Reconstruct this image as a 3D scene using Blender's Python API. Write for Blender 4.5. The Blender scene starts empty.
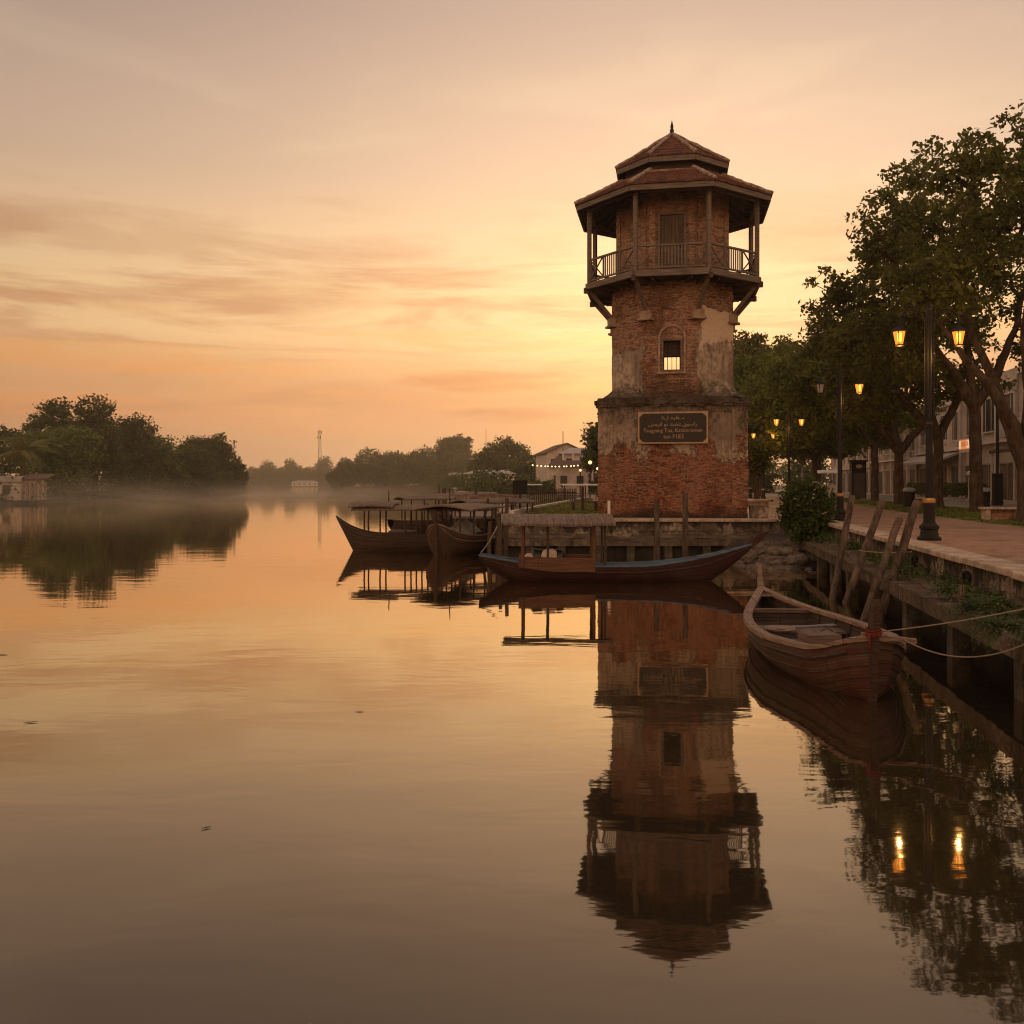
import bpy, math, random
import numpy as np
from mathutils import Vector, Matrix, noise as mnoise

S = bpy.context.scene
COL = S.collection
PI = math.pi
R = math.radians


def lin(*c):
    return tuple(((v / 255.0) / 12.92 if v / 255.0 <= 0.04045 else ((v / 255.0 + 0.055) / 1.055) ** 2.4) for v in c) + (1.0,)


# ------------------------------------------------------------------ camera
CAM_Z = 2.48
cam_d = bpy.data.cameras.new("camera")
cam = bpy.data.objects.new("camera", cam_d)
COL.objects.link(cam)
cam.location = (0, 0, CAM_Z)
cam.rotation_euler = (R(90), 0, 0)
cam_d.sensor_width = 36
cam_d.lens = 910 / 1024 * 36
cam_d.shift_y = -28 / 1024
cam_d.clip_start = 0.1
cam_d.clip_end = 6000
S.camera = cam

# ------------------------------------------------------------------ render / exposure
S.render.engine = 'CYCLES'
S.cycles.use_denoising = True
S.cycles.max_bounces = 8
S.cycles.diffuse_bounces = 3
S.cycles.glossy_bounces = 4
S.cycles.transmission_bounces = 4
S.cycles.volume_bounces = 0
S.cycles.transparent_max_bounces = 6
S.cycles.caustics_reflective = False
S.cycles.caustics_refractive = False
S.cycles.sample_clamp_indirect = 4.0
S.cycles.filter_width = 1.15
S.cycles.volume_step_rate = 0.3
S.view_settings.view_transform = 'Standard'
S.view_settings.look = 'None'
S.view_settings.exposure = 0.0
S.view_settings.gamma = 1.0

# ------------------------------------------------------------------ sky
SUN_AZ = R(10.2)       # clockwise from +Y, just behind the tower
SUN_EL = R(5.2)
sun_dir = Vector((math.sin(SUN_AZ) * math.cos(SUN_EL), math.cos(SUN_AZ) * math.cos(SUN_EL), math.sin(SUN_EL)))

world = bpy.data.worlds.new("World")
S.world = world
world.use_nodes = True
WN = world.node_tree
WN.nodes.clear()


class NT:
    """small node-tree writer"""

    def __init__(self, tree):
        self.t = tree

    def n(self, typ, ins=None, **props):
        nd = self.t.nodes.new(typ)
        for k, v in props.items():
            setattr(nd, k, v)
        if ins:
            for k, v in ins.items():
                sock = nd.inputs[k]
                if isinstance(v, bpy.types.NodeSocket):
                    self.t.links.new(v, sock)
                else:
                    sock.default_value = v
        return nd

    def math(self, op, a, b=0.0, c=None, clamp=False):
        ins = {0: a, 1: b}
        if c is not None:
            ins[2] = c
        return self.n('ShaderNodeMath', ins, operation=op, use_clamp=clamp).outputs[0]

    def mix(self, f, a, b, typ='MIX'):
        nd = self.n('ShaderNodeMix', None, data_type='RGBA', blend_type=typ)
        for k, v in ((0, f), (6, a), (7, b)):
            if isinstance(v, bpy.types.NodeSocket):
                self.t.links.new(v, nd.inputs[k])
            else:
                nd.inputs[k].default_value = v
        return nd.outputs[2]

    def ramp(self, f, stops, interp='LINEAR'):
        nd = self.n('ShaderNodeValToRGB', {0: f})
        cr = nd.color_ramp
        cr.interpolation = interp
        while len(cr.elements) < len(stops):
            cr.elements.new(0.5)
        for e, (p, c) in zip(cr.elements, stops):
            e.position = p
            e.color = c if len(c) == 4 else tuple(c) + (1,)
        return nd.outputs[0]

    def step(self, v, a, b):
        return self.n('ShaderNodeMapRange', {0: v, 1: a, 2: b, 3: 0.0, 4: 1.0}, interpolation_type='SMOOTHSTEP').outputs[0]

    def noise(self, vec, scale, detail=4.0, rough=0.55, dist=0.0):
        ins = {'Scale': scale, 'Detail': detail, 'Roughness': rough, 'Distortion': dist}
        if vec is not None:
            ins['Vector'] = vec
        return self.n('ShaderNodeTexNoise', ins).outputs[0]

    def mapv(self, vec, scale=(1, 1, 1), loc=(0, 0, 0), rot=(0, 0, 0)):
        return self.n('ShaderNodeMapping', {'Vector': vec, 'Scale': scale, 'Location': loc, 'Rotation': rot}).outputs[0]


def build_sky():
    w = NT(WN)
    d = w.n('ShaderNodeTexCoord').outputs['Generated']
    sx = w.n('ShaderNodeSeparateXYZ', {0: d})
    z = w.math('MAXIMUM', sx.outputs[2], 0.0)
    # horizontal alignment with the sun, 1 toward it and -1 away from it
    hor = w.n('ShaderNodeVectorMath', {0: d, 1: (math.sin(SUN_AZ), math.cos(SUN_AZ), 0)}, operation='DOT_PRODUCT').outputs['Value']
    def k(c, f):
        return tuple(v * f * 0.8 for v in lin(*c)[:3]) + (1,)
    base = w.ramp(z, [(0.0, k((208, 156, 114), 1.34)), (0.037, k((209, 157, 113), 1.26)), (0.076, k((231, 160, 106), 1.20)), (0.10, k((222, 160, 108), 1.17)),
                      (0.124, k((232, 172, 118), 1.15)), (0.156, k((250, 202, 144), 1.10)), (0.198, k((249, 206, 152), 1.08)), (0.269, k((238, 197, 154), 1.06)),
                      (0.317, k((225, 190, 159), 1.0)), (0.388, k((212, 180, 156), 0.98)), (0.454, k((192, 164, 148), 0.98)), (0.62, k((165, 146, 134), 1.0)), (1.0, k((150, 138, 134), 1.0))])
    # cloud bands: noise stretched along the horizon
    v1 = w.mapv(d, (2.2, 2.2, 17.0), (1.3, 0.4, 0.2))
    c1 = w.noise(v1, 1.25, 8.0, 0.62, 0.55)
    v2 = w.mapv(d, (3.0, 3.0, 34.0), (4.1, 2.0, 0.0))
    c2 = w.noise(v2, 1.4, 5.0, 0.6, 0.5)
    lowband = w.math('MULTIPLY', w.step(z, 0.02, 0.09), w.math('SUBTRACT', 1.0, w.step(z, 0.21, 0.34)))
    m1 = w.math('MULTIPLY', w.step(c1, 0.44, 0.62), lowband)
    m1 = w.math('MULTIPLY', m1, 1.0, clamp=True)
    cloudcol = w.ramp(z, [(0.0, k((200, 140, 100), 1.35)), (0.10, k((208, 146, 100), 1.2)), (0.2, k((218, 160, 114), 1.04)), (0.35, k((208, 166, 134), 0.98))])
    base = w.mix(m1, base, cloudcol)
    m2 = w.math('MULTIPLY', w.math('MULTIPLY', w.step(c2, 0.48, 0.66), w.math('SUBTRACT', 1.0, w.step(z, 0.12, 0.30))), 0.8)
    m2 = w.math('MULTIPLY', m2, w.step(z, 0.03, 0.08))
    base = w.mix(m2, base, w.ramp(z, [(0.0, k((196, 134, 100), 1.35)), (0.10, k((238, 154, 88), 1.2)), (0.15, k((240, 176, 108), 1.12)), (0.22, k((254, 222, 160), 1.1))]))
    # separate small cloud banks, each where it stands in the sky: azimuth, elevation, half-widths in degrees
    az = w.math('MULTIPLY', w.math('ARCTAN2', sx.outputs[0], sx.outputs[1]), 180 / PI)
    el = w.math('MULTIPLY', w.math('ARCSINE', z), 180 / PI)
    v4 = w.mapv(d, (9.0, 9.0, 60.0), (2.0, 7.0, 1.0))
    c4 = w.noise(v4, 1.0, 6.0, 0.6, 0.4)
    for a0, e0, wa, we, amt, colr in ((-1.8, 6.4, 6.5, 0.95, 0.95, k((206, 132, 84), 1.08)), (-0.5, 4.3, 4.6, 0.60, 0.95, k((188, 124, 84), 1.12)), (-9.0, 4.0, 9.0, 0.5, 0.4, k((214, 148, 106), 1.2)),
                                      (17.8, 14.3, 4.6, 1.5, 0.55, k((228, 176, 126), 1.05)), (4.0, 15.0, 5.0, 0.7, 0.35, k((236, 182, 126), 1.05)), (-24.0, 14.4, 13.0, 1.9, 0.5, k((216, 168, 124), 0.98)), (-12.0, 11.4, 9.0, 0.7, 0.35, k((226, 172, 120), 1.0))):
        dx = w.math('DIVIDE', w.math('SUBTRACT', az, a0), wa)
        dy = w.math('DIVIDE', w.math('SUBTRACT', el, e0), we)
        f = w.math('SUBTRACT', 1.0, w.math('ADD', w.math('MULTIPLY', dx, dx), w.math('MULTIPLY', dy, dy)))
        f = w.math('ADD', f, w.math('MULTIPLY', w.math('SUBTRACT', c4, 0.5), 3.0))
        base = w.mix(w.math('MULTIPLY', w.step(f, 0.0, 1.1), amt), base, colr)
    # thin bright wisps higher up
    v3 = w.mapv(d, (3.2, 3.2, 13.0), (0.0, 5.0, 1.7), (0.0, 0.16, 0.0))
    c3 = w.noise(v3, 1.1, 5.0, 0.5, 0.6)
    m3 = w.math('MULTIPLY', w.math('MULTIPLY', w.step(c3, 0.52, 0.75), w.math('SUBTRACT', 1.0, w.step(z, 0.38, 0.6))), 0.18)
    base = w.mix(m3, base, k((255, 226, 182), 1.06))
    # glow round the hidden sun
    gl_dir = Vector((math.sin(R(6.5)) * math.cos(R(9.5)), math.cos(R(6.5)) * math.cos(R(9.5)), math.sin(R(9.5))))
    dt = w.n('ShaderNodeVectorMath', {0: d, 1: tuple(gl_dir)}, operation='DOT_PRODUCT').outputs['Value']
    g1 = w.math('POWER', w.math('MAXIMUM', dt, 0.0), 14.0)
    g2 = w.math('POWER', w.math('MAXIMUM', dt, 0.0), 190.0)
    g2 = w.math('MULTIPLY', g2, w.math('ADD', 0.35, w.math('MULTIPLY', w.step(c2, 0.35, 0.6), 0.9)))
    side = w.n('ShaderNodeMapRange', {0: hor, 1: -1.0, 2: 1.0, 3: 0.0, 4: 1.0}).outputs[0]
    # flanks duller and cooler; unseen sky behind the camera brightened to light the fronts
    side_gain = w.ramp(side, [(0.0, (1.85, 1.80, 1.80, 1)), (0.4, (1.6, 1.58, 1.58, 1)), (0.70, (1.0, 1.02, 1.06, 1)), (0.86, (0.78, 0.79, 0.82, 1)), (0.92, (0.88, 0.88, 0.89, 1)), (0.97, (1.0, 1.0, 1.0, 1)), (1.0, (1.0, 1.0, 1.0, 1))])
    base = w.mix(1.0, base, side_gain, 'MULTIPLY')
    glow = w.n('ShaderNodeVectorMath', {0: (0.20, 0.105, 0.035), 'Scale': g1}, operation='SCALE').outputs[0]
    glow2 = w.n('ShaderNodeVectorMath', {0: (0.18, 0.115, 0.035), 'Scale': g2}, operation='SCALE').outputs[0]
    g0 = w.math('POWER', w.math('MAXIMUM', w.n('ShaderNodeVectorMath', {0: d, 1: (math.sin(R(16)) * math.cos(R(19)), math.cos(R(16)) * math.cos(R(19)), math.sin(R(19)))}, operation='DOT_PRODUCT').outputs['Value'], 0.0), 9.0)
    glow0 = w.n('ShaderNodeVectorMath', {0: (0.13, 0.10, 0.075), 'Scale': g0}, operation='SCALE').outputs[0]
    base = w.n('ShaderNodeVectorMath', {0: base, 1: glow0}, operation='ADD').outputs[0]
    tot = w.n('ShaderNodeVectorMath', {0: base, 1: glow}, operation='ADD').outputs[0]
    tot = w.n('ShaderNodeVectorMath', {0: tot, 1: glow2}, operation='ADD').outputs[0]
    b1 = w.n('ShaderNodeBackground', {'Color': tot, 'Strength': SKY_GAIN})
    sky = w.n('ShaderNodeTexSky', None, sky_type='NISHITA', sun_disc=False, sun_elevation=SUN_EL, sun_rotation=SUN_AZ,
              air_density=1.5, dust_density=4.0, ozone_density=1.0)
    b2 = w.n('ShaderNodeBackground', {'Color': sky.outputs[0], 'Strength': NISHITA})
    add = w.n('ShaderNodeAddShader', {0: b1.outputs[0], 1: b2.outputs[0]})
    w.n('ShaderNodeOutputWorld', {'Surface': add.outputs[0]})


SKY_GAIN = 1.18
NISHITA = 0.006
MIST = 0.026
build_sky()

sun_d = bpy.data.lights.new("sun", 'SUN')
sun_d.energy = 0.5
sun_d.angle = R(4.0)
sun_d.color = (1.0, 0.62, 0.30)
sun = bpy.data.objects.new("sun", sun_d)
COL.objects.link(sun)
sun.rotation_euler = sun_dir.to_track_quat('Z', 'Y').to_euler()


# ------------------------------------------------------------------ mesh helpers
def empty(name, loc=(0, 0, 0), rz=0.0, label=None, cat=None, group=None, kind=None):
    o = bpy.data.objects.new(name, None)
    o.empty_display_size = 0.3
    COL.objects.link(o)
    o.location = loc
    o.rotation_euler = (0, 0, rz)
    tag(o, label, cat, group, kind)
    return o


def tag(o, label=None, cat=None, group=None, kind=None):
    if label: o['label'] = label
    if cat: o['category'] = cat
    if group: o['group'] = group
    if kind: o['kind'] = kind
    return o


def copy_tree(o, parent=None):
    c = o.copy()
    COL.objects.link(c)
    if parent is not None:
        c.parent = parent
    for ch in list(o.children):
        copy_tree(ch, c)
    return c


class MB:
    def __init__(self):
        self.v = []
        self.f = []
        self.uv = {}

    def add(self, vs, fs, M=None):
        k = len(self.v)
        for p in vs:
            p = Vector(p)
            if M is not None:
                p = M @ p
            self.v.append(tuple(p))
        for f in fs:
            self.f.append(tuple(i + k for i in f))
        return k

    def box(self, c, s, rz=0.0, M=None):
        x, y, z = s[0] / 2, s[1] / 2, s[2] / 2
        vs = [(-x, -y, -z), (x, -y, -z), (x, y, -z), (-x, y, -z), (-x, -y, z), (x, -y, z), (x, y, z), (-x, y, z)]
        fs = [(0, 3, 2, 1), (4, 5, 6, 7), (0, 1, 5, 4), (1, 2, 6, 5), (2, 3, 7, 6), (3, 0, 4, 7)]
        T = Matrix.Translation(c) @ Matrix.Rotation(rz, 4, 'Z')
        if M is not None:
            T = M @ T
        self.add(vs, fs, T)
        return self

    def bar(self, a, b, w, h=None, roll=0.0):
        """square-section beam from a to b"""
        a, b = Vector(a), Vector(b)
        h = h or w
        d = b - a
        q = d.to_track_quat('Z', 'Y').to_matrix().to_4x4()
        T = Matrix.Translation((a + b) / 2) @ q @ Matrix.Rotation(roll, 4, 'Z')
        return self.box((0, 0, 0), (w, h, d.length), 0, T)

    def prism(self, pts, z0, z1, cap0=True, cap1=True):
        n = len(pts)
        vs = [(p[0], p[1], z0) for p in pts] + [(p[0], p[1], z1) for p in pts]
        fs = [(i, (i + 1) % n, n + (i + 1) % n, n + i) for i in range(n)]
        if cap1: fs.append(tuple(range(n, 2 * n)))
        if cap0: fs.append(tuple(reversed(range(n))))
        self.add(vs, fs)
        return self

    def loft(self, rings, closed=True, cap=(True, True)):
        n = len(rings[0])
        k = len(self.v)
        for r in rings:
            for p in r:
                self.v.append(tuple(p))
        for i in range(len(rings) - 1):
            for j in range(n if closed else n - 1):
                j2 = (j + 1) % n
                self.f.append((k + i * n + j, k + i * n + j2, k + (i + 1) * n + j2, k + (i + 1) * n + j))
        if closed and cap[0]: self.f.append(tuple(k + j for j in reversed(range(n))))
        if closed and cap[1]: self.f.append(tuple(k + (len(rings) - 1) * n + j for j in range(n)))
        return self

    def lathe(self, prof, n=12, c=(0, 0, 0)):
        rings = [[(c[0] + r * math.cos(2 * PI * j / n), c[1] + r * math.sin(2 * PI * j / n), c[2] + z) for j in range(n)] for r, z in prof]
        return self.loft(rings)

    def tube(self, pts, rad, n=8, cap=True):
        pts = [Vector(p) for p in pts]
        m = len(pts)
        if not isinstance(rad, (list, tuple)):
            rad = [rad] * m
        rings = []
        up = Vector((0, 0, 1))
        t0 = (pts[1] - pts[0]).normalized()
        a = t0.cross(up)
        if a.length < 1e-3: a = t0.cross(Vector((1, 0, 0)))
        a.normalize()
        for i in range(m):
            t = (pts[min(i + 1, m - 1)] - pts[max(i - 1, 0)]).normalized()
            a = (a - t * a.dot(t)).normalized()
            b = t.cross(a)
            rings.append([tuple(pts[i] + (a * math.cos(2 * PI * j / n) + b * math.sin(2 * PI * j / n)) * rad[i]) for j in range(n)])
        return self.loft(rings, True, (cap, cap))

    def grid(self, p00, p10, p11, p01, nu, nv):
        p00, p10, p11, p01 = map(Vector, (p00, p10, p11, p01))
        k = len(self.v)
        for j in range(nv + 1):
            t = j / nv
            a = p00.lerp(p01, t)
            b = p10.lerp(p11, t)
            for i in range(nu + 1):
                self.v.append(tuple(a.lerp(b, i / nu)))
        for j in range(nv):
            for i in range(nu):
                q = k + j * (nu + 1) + i
                self.f.append((q, q + 1, q + nu + 2, q + nu + 1))
        return self

    def rough(self, amp, scale, seed=0.0, i0=0, fz=1.0):
        for i in range(i0, len(self.v)):
            p = Vector(self.v[i])
            q = p * scale + Vector((seed, seed * 1.7, seed * 0.3))
            d = mnoise.noise_vector(q) * amp + mnoise.noise_vector(q * 3.1) * (amp * 0.4)
            self.v[i] = (p.x + d.x, p.y + d.y, p.z + d.z * fz)
        return self

    def build(self, name, mat, parent=None, loc=(0, 0, 0), rz=0.0, smooth=False, bevel=0.0, uv=True, uvs=None):
        me = bpy.data.meshes.new(name)
        me.from_pydata(self.v, [], self.f)
        me.update()
        if uv:
            auto_uv(me, uvs)
        if smooth:
            me.polygons.foreach_set('use_smooth', [True] * len(me.polygons))
        me.materials.append(mat)
        o = bpy.data.objects.new(name, me)
        COL.objects.link(o)
        o.location = loc
        o.rotation_euler = (0, 0, rz)
        if parent is not None:
            o.parent = parent
        if bevel:
            b = o.modifiers.new('bevel', 'BEVEL')
            b.width = bevel
            b.segments = 2
            b.limit_method = 'ANGLE'
            b.angle_limit = R(40)
        return o


def auto_uv(me, uvs=None):
    lay = me.uv_layers.new(name='UVMap')
    nl = len(me.loops)
    vi = np.zeros(nl, dtype=np.int32)
    me.loops.foreach_get('vertex_index', vi)
    co = np.zeros(len(me.vertices) * 3)
    me.vertices.foreach_get('co', co)
    co = co.reshape(-1, 3)
    if uvs is not None:
        out = np.asarray(uvs, dtype=float)[vi]
    else:
        nrm = np.zeros(len(me.polygons) * 3)
        me.polygons.foreach_get('normal', nrm)
        nrm = nrm.reshape(-1, 3)
        tot = np.zeros(len(me.polygons), dtype=np.int32)
        me.polygons.foreach_get('loop_total', tot)
        nf = np.repeat(nrm, tot, axis=0)
        hor = np.hypot(nf[:, 0], nf[:, 1])
        tan = np.stack([-nf[:, 1], nf[:, 0], np.zeros(len(nf))], 1)
        flat = hor < 0.15
        tan[flat] = (1, 0, 0)
        tan /= np.linalg.norm(tan, axis=1)[:, None]
        bit = np.cross(nf, tan)
        bit[flat] = (0, 1, 0)
        p = co[vi]
        out = np.stack([(p * tan).sum(1), (p * bit).sum(1)], 1)
    lay.data.foreach_set('uv', out.astype(np.float32).ravel())


def np_mesh(name, verts, faces, mat, parent=None, smooth=False):
    """quads from numpy arrays (N,3) and (M,4)"""
    me = bpy.data.meshes.new(name)
    me.vertices.add(len(verts))
    me.vertices.foreach_set('co', np.asarray(verts, dtype=np.float32).ravel())
    m = len(faces)
    me.loops.add(m * 4)
    me.loops.foreach_set('vertex_index', np.asarray(faces, dtype=np.int32).ravel())
    me.polygons.add(m)
    me.polygons.foreach_set('loop_start', np.arange(0, m * 4, 4, dtype=np.int32))
    me.polygons.foreach_set('loop_total', np.full(m, 4, dtype=np.int32))
    if smooth:
        me.polygons.foreach_set('use_smooth', np.ones(m, dtype=bool))
    me.update(calc_edges=True)
    me.validate()
    me.materials.append(mat)
    o = bpy.data.objects.new(name, me)
    COL.objects.link(o)
    if parent is not None:
        o.parent = parent
    return o


# ------------------------------------------------------------------ materials
def mat_new(name):
    m = bpy.data.materials.new(name)
    m.use_nodes = True
    m.node_tree.nodes.clear()
    return m, NT(m.node_tree)


def finish(w, color, rough=0.85, bump=None, bstr=0.4, bdist=0.02, metal=0.0, spec=0.3, **extra):
    ins = {'Base Color': color, 'Roughness': rough, 'Metallic': metal, 'Specular IOR Level': spec}
    ins.update(extra)
    if bump is not None:
        ins['Normal'] = w.n('ShaderNodeBump', {'Strength': bstr, 'Distance': bdist, 'Height': bump}).outputs[0]
    b = w.n('ShaderNodeBsdfPrincipled', ins)
    w.n('ShaderNodeOutputMaterial', {'Surface': b.outputs[0]})
    return b


def m_plain(name, c, rough=0.8, metal=0.0, var=0.35, scale=3.0, bump=0.3, spec=0.3):
    m, w = mat_new(name)
    obj = w.n('ShaderNodeTexCoord').outputs['Object']
    n1 = w.noise(obj, scale, 6.0, 0.65)
    n2 = w.noise(obj, scale * 6, 4.0, 0.6)
    dark = tuple(v * (1 - var) for v in c[:3]) + (1,)
    lite = tuple(min(1, v * (1 + var)) for v in c[:3]) + (1,)
    col = w.mix(w.step(w.math('ADD', w.math('MULTIPLY', n1, 0.65), w.math('MULTIPLY', n2, 0.35)), 0.35, 0.65), dark, lite)
    finish(w, col, rough, n2, bump, 0.01, metal, spec)
    return m


def m_emit(name, c, strength):
    m, w = mat_new(name)
    e = w.n('ShaderNodeEmission', {'Color': c, 'Strength': strength})
    w.n('ShaderNodeOutputMaterial', {'Surface': e.outputs[0]})
    return m


def m_wood(name, c, width=0.16, length=3.0, wear=0.4, rough=0.75, grain=(1.5, 30.0), paint=None, pamount=0.0, vertical=False):
    """planks running along u"""
    m, w = mat_new(name)
    uv = w.n('ShaderNodeTexCoord').outputs['UV']
    if vertical: uv = w.mapv(uv, (1, 1, 1), (0, 0, 0), (0, 0, R(90)))
    obj = w.n('ShaderNodeTexCoord').outputs['Object']
    br = w.n('ShaderNodeTexBrick', {'Vector': uv, 'Color1': (0, 0, 0, 1), 'Color2': (1, 1, 1, 1), 'Mortar': (0.5, 0.5, 0.5, 1), 'Scale': 1.0,
                                    'Mortar Size': 0.006, 'Mortar Smooth': 0.3, 'Brick Width': length, 'Row Height': width}, offset=0.37)
    g = w.noise(w.mapv(uv, (grain[0], grain[1], 1)), 1.0, 6.0, 0.65, 0.4)
    big = w.noise(obj, 1.7, 5.0, 0.6)
    dark = tuple(v * 0.45 for v in c[:3]) + (1,)
    lite = tuple(min(1, v * 1.5) for v in c[:3]) + (1,)
    col = w.mix(w.step(g, 0.3, 0.72), dark, lite)
    col = w.mix(w.math('MULTIPLY', br.outputs[0], 0.3), col, dark)
    if paint is not None:
        chip = w.step(w.math('ADD', w.math('MULTIPLY', big, 0.6), w.math('MULTIPLY', g, 0.4)), pamount - 0.06, pamount + 0.05)
        pc = w.mix(big, tuple(v * 0.6 for v in paint[:3]) + (1,), paint)
        col = w.mix(chip, pc, col)
    col = w.mix(w.math('MULTIPLY', w.step(big, 0.5, 0.75), wear), col, tuple(v * 0.3 for v in c[:3]) + (1,))
    col = w.mix(br.outputs[1], col, tuple(v * 0.15 for v in c[:3]) + (1,))
    h = w.math('SUBTRACT', w.math('MULTIPLY', g, 0.5), br.outputs[1])
    finish(w, col, rough, h, 0.5, 0.012)
    return m


def m_masonry(name, c1, c2, mortar, plaster, mask, bw=0.36, bh=0.118, stain=0.6, mould=None, pale=None):
    """brickwork under broken plaster; mask(w, obj, uv, n) gives 1 where plaster survives"""
    m, w = mat_new(name)
    tc = w.n('ShaderNodeTexCoord')
    uv, obj = tc.outputs['UV'], tc.outputs['Object']
    wob = w.noise(uv, 2.2, 3.0, 0.5)
    uvw = w.n('ShaderNodeVectorMath', {0: uv, 1: w.n('ShaderNodeCombineXYZ', {0: w.math('MULTIPLY', w.math('SUBTRACT', wob, 0.5), 0.10),
                                                                         1: w.math('MULTIPLY', w.math('SUBTRACT', wob, 0.5), 0.07)}).outputs[0]}, operation='ADD').outputs[0]
    br = w.n('ShaderNodeTexBrick', {'Vector': uvw, 'Color1': c1, 'Color2': c2, 'Mortar': mortar, 'Scale': 1.0, 'Mortar Size': 0.026,
                                    'Mortar Smooth': 0.5, 'Bias': -0.1, 'Brick Width': bw, 'Row Height': bh})
    n1 = w.noise(obj, 1.1, 7.0, 0.62)
    n2 = w.noise(obj, 6.5, 6.0, 0.68)
    n3 = w.noise(uv, 17.0, 3.0, 0.6)
    col = w.mix(w.math('MULTIPLY', w.step(n2, 0.42, 0.66), 0.75), br.outputs[0], tuple(v * 0.22 for v in c1[:3]) + (1,))
    n4 = w.noise(obj, 0.55, 5.0, 0.6)
    col = w.mix(w.math('MULTIPLY', w.step(n4, 0.42, 0.66), 0.55), col, w.mix(0.5, br.outputs[0], mortar))
    col = w.mix(w.math('MULTIPLY', w.step(n3, 0.56, 0.70), 0.75), col, tuple(min(1, v * 1.5 + 0.03) for v in mortar[:3]) + (1,))
    col = w.mix(w.math('MULTIPLY', w.step(n3, 0.42, 0.30), 0.75), col, tuple(v * 0.14 for v in c1[:3]) + (1,))
    # broken, washed-out courses
    n5 = w.noise(w.mapv(uv, (1.3, 9.5, 1)), 1.0, 4.0, 0.65, 0.2)
    col = w.mix(w.math('MULTIPLY', w.step(n5, 0.54, 0.66), 0.72), col, tuple(v * 0.16 for v in c1[:3]) + (1,))
    col = w.mix(w.math('MULTIPLY', w.step(n5, 0.44, 0.34), 0.42), col, mortar)
    n6 = w.noise(w.mapv(obj, (1, 1, 1), (7.3, 1.1, 4.2)), 0.8, 6.0, 0.62)
    col = w.mix(w.math('MULTIPLY', w.step(n6, 0.50, 0.62), 0.55), col, tuple(v * 0.2 for v in c1[:3]) + (1,))
    mk = mask(w, obj, uv, n1, w.math('ADD', w.math('MULTIPLY', n2, 0.8), w.math('MULTIPLY', n3, 0.2)))
    pl = w.mix(w.step(n2, 0.36, 0.62), tuple(v * 0.45 for v in plaster[:3]) + (1,), plaster)
    pl = w.mix(w.math('MULTIPLY', w.step(n3, 0.52, 0.66), 0.4), pl, tuple(v * 0.35 for v in plaster[:3]) + (1,))
    pl = w.mix(w.math('MULTIPLY', w.step(n4, 0.40, 0.56), 0.65), tuple(v * 0.42 for v in plaster[:3]) + (1,), pl)
    # rain streaks and soot: vertical noise, a real coating
    st = w.noise(w.mapv(uv, (3.6, 0.42, 1)), 1.0, 6.0, 0.62, 0.3)
    pl = w.mix(w.math('MULTIPLY', w.step(st, 0.46, 0.70), stain), pl, (0.028, 0.022, 0.016, 1))
    col = w.mix(mk, col, pl)
    col = w.mix(w.math('MULTIPLY', w.step(st, 0.55, 0.76), stain * 0.55), col, (0.030, 0.022, 0.016, 1))
    if mould is not None:
        col = w.mix(mould(w, obj, uv, n1, n2), col, (0.026, 0.021, 0.015, 1))
    if pale is not None:
        pm_ = pale(w, obj, uv, n1, n2)
        col = w.mix(pm_, col, w.mix(w.math('MULTIPLY', w.step(n3, 0.58, 0.66), 0.7), (0.66, 0.50, 0.36, 1), tuple(v * 0.3 for v in plaster[:3]) + (1,)))
        mk = w.math('MAXIMUM', mk, pm_)
    h = w.math('ADD', w.math('MULTIPLY', w.math('SUBTRACT', 1.0, br.outputs[1]), w.math('SUBTRACT', 1.0, w.math('MULTIPLY', mk, 0.85))), w.math('ADD', w.math('MULTIPLY', mk, 1.6), w.math('MULTIPLY', n2, 0.9)))
    finish(w, col, 0.93, h, 0.85, 0.03, spec=0.15)
    return m


def m_leaf(name, c1, c2, trans=0.3):
    m, w = mat_new(name)
    rnd = w.n('ShaderNodeNewGeometry').outputs['Random Per Island']
    obj = w.n('ShaderNodeTexCoord').outputs['Object']
    n = w.noise(obj, 0.55, 3.0, 0.5)
    f = w.math('ADD', w.math('MULTIPLY', rnd, 0.5), w.math('MULTIPLY', w.step(n, 0.35, 0.68), 0.5))
    col = w.mix(f, c1, c2)
    b = w.n('ShaderNodeBsdfPrincipled', {'Base Color': col, 'Roughness': 0.55, 'Specular IOR Level': 0.25})
    t = w.n('ShaderNodeBsdfTranslucent', {'Color': w.mix(0.5, col, (0.16, 0.15, 0.02, 1))})
    mx = w.n('ShaderNodeMixShader', {0: trans, 1: b.outputs[0], 2: t.outputs[0]})
    w.n('ShaderNodeOutputMaterial', {'Surface': mx.outputs[0]})
    return m


def m_bark(name, c):
    m, w = mat_new(name)
    obj = w.n('ShaderNodeTexCoord').outputs['Object']
    n1 = w.noise(w.mapv(obj, (9, 9, 1.8)), 1.0, 6.0, 0.65, 0.5)
    n2 = w.noise(obj, 1.5, 4.0, 0.6)
    col = w.mix(w.step(n1, 0.35, 0.68), tuple(v * 0.35 for v in c[:3]) + (1,), c)
    col = w.mix(w.math('MULTIPLY', w.step(n2, 0.5, 0.72), 0.55), col, tuple(min(1, v * 1.7) for v in c[:3]) + (1,))
    finish(w, col, 0.95, n1, 0.8, 0.03, spec=0.1)
    return m


MAT = {}
BRK1, BRK2, MORT = (0.33, 0.092, 0.040, 1), (0.10, 0.030, 0.017, 1), (0.27, 0.17, 0.11, 1)
PLAST = (0.50, 0.375, 0.265, 1)


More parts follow.
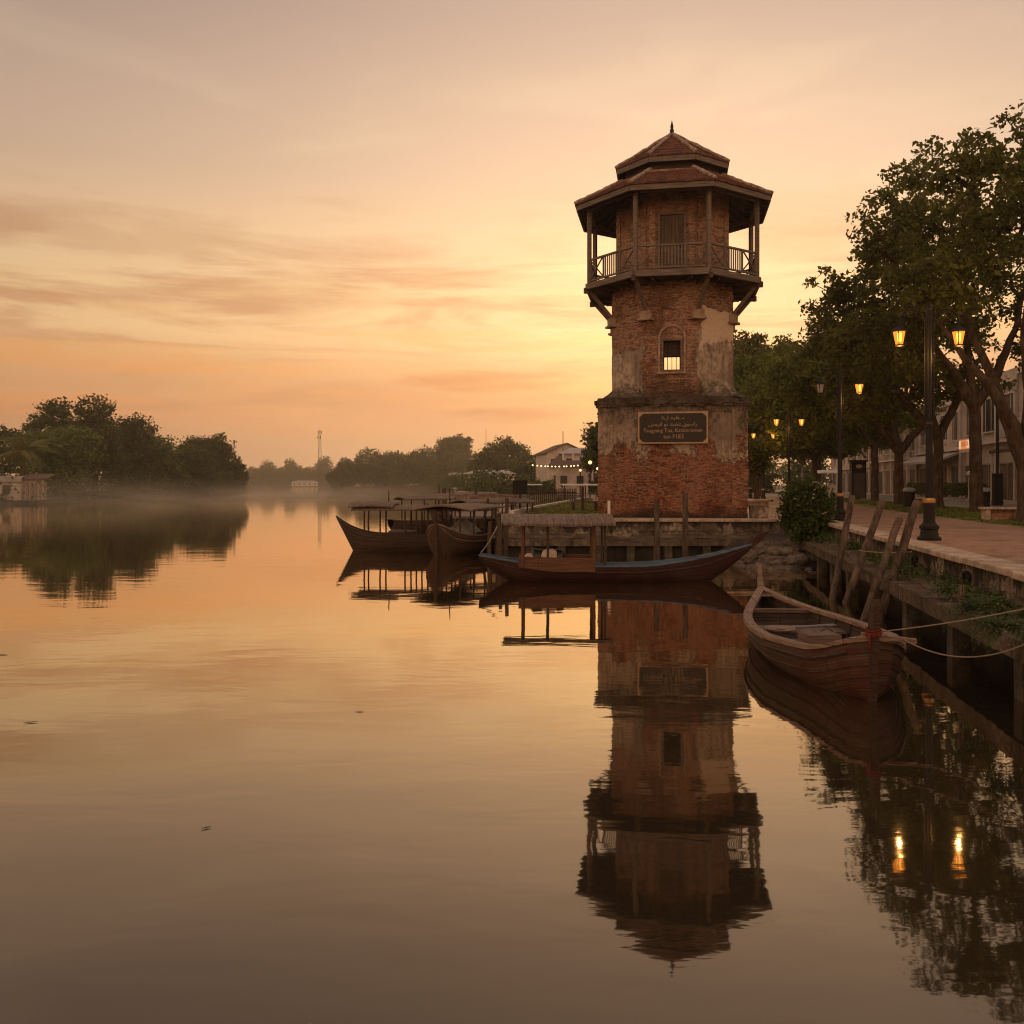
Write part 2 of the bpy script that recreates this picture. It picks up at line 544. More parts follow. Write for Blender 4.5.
def mask_base(w, obj, uv, n1, n2):
    z = w.n('ShaderNodeSeparateXYZ', {0: obj}).outputs[2]
    f = w.math('ADD', w.math('MULTIPLY', w.math('SUBTRACT', n1, 0.5), 4.4), w.math('MULTIPLY', w.math('SUBTRACT', n2, 0.5), 2.4))
    return w.step(w.math('ADD', z, f), 2.30, 2.46)


def mould_base(w, obj, uv, n1, n2):
    z = w.n('ShaderNodeSeparateXYZ', {0: obj}).outputs[2]
    top = w.step(w.math('ADD', z, w.math('MULTIPLY', w.math('SUBTRACT', n2, 0.5), 2.4)), 3.35, 4.2)
    bot = w.math('SUBTRACT', 1.0, w.step(w.math('ADD', z, w.math('MULTIPLY', w.math('SUBTRACT', n1, 0.5), 1.8)), 0.0, 0.5))
    return w.math('MULTIPLY', w.math('MAXIMUM', w.math('MULTIPLY', top, 0.8), w.math('MULTIPLY', bot, 0.85)), 1.0, clamp=True)


def mask_shaft(w, obj, uv, n1, n2):
    s = w.n('ShaderNodeSeparateXYZ', {0: obj})
    ax = w.math('ABSOLUTE', w.math('ADD', s.outputs[0], 0.05))
    wob = w.math('ADD', w.math('MULTIPLY', w.math('SUBTRACT', n1, 0.5), 1.7), w.math('MULTIPLY', w.math('SUBTRACT', n2, 0.5), 0.9))
    side = w.step(w.math('ADD', ax, w.math('MULTIPLY', wob, 0.6)), 0.93, 0.98)
    # upper limit: higher on the right than on the left
    lim = w.math('ADD', 6.75, w.math('MULTIPLY', s.outputs[0], 0.42))
    upper = w.math('SUBTRACT', 1.0, w.step(w.math('SUBTRACT', w.math('ADD', s.outputs[2], wob), lim), -0.04, 0.05))
    patch = w.step(w.math('ADD', n1, w.math('MULTIPLY', n2, 0.35)), 0.82, 0.90)
    return w.math('MAXIMUM', w.math('MULTIPLY', side, upper), w.math('MULTIPLY', patch, 0.7), clamp=True)


def mould_stone(w, obj, uv, n1, n2):
    z = w.n('ShaderNodeSeparateXYZ', {0: obj}).outputs[2]
    st = w.noise(w.mapv(uv, (2.6, 0.5, 1), (3, 1, 0)), 1.0, 5.0, 0.65, 0.3)
    top = w.step(w.math('ADD', z, w.math('MULTIPLY', w.math('SUBTRACT', st, 0.5), 1.5)), 0.98, 1.14)
    return w.math('MULTIPLY', top, 0.88)


def pale_shaft(w, obj, uv, n1, n2):
    s = w.n('ShaderNodeSeparateXYZ', {0: obj})
    wob = w.math('ADD', w.math('MULTIPLY', w.math('SUBTRACT', n1, 0.5), 1.6), w.math('MULTIPLY', w.math('SUBTRACT', n2, 0.5), 0.7))
    a = w.step(w.math('ADD', s.outputs[0], w.math('MULTIPLY', wob, 0.4)), 1.0, 1.03)
    top = w.math('SUBTRACT', 1.0, w.step(w.math('ADD', s.outputs[2], w.math('MULTIPLY', wob, 0.5)), 7.58, 7.62))
    low = w.step(w.math('ADD', w.math('ADD', s.outputs[2], wob), w.math('MULTIPLY', s.outputs[0], -0.25)), 5.75, 5.95)
    return w.math('MULTIPLY', w.math('MULTIPLY', a, top), w.math('MULTIPLY', low, 0.9))


def mould_shaft(w, obj, uv, n1, n2):
    z = w.n('ShaderNodeSeparateXYZ', {0: obj}).outputs[2]
    return w.math('MULTIPLY', w.math('SUBTRACT', 1.0, w.step(w.math('ADD', z, w.math('MULTIPLY', w.math('SUBTRACT', n2, 0.5), 2.0)), 4.3, 5.1)), 0.75)


MAT['base'] = m_masonry('tower_base_masonry', BRK1, BRK2, MORT, PLAST, mask_base, mould=mould_base, stain=0.85)
MAT['shaft'] = m_masonry('tower_shaft_masonry', (0.37, 0.155, 0.080, 1), (0.14, 0.058, 0.034, 1), (0.38, 0.265, 0.185, 1), (0.60, 0.46, 0.335, 1), mask_shaft, stain=0.6, mould=mould_shaft, pale=pale_shaft)
MAT['lantern_brick'] = m_masonry('upper_room_masonry', (0.44, 0.22, 0.135, 1), (0.25, 0.115, 0.07, 1), (0.42, 0.29, 0.20, 1), (0.34, 0.22, 0.15, 1),
                                 lambda w, o, u, a, b: w.math('MULTIPLY', w.step(a, 0.62, 0.72), 0.5), stain=0.4)
MAT['stone'] = m_masonry('mossy_stone', (0.17, 0.13, 0.09, 1), (0.07, 0.052, 0.035, 1), (0.08, 0.06, 0.04, 1), (0.46, 0.36, 0.26, 1),
                         lambda w, o, u, a, b: w.step(w.math('ADD', w.math('MULTIPLY', a, 0.5), w.math('MULTIPLY', b, 0.5)), 0.44, 0.58), bw=1.4, bh=0.42, stain=0.9, mould=mould_stone)
MAT['ledge'] = m_masonry('stained_ledge', (0.15, 0.11, 0.075, 1), (0.11, 0.08, 0.055, 1), (0.10, 0.075, 0.05, 1), (0.27, 0.20, 0.14, 1), lambda w, o, u, a, b: w.step(w.math('ADD', w.math('MULTIPLY', a, 0.5), w.math('MULTIPLY', b, 0.5)), 0.42, 0.6), bw=2.4, bh=0.9, stain=0.85)
MAT['concrete'] = m_plain('weathered_concrete', (0.36, 0.28, 0.20, 1), 0.95, var=0.45, scale=2.2, bump=0.6)
MAT['cap'] = m_plain('quay_cap', (0.40, 0.30, 0.215, 1), 0.9, var=0.4, scale=2.5, bump=0.5)
MAT['dark_concrete'] = m_plain('shade_concrete', (0.030, 0.024, 0.017, 1), 0.7, var=0.6, scale=2.5, bump=0.6)  # near-black colour carries the shade under the ledges; also used inside the tower
MAT['pile'] = m_plain('pile_concrete', (0.075, 0.058, 0.040, 1), 0.85, var=0.6, scale=2.5, bump=0.6)  # colour darkened to hold the shade below the quay ledge
MAT['corbel'] = m_plain('corbel_stone', (0.30, 0.21, 0.145, 1), 0.95, var=0.4, scale=5, bump=0.6)
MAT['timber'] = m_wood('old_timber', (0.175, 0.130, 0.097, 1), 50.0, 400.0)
MAT['beam_dark'] = m_wood('dark_beam', (0.060, 0.032, 0.020, 1), 50.0, 400.0)
MAT['beam_grey'] = m_wood('grey_beam', (0.22, 0.15, 0.105, 1), 50.0, 400.0)
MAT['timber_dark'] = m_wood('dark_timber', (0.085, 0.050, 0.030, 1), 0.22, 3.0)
MAT['door'] = m_wood('door_boards', (0.12, 0.08, 0.05, 1), 0.13, 50.0, vertical=True)
MAT['grey_wood'] = m_wood('grey_wood', (0.25, 0.175, 0.125, 1), 0.18, 4.0)
MAT['ridge'] = m_plain('ridge_mortar', (0.30, 0.21, 0.15, 1), 0.95, var=0.6, scale=6, bump=0.7)
MAT['metal'] = m_plain('black_iron', (0.010, 0.008, 0.007, 1), 0.55, 0.0, var=0.3, scale=8, bump=0.1, spec=0.22)
MAT['brass'] = m_plain('worn_brass', (0.35, 0.19, 0.07, 1), 0.45, 0.6, var=0.3, scale=8, bump=0.1)
MAT['bronze'] = m_plain('plaque_bronze', (0.022, 0.014, 0.009, 1), 0.5, 0.0, var=0.3, scale=8, bump=0.1)
MAT['gilt'] = m_plain('plaque_gilt', (0.40, 0.25, 0.14, 1), 0.5, 0.0, var=0.2, scale=8, bump=0.1)


def m_rooftile():
    m, w = mat_new('clay_tiles')
    uv = w.n('ShaderNodeTexCoord').outputs['UV']
    obj = w.n('ShaderNodeTexCoord').outputs['Object']
    br = w.n('ShaderNodeTexBrick', {'Vector': uv, 'Color1': (0.20, 0.068, 0.034, 1), 'Color2': (0.11, 0.040, 0.024, 1), 'Mortar': (0.03, 0.015, 0.01, 1), 'Scale': 1.0,
                                    'Mortar Size': 0.012, 'Mortar Smooth': 0.3, 'Brick Width': 0.17, 'Row Height': 0.30})
    n1 = w.noise(obj, 2.3, 6.0, 0.65)
    n2 = w.noise(obj, 14.0, 3.0, 0.6)
    col = w.mix(w.math('MULTIPLY', w.step(n1, 0.44, 0.66), 0.7), br.outputs[0], (0.05, 0.034, 0.024, 1))
    col = w.mix(w.math('MULTIPLY', w.step(n2, 0.58, 0.72), 0.5), col, (0.26, 0.13, 0.08, 1))
    finish(w, col, 0.9, w.math('SUBTRACT', w.math('MULTIPLY', n2, 0.5), br.outputs[1]), 0.8, 0.02)
    return m


MAT['tile'] = m_rooftile()


def m_paving():
    m, w = mat_new('brick_paving')
    uv = w.n('ShaderNodeTexCoord').outputs['UV']
    br = w.n('ShaderNodeTexBrick', {'Vector': w.mapv(uv, (1, 1, 1), (0, 0, 0), (0, 0, R(10))), 'Color1': (0.40, 0.215, 0.135, 1), 'Color2': (0.27, 0.145, 0.092, 1), 'Mortar': (0.10, 0.06, 0.04, 1), 'Scale': 1.0,
                                    'Mortar Size': 0.008, 'Mortar Smooth': 0.2, 'Brick Width': 0.24, 'Row Height': 0.12})
    n1 = w.noise(uv, 0.5, 7.0, 0.65, 0.4)
    n2 = w.noise(uv, 5.0, 5.0, 0.6)
    col = w.mix(w.math('MULTIPLY', w.step(n1, 0.45, 0.68), 0.6), br.outputs[0], (0.085, 0.05, 0.033, 1))
    col = w.mix(w.math('MULTIPLY', w.step(n2, 0.52, 0.70), 0.45), col, (0.56, 0.34, 0.215, 1))
    finish(w, col, w.n('ShaderNodeMapRange', {0: n1, 1: 0.3, 2: 0.7, 3: 0.42, 4: 0.78}).outputs[0], w.math('SUBTRACT', n2, br.outputs[1]), 0.5, 0.008, spec=0.4)
    return m


MAT['paving'] = m_paving()
MAT['asphalt'] = m_plain('asphalt', (0.115, 0.092, 0.074, 1), 0.6, var=0.3, scale=0.6, bump=0.3)
MAT['grass'] = m_plain('grass_ground', (0.130, 0.120, 0.034, 1), 0.95, var=0.55, scale=1.2, bump=1.0)
MAT['earth'] = m_plain('bare_earth', (0.10, 0.070, 0.045, 1), 0.95, var=0.5, scale=1.5, bump=1.0)
MAT['mud'] = m_plain('wet_mud', (0.05, 0.036, 0.024, 1), 0.55, var=0.5, scale=3.0, bump=1.0)
MAT['rock'] = m_plain('river_rock', (0.12, 0.088, 0.06, 1), 0.7, var=0.6, scale=4.0, bump=0.9)
MAT['leaf_a'] = m_leaf('leaf_olive', (0.030, 0.038, 0.008, 1), (0.195, 0.200, 0.037, 1), 0.44)
MAT['leaf_b'] = m_leaf('leaf_green', (0.042, 0.058, 0.011, 1), (0.230, 0.265, 0.048, 1), 0.42)
MAT['leaf_far'] = m_leaf('leaf_river', (0.024, 0.034, 0.009, 1), (0.100, 0.135, 0.028, 1), 0.28)
MAT['leaf_river_light'] = m_leaf('leaf_river_light', (0.044, 0.066, 0.013, 1), (0.155, 0.215, 0.045, 1), 0.30)
MAT['leaf_bush'] = m_leaf('leaf_bush', (0.022, 0.038, 0.008, 1), (0.070, 0.110, 0.022, 1), 0.25)
MAT['leaf_palm'] = m_leaf('leaf_palm', (0.10, 0.105, 0.026, 1), (0.24, 0.235, 0.065, 1), 0.3)
MAT['bark'] = m_bark('bark', (0.095, 0.064, 0.042, 1))
MAT['post_wood'] = m_bark('post_wood', (0.14, 0.098, 0.070, 1))
MAT['white'] = m_plain('white_render', (0.62, 0.53, 0.46, 1), 0.85, var=0.15, scale=0.8, bump=0.2)
MAT['cream'] = m_plain('cream_render', (0.50, 0.41, 0.33, 1), 0.85, var=0.2, scale=0.8, bump=0.2)
MAT['grey_render'] = m_plain('grey_render', (0.34, 0.27, 0.22, 1), 0.85, var=0.2, scale=0.8, bump=0.2)
MAT['dark'] = m_plain('dark_opening', (0.018, 0.014, 0.012, 1), 0.35, var=0.3, scale=2, bump=0.05, spec=0.5)
MAT['shutter'] = m_plain('shutter_brown', (0.13, 0.085, 0.055, 1), 0.7, var=0.3, scale=3, bump=0.2)
MAT['roof_brown'] = m_plain('brown_roof', (0.12, 0.065, 0.045, 1), 0.9, var=0.3, scale=2, bump=0.4)
MAT['tin'] = m_plain('tin_roof', (0.36, 0.31, 0.29, 1), 0.6, 0.0, var=0.2, scale=1.0, bump=0.2)
def m_lampglass():
    m, w = mat_new('lit_lamp_glass')
    e = w.n('ShaderNodeEmission', {'Color': (1.0, 0.32, 0.035, 1), 'Strength': 1.8})
    t = w.n('ShaderNodeBsdfTransparent', {'Color': (1.0, 0.80, 0.50, 1)})
    x = w.n('ShaderNodeMixShader', {0: 0.55, 1: t.outputs[0], 2: e.outputs[0]})
    w.n('ShaderNodeOutputMaterial', {'Surface': x.outputs[0]})
    return m


MAT['lamp_glass'] = m_lampglass()
MAT['lamp_core'] = m_emit('lit_lamp_core', (1.0, 0.52, 0.13, 1), 6.0)
MAT['globe'] = m_emit('lit_globe', (1.0, 0.62, 0.24, 1), 2.5)
MAT['dim_glass'] = m_plain('unlit_glass', (0.30, 0.26, 0.22, 1), 0.3, var=0.1, scale=5, bump=0.0, spec=0.5)
MAT['red_paint'] = m_wood('red_hull', (0.06, 0.032, 0.020, 1), 0.17, 5.0, paint=(0.050, 0.013, 0.009, 1), pamount=0.56)
MAT['hull_brown'] = m_wood('brown_hull', (0.085, 0.050, 0.030, 1), 0.16, 4.0, paint=(0.090, 0.027, 0.015, 1), pamount=0.49)
MAT['hull_dark'] = m_wood('dark_hull', (0.065, 0.038, 0.024, 1), 0.16, 4.0)
MAT['hull_inside'] = m_wood('hull_inside', (0.075, 0.050, 0.034, 1), 0.16, 4.0)
MAT['rail'] = m_wood('gunwale_rail', (0.27, 0.175, 0.120, 1), 0.3, 5.0, grain=(3, 40))
MAT['thwart'] = m_wood('thwart_wood', (0.17, 0.11, 0.076, 1), 0.22, 3.0)
MAT['blue'] = m_wood('blue_paint', (0.13, 0.16, 0.19, 1), 0.2, 2.0, paint=(0.10, 0.17, 0.24, 1), pamount=0.55)
MAT['orange_wood'] = m_wood('orange_panel', (0.135, 0.062, 0.033, 1), 50.0, 5.0, wear=0.2)
MAT['canopy'] = m_wood('canopy_boards', (0.20, 0.135, 0.095, 1), 0.16, 3.0, wear=0.4)
MAT['rope'] = m_plain('rope', (0.27, 0.20, 0.14, 1), 0.95, var=0.2, scale=30, bump=0.5)
MAT['red_rope'] = m_plain('red_rag', (0.14, 0.022, 0.014, 1), 0.95, var=0.3, scale=30, bump=0.5)
MAT['tarp'] = m_plain('grey_tarp', (0.24, 0.22, 0.21, 1), 0.6, var=0.3, scale=3, bump=0.4)
MAT['sack'] = m_plain('pale_sack', (0.55, 0.43, 0.33, 1), 0.9, var=0.25, scale=5, bump=0.5)
MAT['blackbag'] = m_plain('black_plastic', (0.012, 0.011, 0.011, 1), 0.4, var=0.3, scale=5, bump=0.4, spec=0.5)

# ================================================================== SETTING
PA = math.atan(0.185)          # the promenade runs this much clockwise of +Y
ALONG = Vector((math.sin(PA), math.cos(PA), 0))
LAT = Vector((math.cos(PA), -math.sin(PA), 0))
QZ = 1.28


def G(t, Y, z=QZ):
    """t metres inland of the quay edge, at world Y on the quay line"""
    return Vector((4.635 + 0.185 * Y, Y, z)) + LAT * t


def sheet(name, pts, z, mat, kind='structure', label=None, cat=None):
    mb = MB()
    mb.add([(p[0], p[1], z) for p in pts], [tuple(range(len(pts)))])
    o = mb.build(name, mat)
    return tag(o, label, cat, None, kind)


def m_water():
    m, w = mat_new('river_water')
    pos = w.n('ShaderNodeNewGeometry').outputs['Position']
    a = w.noise(w.mapv(pos, (0.55, 1.25, 1)), 1.0, 3.0, 0.5, 0.3)
    b = w.noise(w.mapv(pos, (2.2, 4.6, 1)), 1.0, 3.0, 0.55, 0.2)
    c = w.noise(w.mapv(pos, (0.10, 0.16, 1)), 1.0, 2.0, 0.5)
    amt = w.math('ADD', 0.25, w.math('MULTIPLY', w.step(c, 0.40, 0.62), 0.75))
    h = w.math('ADD', w.math('MULTIPLY', a, 1.0), w.math('MULTIPLY', w.math('MULTIPLY', b, 0.22), amt))
    d = w.noise(w.mapv(pos, (0.05, 0.08, 1)), 1.0, 4.0, 0.6)
    col = w.mix(d, (0.026, 0.018, 0.010, 1), (0.038, 0.026, 0.014, 1))
    bmp = w.n('ShaderNodeBump', {'Strength': 1.0, 'Distance': WATER_BUMP, 'Height': h}).outputs[0]
    # silty water: murky body under a reflecting surface with a faint brown film
    fr = w.n('ShaderNodeFresnel', {'IOR': WATER_IOR, 'Normal': bmp}).outputs[0]
    inv = w.math('SUBTRACT', 1.0, fr)
    fac = w.math('SUBTRACT', 1.0, w.math('MULTIPLY', inv, inv))
    gl = w.n('ShaderNodeBsdfGlossy', {'Color': (1.0, 0.90, 0.755, 1), 'Roughness': 0.03, 'Normal': bmp})
    df = w.n('ShaderNodeBsdfDiffuse', {'Color': col})
    mx = w.n('ShaderNodeMixShader', {0: fac, 1: df.outputs[0], 2: gl.outputs[0]})
    w.n('ShaderNodeOutputMaterial', {'Surface': mx.outputs[0]})
    return m


WATER_BUMP = 0.0045
WATER_IOR = 1.52
WX = 1150
sheet('river', [(-WX, -250), (WX, -250), (WX, 1350), (-WX, 1350)], 0.0, m_water())

# land on the tower's side: behind both quay walls, then up the right bank
shore_right = [(-0.25, 31.45), (-0.6, 45), (-1.2, 60), (-3.0, 90), (-6.5, 130), (-12, 190), (-22, 290), (-34, 370), (-60, 395), (-78, 420), (-80, 470), (-60, 600), (-40, 800), (-20, 1200)]
quay_line = [(4.635 + 0.185 * (-240) + 0.3, -240), (10.4 + 0.25, 31.45)]
land = MB()
land.prism([quay_line[0], (1100, -240), (1100, 1300)] + list(reversed(shore_right)) + [quay_line[1]], -2.0, QZ - 0.012)
tag(land.build('ground', MAT['earth']), kind='structure')

# brick promenade (to the grass strip), plaza round the tower, road
T0, T1, T2, T3 = 0.45, 4.75, 8.9, 15.2
pav = [G(T0, -30), G(T1, -30), G(T1, 29), G(T1 + 0.1, 45), G(T1 + 1.2, 62), G(T1 + 2.0, 140), (8.0, 140), (6.6, 74), (3.6, 46), (3.2, 31.62), (10.72, 31.62)]
sheet('promenade', pav, QZ - 0.004, MAT['paving'])
sheet('lawn', [(-0.05, 31.65), (3.19, 31.62), (3.58, 46), (6.2, 74), (2.0, 74), (0.4, 46)], QZ - 0.004, MAT['grass'])
sheet('grass_verge', [G(T1 + .02, -30), G(T2, -30), G(T2, 160), G(T1 + 2.2, 160), G(T1 + 1.22, 62), G(T1 + .12, 45), G(T1 + .02, 29)], QZ - 0.004, MAT['grass'])
sheet('road', [G(T2 + 0.18, -30), G(T3, -30), G(T3, 200), G(T2 + 0.18, 200)], QZ - 0.006, MAT['asphalt'])
kb = MB()
for i in range(60):
    y0 = -20 + i * 3.0
    a, b = G(T2 + 0.09, y0, QZ + 0.03), G(T2 + 0.09, y0 + 2.97, QZ + 0.03)
    kb.bar(a, b, 0.16, 0.14)
for i in range(60):
    y0 = -20 + i * 3.0
    a, b = G(T3 + 0.1, y0, QZ + 0.04), G(T3 + 0.1, y0 + 2.97, QZ + 0.04)
    kb.bar(a, b, 0.18, 0.16)
tag(kb.build('road_kerb', MAT['concrete']), kind='structure')
sheet('shop_pavement', [G(T3 + 0.2, -30), G(T3 + 3.0, -30), G(T3 + 3.0, 200), G(T3 + 0.2, 200)], QZ + 0.08, MAT['concrete'])


# ------------------------------------------------------------------ quay walls
def quay_wall(p0, p1, zl, out, label, pile_step, seed, soil=True):
    p0, p1 = Vector(p0 + (0,)), Vector(p1 + (0,))
    d = p1 - p0
    L = d.length
    t = empty('quay_wall', p0, math.atan2(d.y, d.x), label, 'quay wall')
    mb = MB()
    n = int(L / 0.22)
    mb.grid((0, 0, zl - 0.2), (L, 0, zl - 0.2), (L, 0, 1.175), (0, 0, 1.175), n, 7)
    mb.rough(0.035, 2.2, seed)
    mb.box((L / 2, 0.27, 0.3), (L - 0.02, 0.42, 1.74))
    mb.build('masonry', MAT['stone'], t, smooth=False)
    cp = MB()
    x = 0.0
    rng = random.Random(seed)
    while x < L - 0.1:
        w = min(rng.uniform(1.5, 2.3), L - x)
        cp.box((x + w / 2, 0.20 + rng.uniform(-.015, .015), 1.232 + rng.uniform(-.006, .008)), (w - 0.014, 0.56, 0.105), R(rng.uniform(-.25, .25)))
        x += w
    cp.build('coping', MAT['cap'], t, bevel=0.02)
    lg = MB()
    lg.grid((0, -out, zl), (L, -out, zl), (L, 0.05, zl + 0.03), (0, 0.05, zl + 0.03), n, 4)
    lg.grid((0, -out, zl - 0.24), (L, -out, zl - 0.24), (L, -out, zl), (0, -out, zl), n, 3)
    lg.grid((0, 0.0, zl - 0.24), (L, 0.0, zl - 0.24), (L, -out, zl - 0.24), (0, -out, zl - 0.24), n, 3)
    lg.rough(0.016, 2.0, seed + 5)
    lg.build('ledge', MAT['ledge'], t)
    bk = MB()
    bk.box((L / 2, 0.0, zl / 2 - 0.85), (L - 0.03, 0.1, zl + 1.2))
    bk.build('backing', MAT['dark_concrete'], t)
    k = 0
    x = 0.9
    pm = None
    while x < L - 0.2 and k < 40:
        if pm is None:
            pmb = MB().box((0, 0, (zl - 0.25 - 1.4) / 2), (0.26, 0.26, zl - 0.25 + 1.4))
            pm = pmb.build('pile', MAT['pile'], t, (x, -out + 0.16, 0), bevel=0.015)
        else:
            c = pm.copy()
            COL.objects.link(c)
            c.location = (x, -out + 0.16 + rng.uniform(-.03, .03), 0)
            c.rotation_euler = (R(rng.uniform(-1.5, 1.5)), R(rng.uniform(-1.5, 1.5)), 0)
        x += pile_step * rng.uniform(0.85, 1.15)
        k += 1
    if soil:
        sm = MB()
        k0 = 0
        nx = int(L / 0.25)
        for i in range(nx + 1):
            xx = L * i / nx
            hgt = max(0.0, mnoise.noise(Vector((xx * 0.35, seed, 0.0))) * 0.24 + 0.11)
            wd = min(out - 0.05, 0.22 + hgt * 1.7)
            ring = [(xx, 0.04, zl + 0.035 + hgt), (xx, -wd * 0.35, zl + 0.035 + hgt * 0.75), (xx, -wd * 0.75, zl + 0.035 + hgt * 0.25), (xx, -wd, zl + 0.012)]
            sm.v += ring
            if i:
                q = (i - 1) * 4
                for j in range(3):
                    sm.f.append((q + j, q + j + 1, q + 4 + j + 1, q + 4 + j))
        sm.rough(0.02, 5.0, seed + 9)
        sm.build('silt', MAT['earth'], t)
    return t


qw_front = quay_wall((-0.3, 31.2), (10.4, 31.2), 0.62, 0.42, 'mossy stone quay wall running in front of the brick tower', 1.15, 3.0)
qw_right = quay_wall((10.4, 31.2), (4.635 - 0.185 * 8, -8.0), 0.70, 0.78, 'long stained quay wall beside the near rowing boat and leaning piles', 2.5, 11.0)
dr = MB()
for x in (13.6, 16.9, 20.2):
    dr.lathe([(0.11, 0), (0.11, 0.06), (0.085, 0.06), (0.085, 0.0)], 14)
    for i in range(len(dr.v) - 56, len(dr.v)):
        a = dr.v[i]
        dr.v[i] = (x + a[0], -0.05 + 0.03 - a[2], 0.98 + a[1])
dr.build('drain_mouth', MAT['dark'], qw_right)
# left return of the tower quay
qw_left = quay_wall((-0.9, 62.0), (-0.3, 31.25), 0.62, 0.35, 'low grey quay wall along the lawn behind the moored boats', 2.2, 21.0, False)

# ================================================================== TOWER
TW = Vector((6.15, 35.0, QZ))
TRZ = -math.atan2(6.15, 35.0)
tower = empty('brick_watchtower', TW, TRZ, 'old octagonal brick watchtower with timber balcony and two-tier tiled roof', 'tower')


def octo(a, z=None, rot=0.0):
    r = a / math.cos(PI / 8)
    pts = [(r * math.cos(PI / 8 + k * PI / 4 + rot), r * math.sin(PI / 8 + k * PI / 4 + rot)) for k in range(8)]
    return pts if z is None else [(x, y, z) for x, y in pts]


def ring_wall(mb, a0, z0, a1, z1, cell=0.18):
    A, B = octo(a0, z0), octo(a1, z1)
    for k in range(8):
        j = (k + 1) % 8
        w = (Vector(A[j]) - Vector(A[k])).length
        h = (Vector(B[k]) - Vector(A[k])).length
        mb.grid(A[k], A[j], B[j], B[k], max(1, int(w / cell)), max(1, int(h / cell)))


# base block
HB = 2.61
bm = MB()
for k in range(4):
    a = [(-HB, -HB), (HB, -HB), (HB, HB), (-HB, HB)]
    p, q = a[k], a[(k + 1) % 4]
    bm.grid((p[0], p[1], -0.05), (q[0], q[1], -0.05), (q[0], q[1], 3.98), (p[0], p[1], 3.98), 34, 26)
bm.rough(0.030, 1.6, 1.0)
bm.rough(0.016, 6.0, 31.0)
bm.grid((-HB, -HB, 3.97), (HB, -HB, 3.97), (HB, HB, 3.97), (-HB, HB, 3.97), 4, 4)
bm.build('base', MAT['base'], tower)
for sx in (-1, 1):     # shallow worn pilasters at the front corners
    pm = MB()
    x0, x1 = sorted((sx * (HB - 0.52), sx * (HB + 0.02)))
    pm.grid((x0, -HB - 0.055, 0.35), (x1, -HB - 0.055, 0.35), (x1, -HB - 0.055, 3.9), (x0, -HB - 0.055, 3.9), 4, 26)
    pm.grid((x1, -HB - 0.055, 0.35), (x1, -HB + 0.2, 0.35), (x1, -HB + 0.2, 3.9), (x1, -HB - 0.055, 3.9), 2, 26)
    pm.grid((x0, -HB + 0.2, 0.35), (x0, -HB - 0.055, 0.35), (x0, -HB - 0.055, 3.9), (x0, -HB + 0.2, 3.9), 2, 26)
    pm.rough(0.03, 2.4, 8.0)
    pm.build('pilaster', MAT['base'], tower)
cm = MB()
for z0, z1, o in ((3.72, 3.80, 0.05), (3.80, 3.97, 0.02), (3.97, 4.06, 0.10), (4.06, 4.20, 0.15), (4.20, 4.30, 0.06)):
    h = HB + o
    cs = [(-h, -h), (h, -h), (h, h), (-h, h)]
    for k in range(4):
        p, q = cs[k], cs[(k + 1) % 4]
        cm.grid((p[0], p[1], z0), (q[0], q[1], z0), (q[0], q[1], z1), (p[0], p[1], z1), 36, 1)
    i = HB - 0.3
    ci = [(-i, -i), (i, -i), (i, i), (-i, i)]
    for zz in (z0, z1):
        for k in range(4):
            p, q, r_, s_ = cs[k], cs[(k + 1) % 4], ci[(k + 1) % 4], ci[k]
            cm.grid((p[0], p[1], zz), (q[0], q[1], zz), (r_[0], r_[1], zz), (s_[0], s_[1], zz), 36, 1)
cm.rough(0.055, 2.3, 4.0)
cm.rough(0.030, 7.0, 14.0)
for i_, (x_, y_, z_) in enumerate(cm.v):        # bites knocked out of the ledge
    q_ = max(0.0, mnoise.noise(Vector((x_ * 1.5, y_ * 1.5, z_ * 1.2 + 5.0))) - 0.12) * 0.55
    m_ = max(abs(x_), abs(y_))
    if m_ > HB - 0.1:
        f_ = max(HB - 0.02, m_ - q_) / m_
        cm.v[i_] = (x_ * f_, y_ * f_, z_ - q_ * 0.5 * (z_ > 4.0))
cm.build('cornice', MAT['base'], tower)
# broken shoulders between the square base and the octagonal shaft
sh = MB()
for sx in (-1, 1):
    for sy in (-1, 1):
        k0 = len(sh.v)
        N = 12
        for j in range(N + 1):
            for i in range(N + 1):
                u, v = i / N, j / N
                x = 2.62 - 2.05 * u
                y = 2.62 - 2.05 * v
                dcorner = min(1.0, max(0.0, (max(0, (2.66 - x)) + max(0, (2.66 - y))) / 1.5))
                edge = min(1.0, min(u, 1.0 - u + 0.55) * 3.0 + 0.05) * min(1.0, min(v, 1.0 - v + 0.55) * 3.0 + 0.05)
                fall = max(0.0, 1.0 - (max(u, v) ** 2.2))
                zz = 4.24 + 0.86 * edge * fall * (0.85 if sx > 0 else 0.70) + 0.10 * mnoise.noise(Vector((x * 2 * sx, y * 2 * sy, 3)))
                sh.v.append((x * sx, y * sy, zz))
        for j in range(N):
            for i in range(N):
                q = k0 + j * (N + 1) + i
                f = (q, q + 1, q + N + 2, q + N + 1)
                sh.f.append(f if sx * sy > 0 else tuple(reversed(f)))
sh.rough(0.08, 2.2, 6.0)
sh.rough(0.03, 7.0, 16.0)
sh.grid((-2.55, -2.55, 4.235), (2.55, -2.55, 4.235), (2.55, 2.55, 4.235), (-2.55, 2.55, 4.235), 10, 10)
sh.build('shoulder', MAT['shaft'], tower)

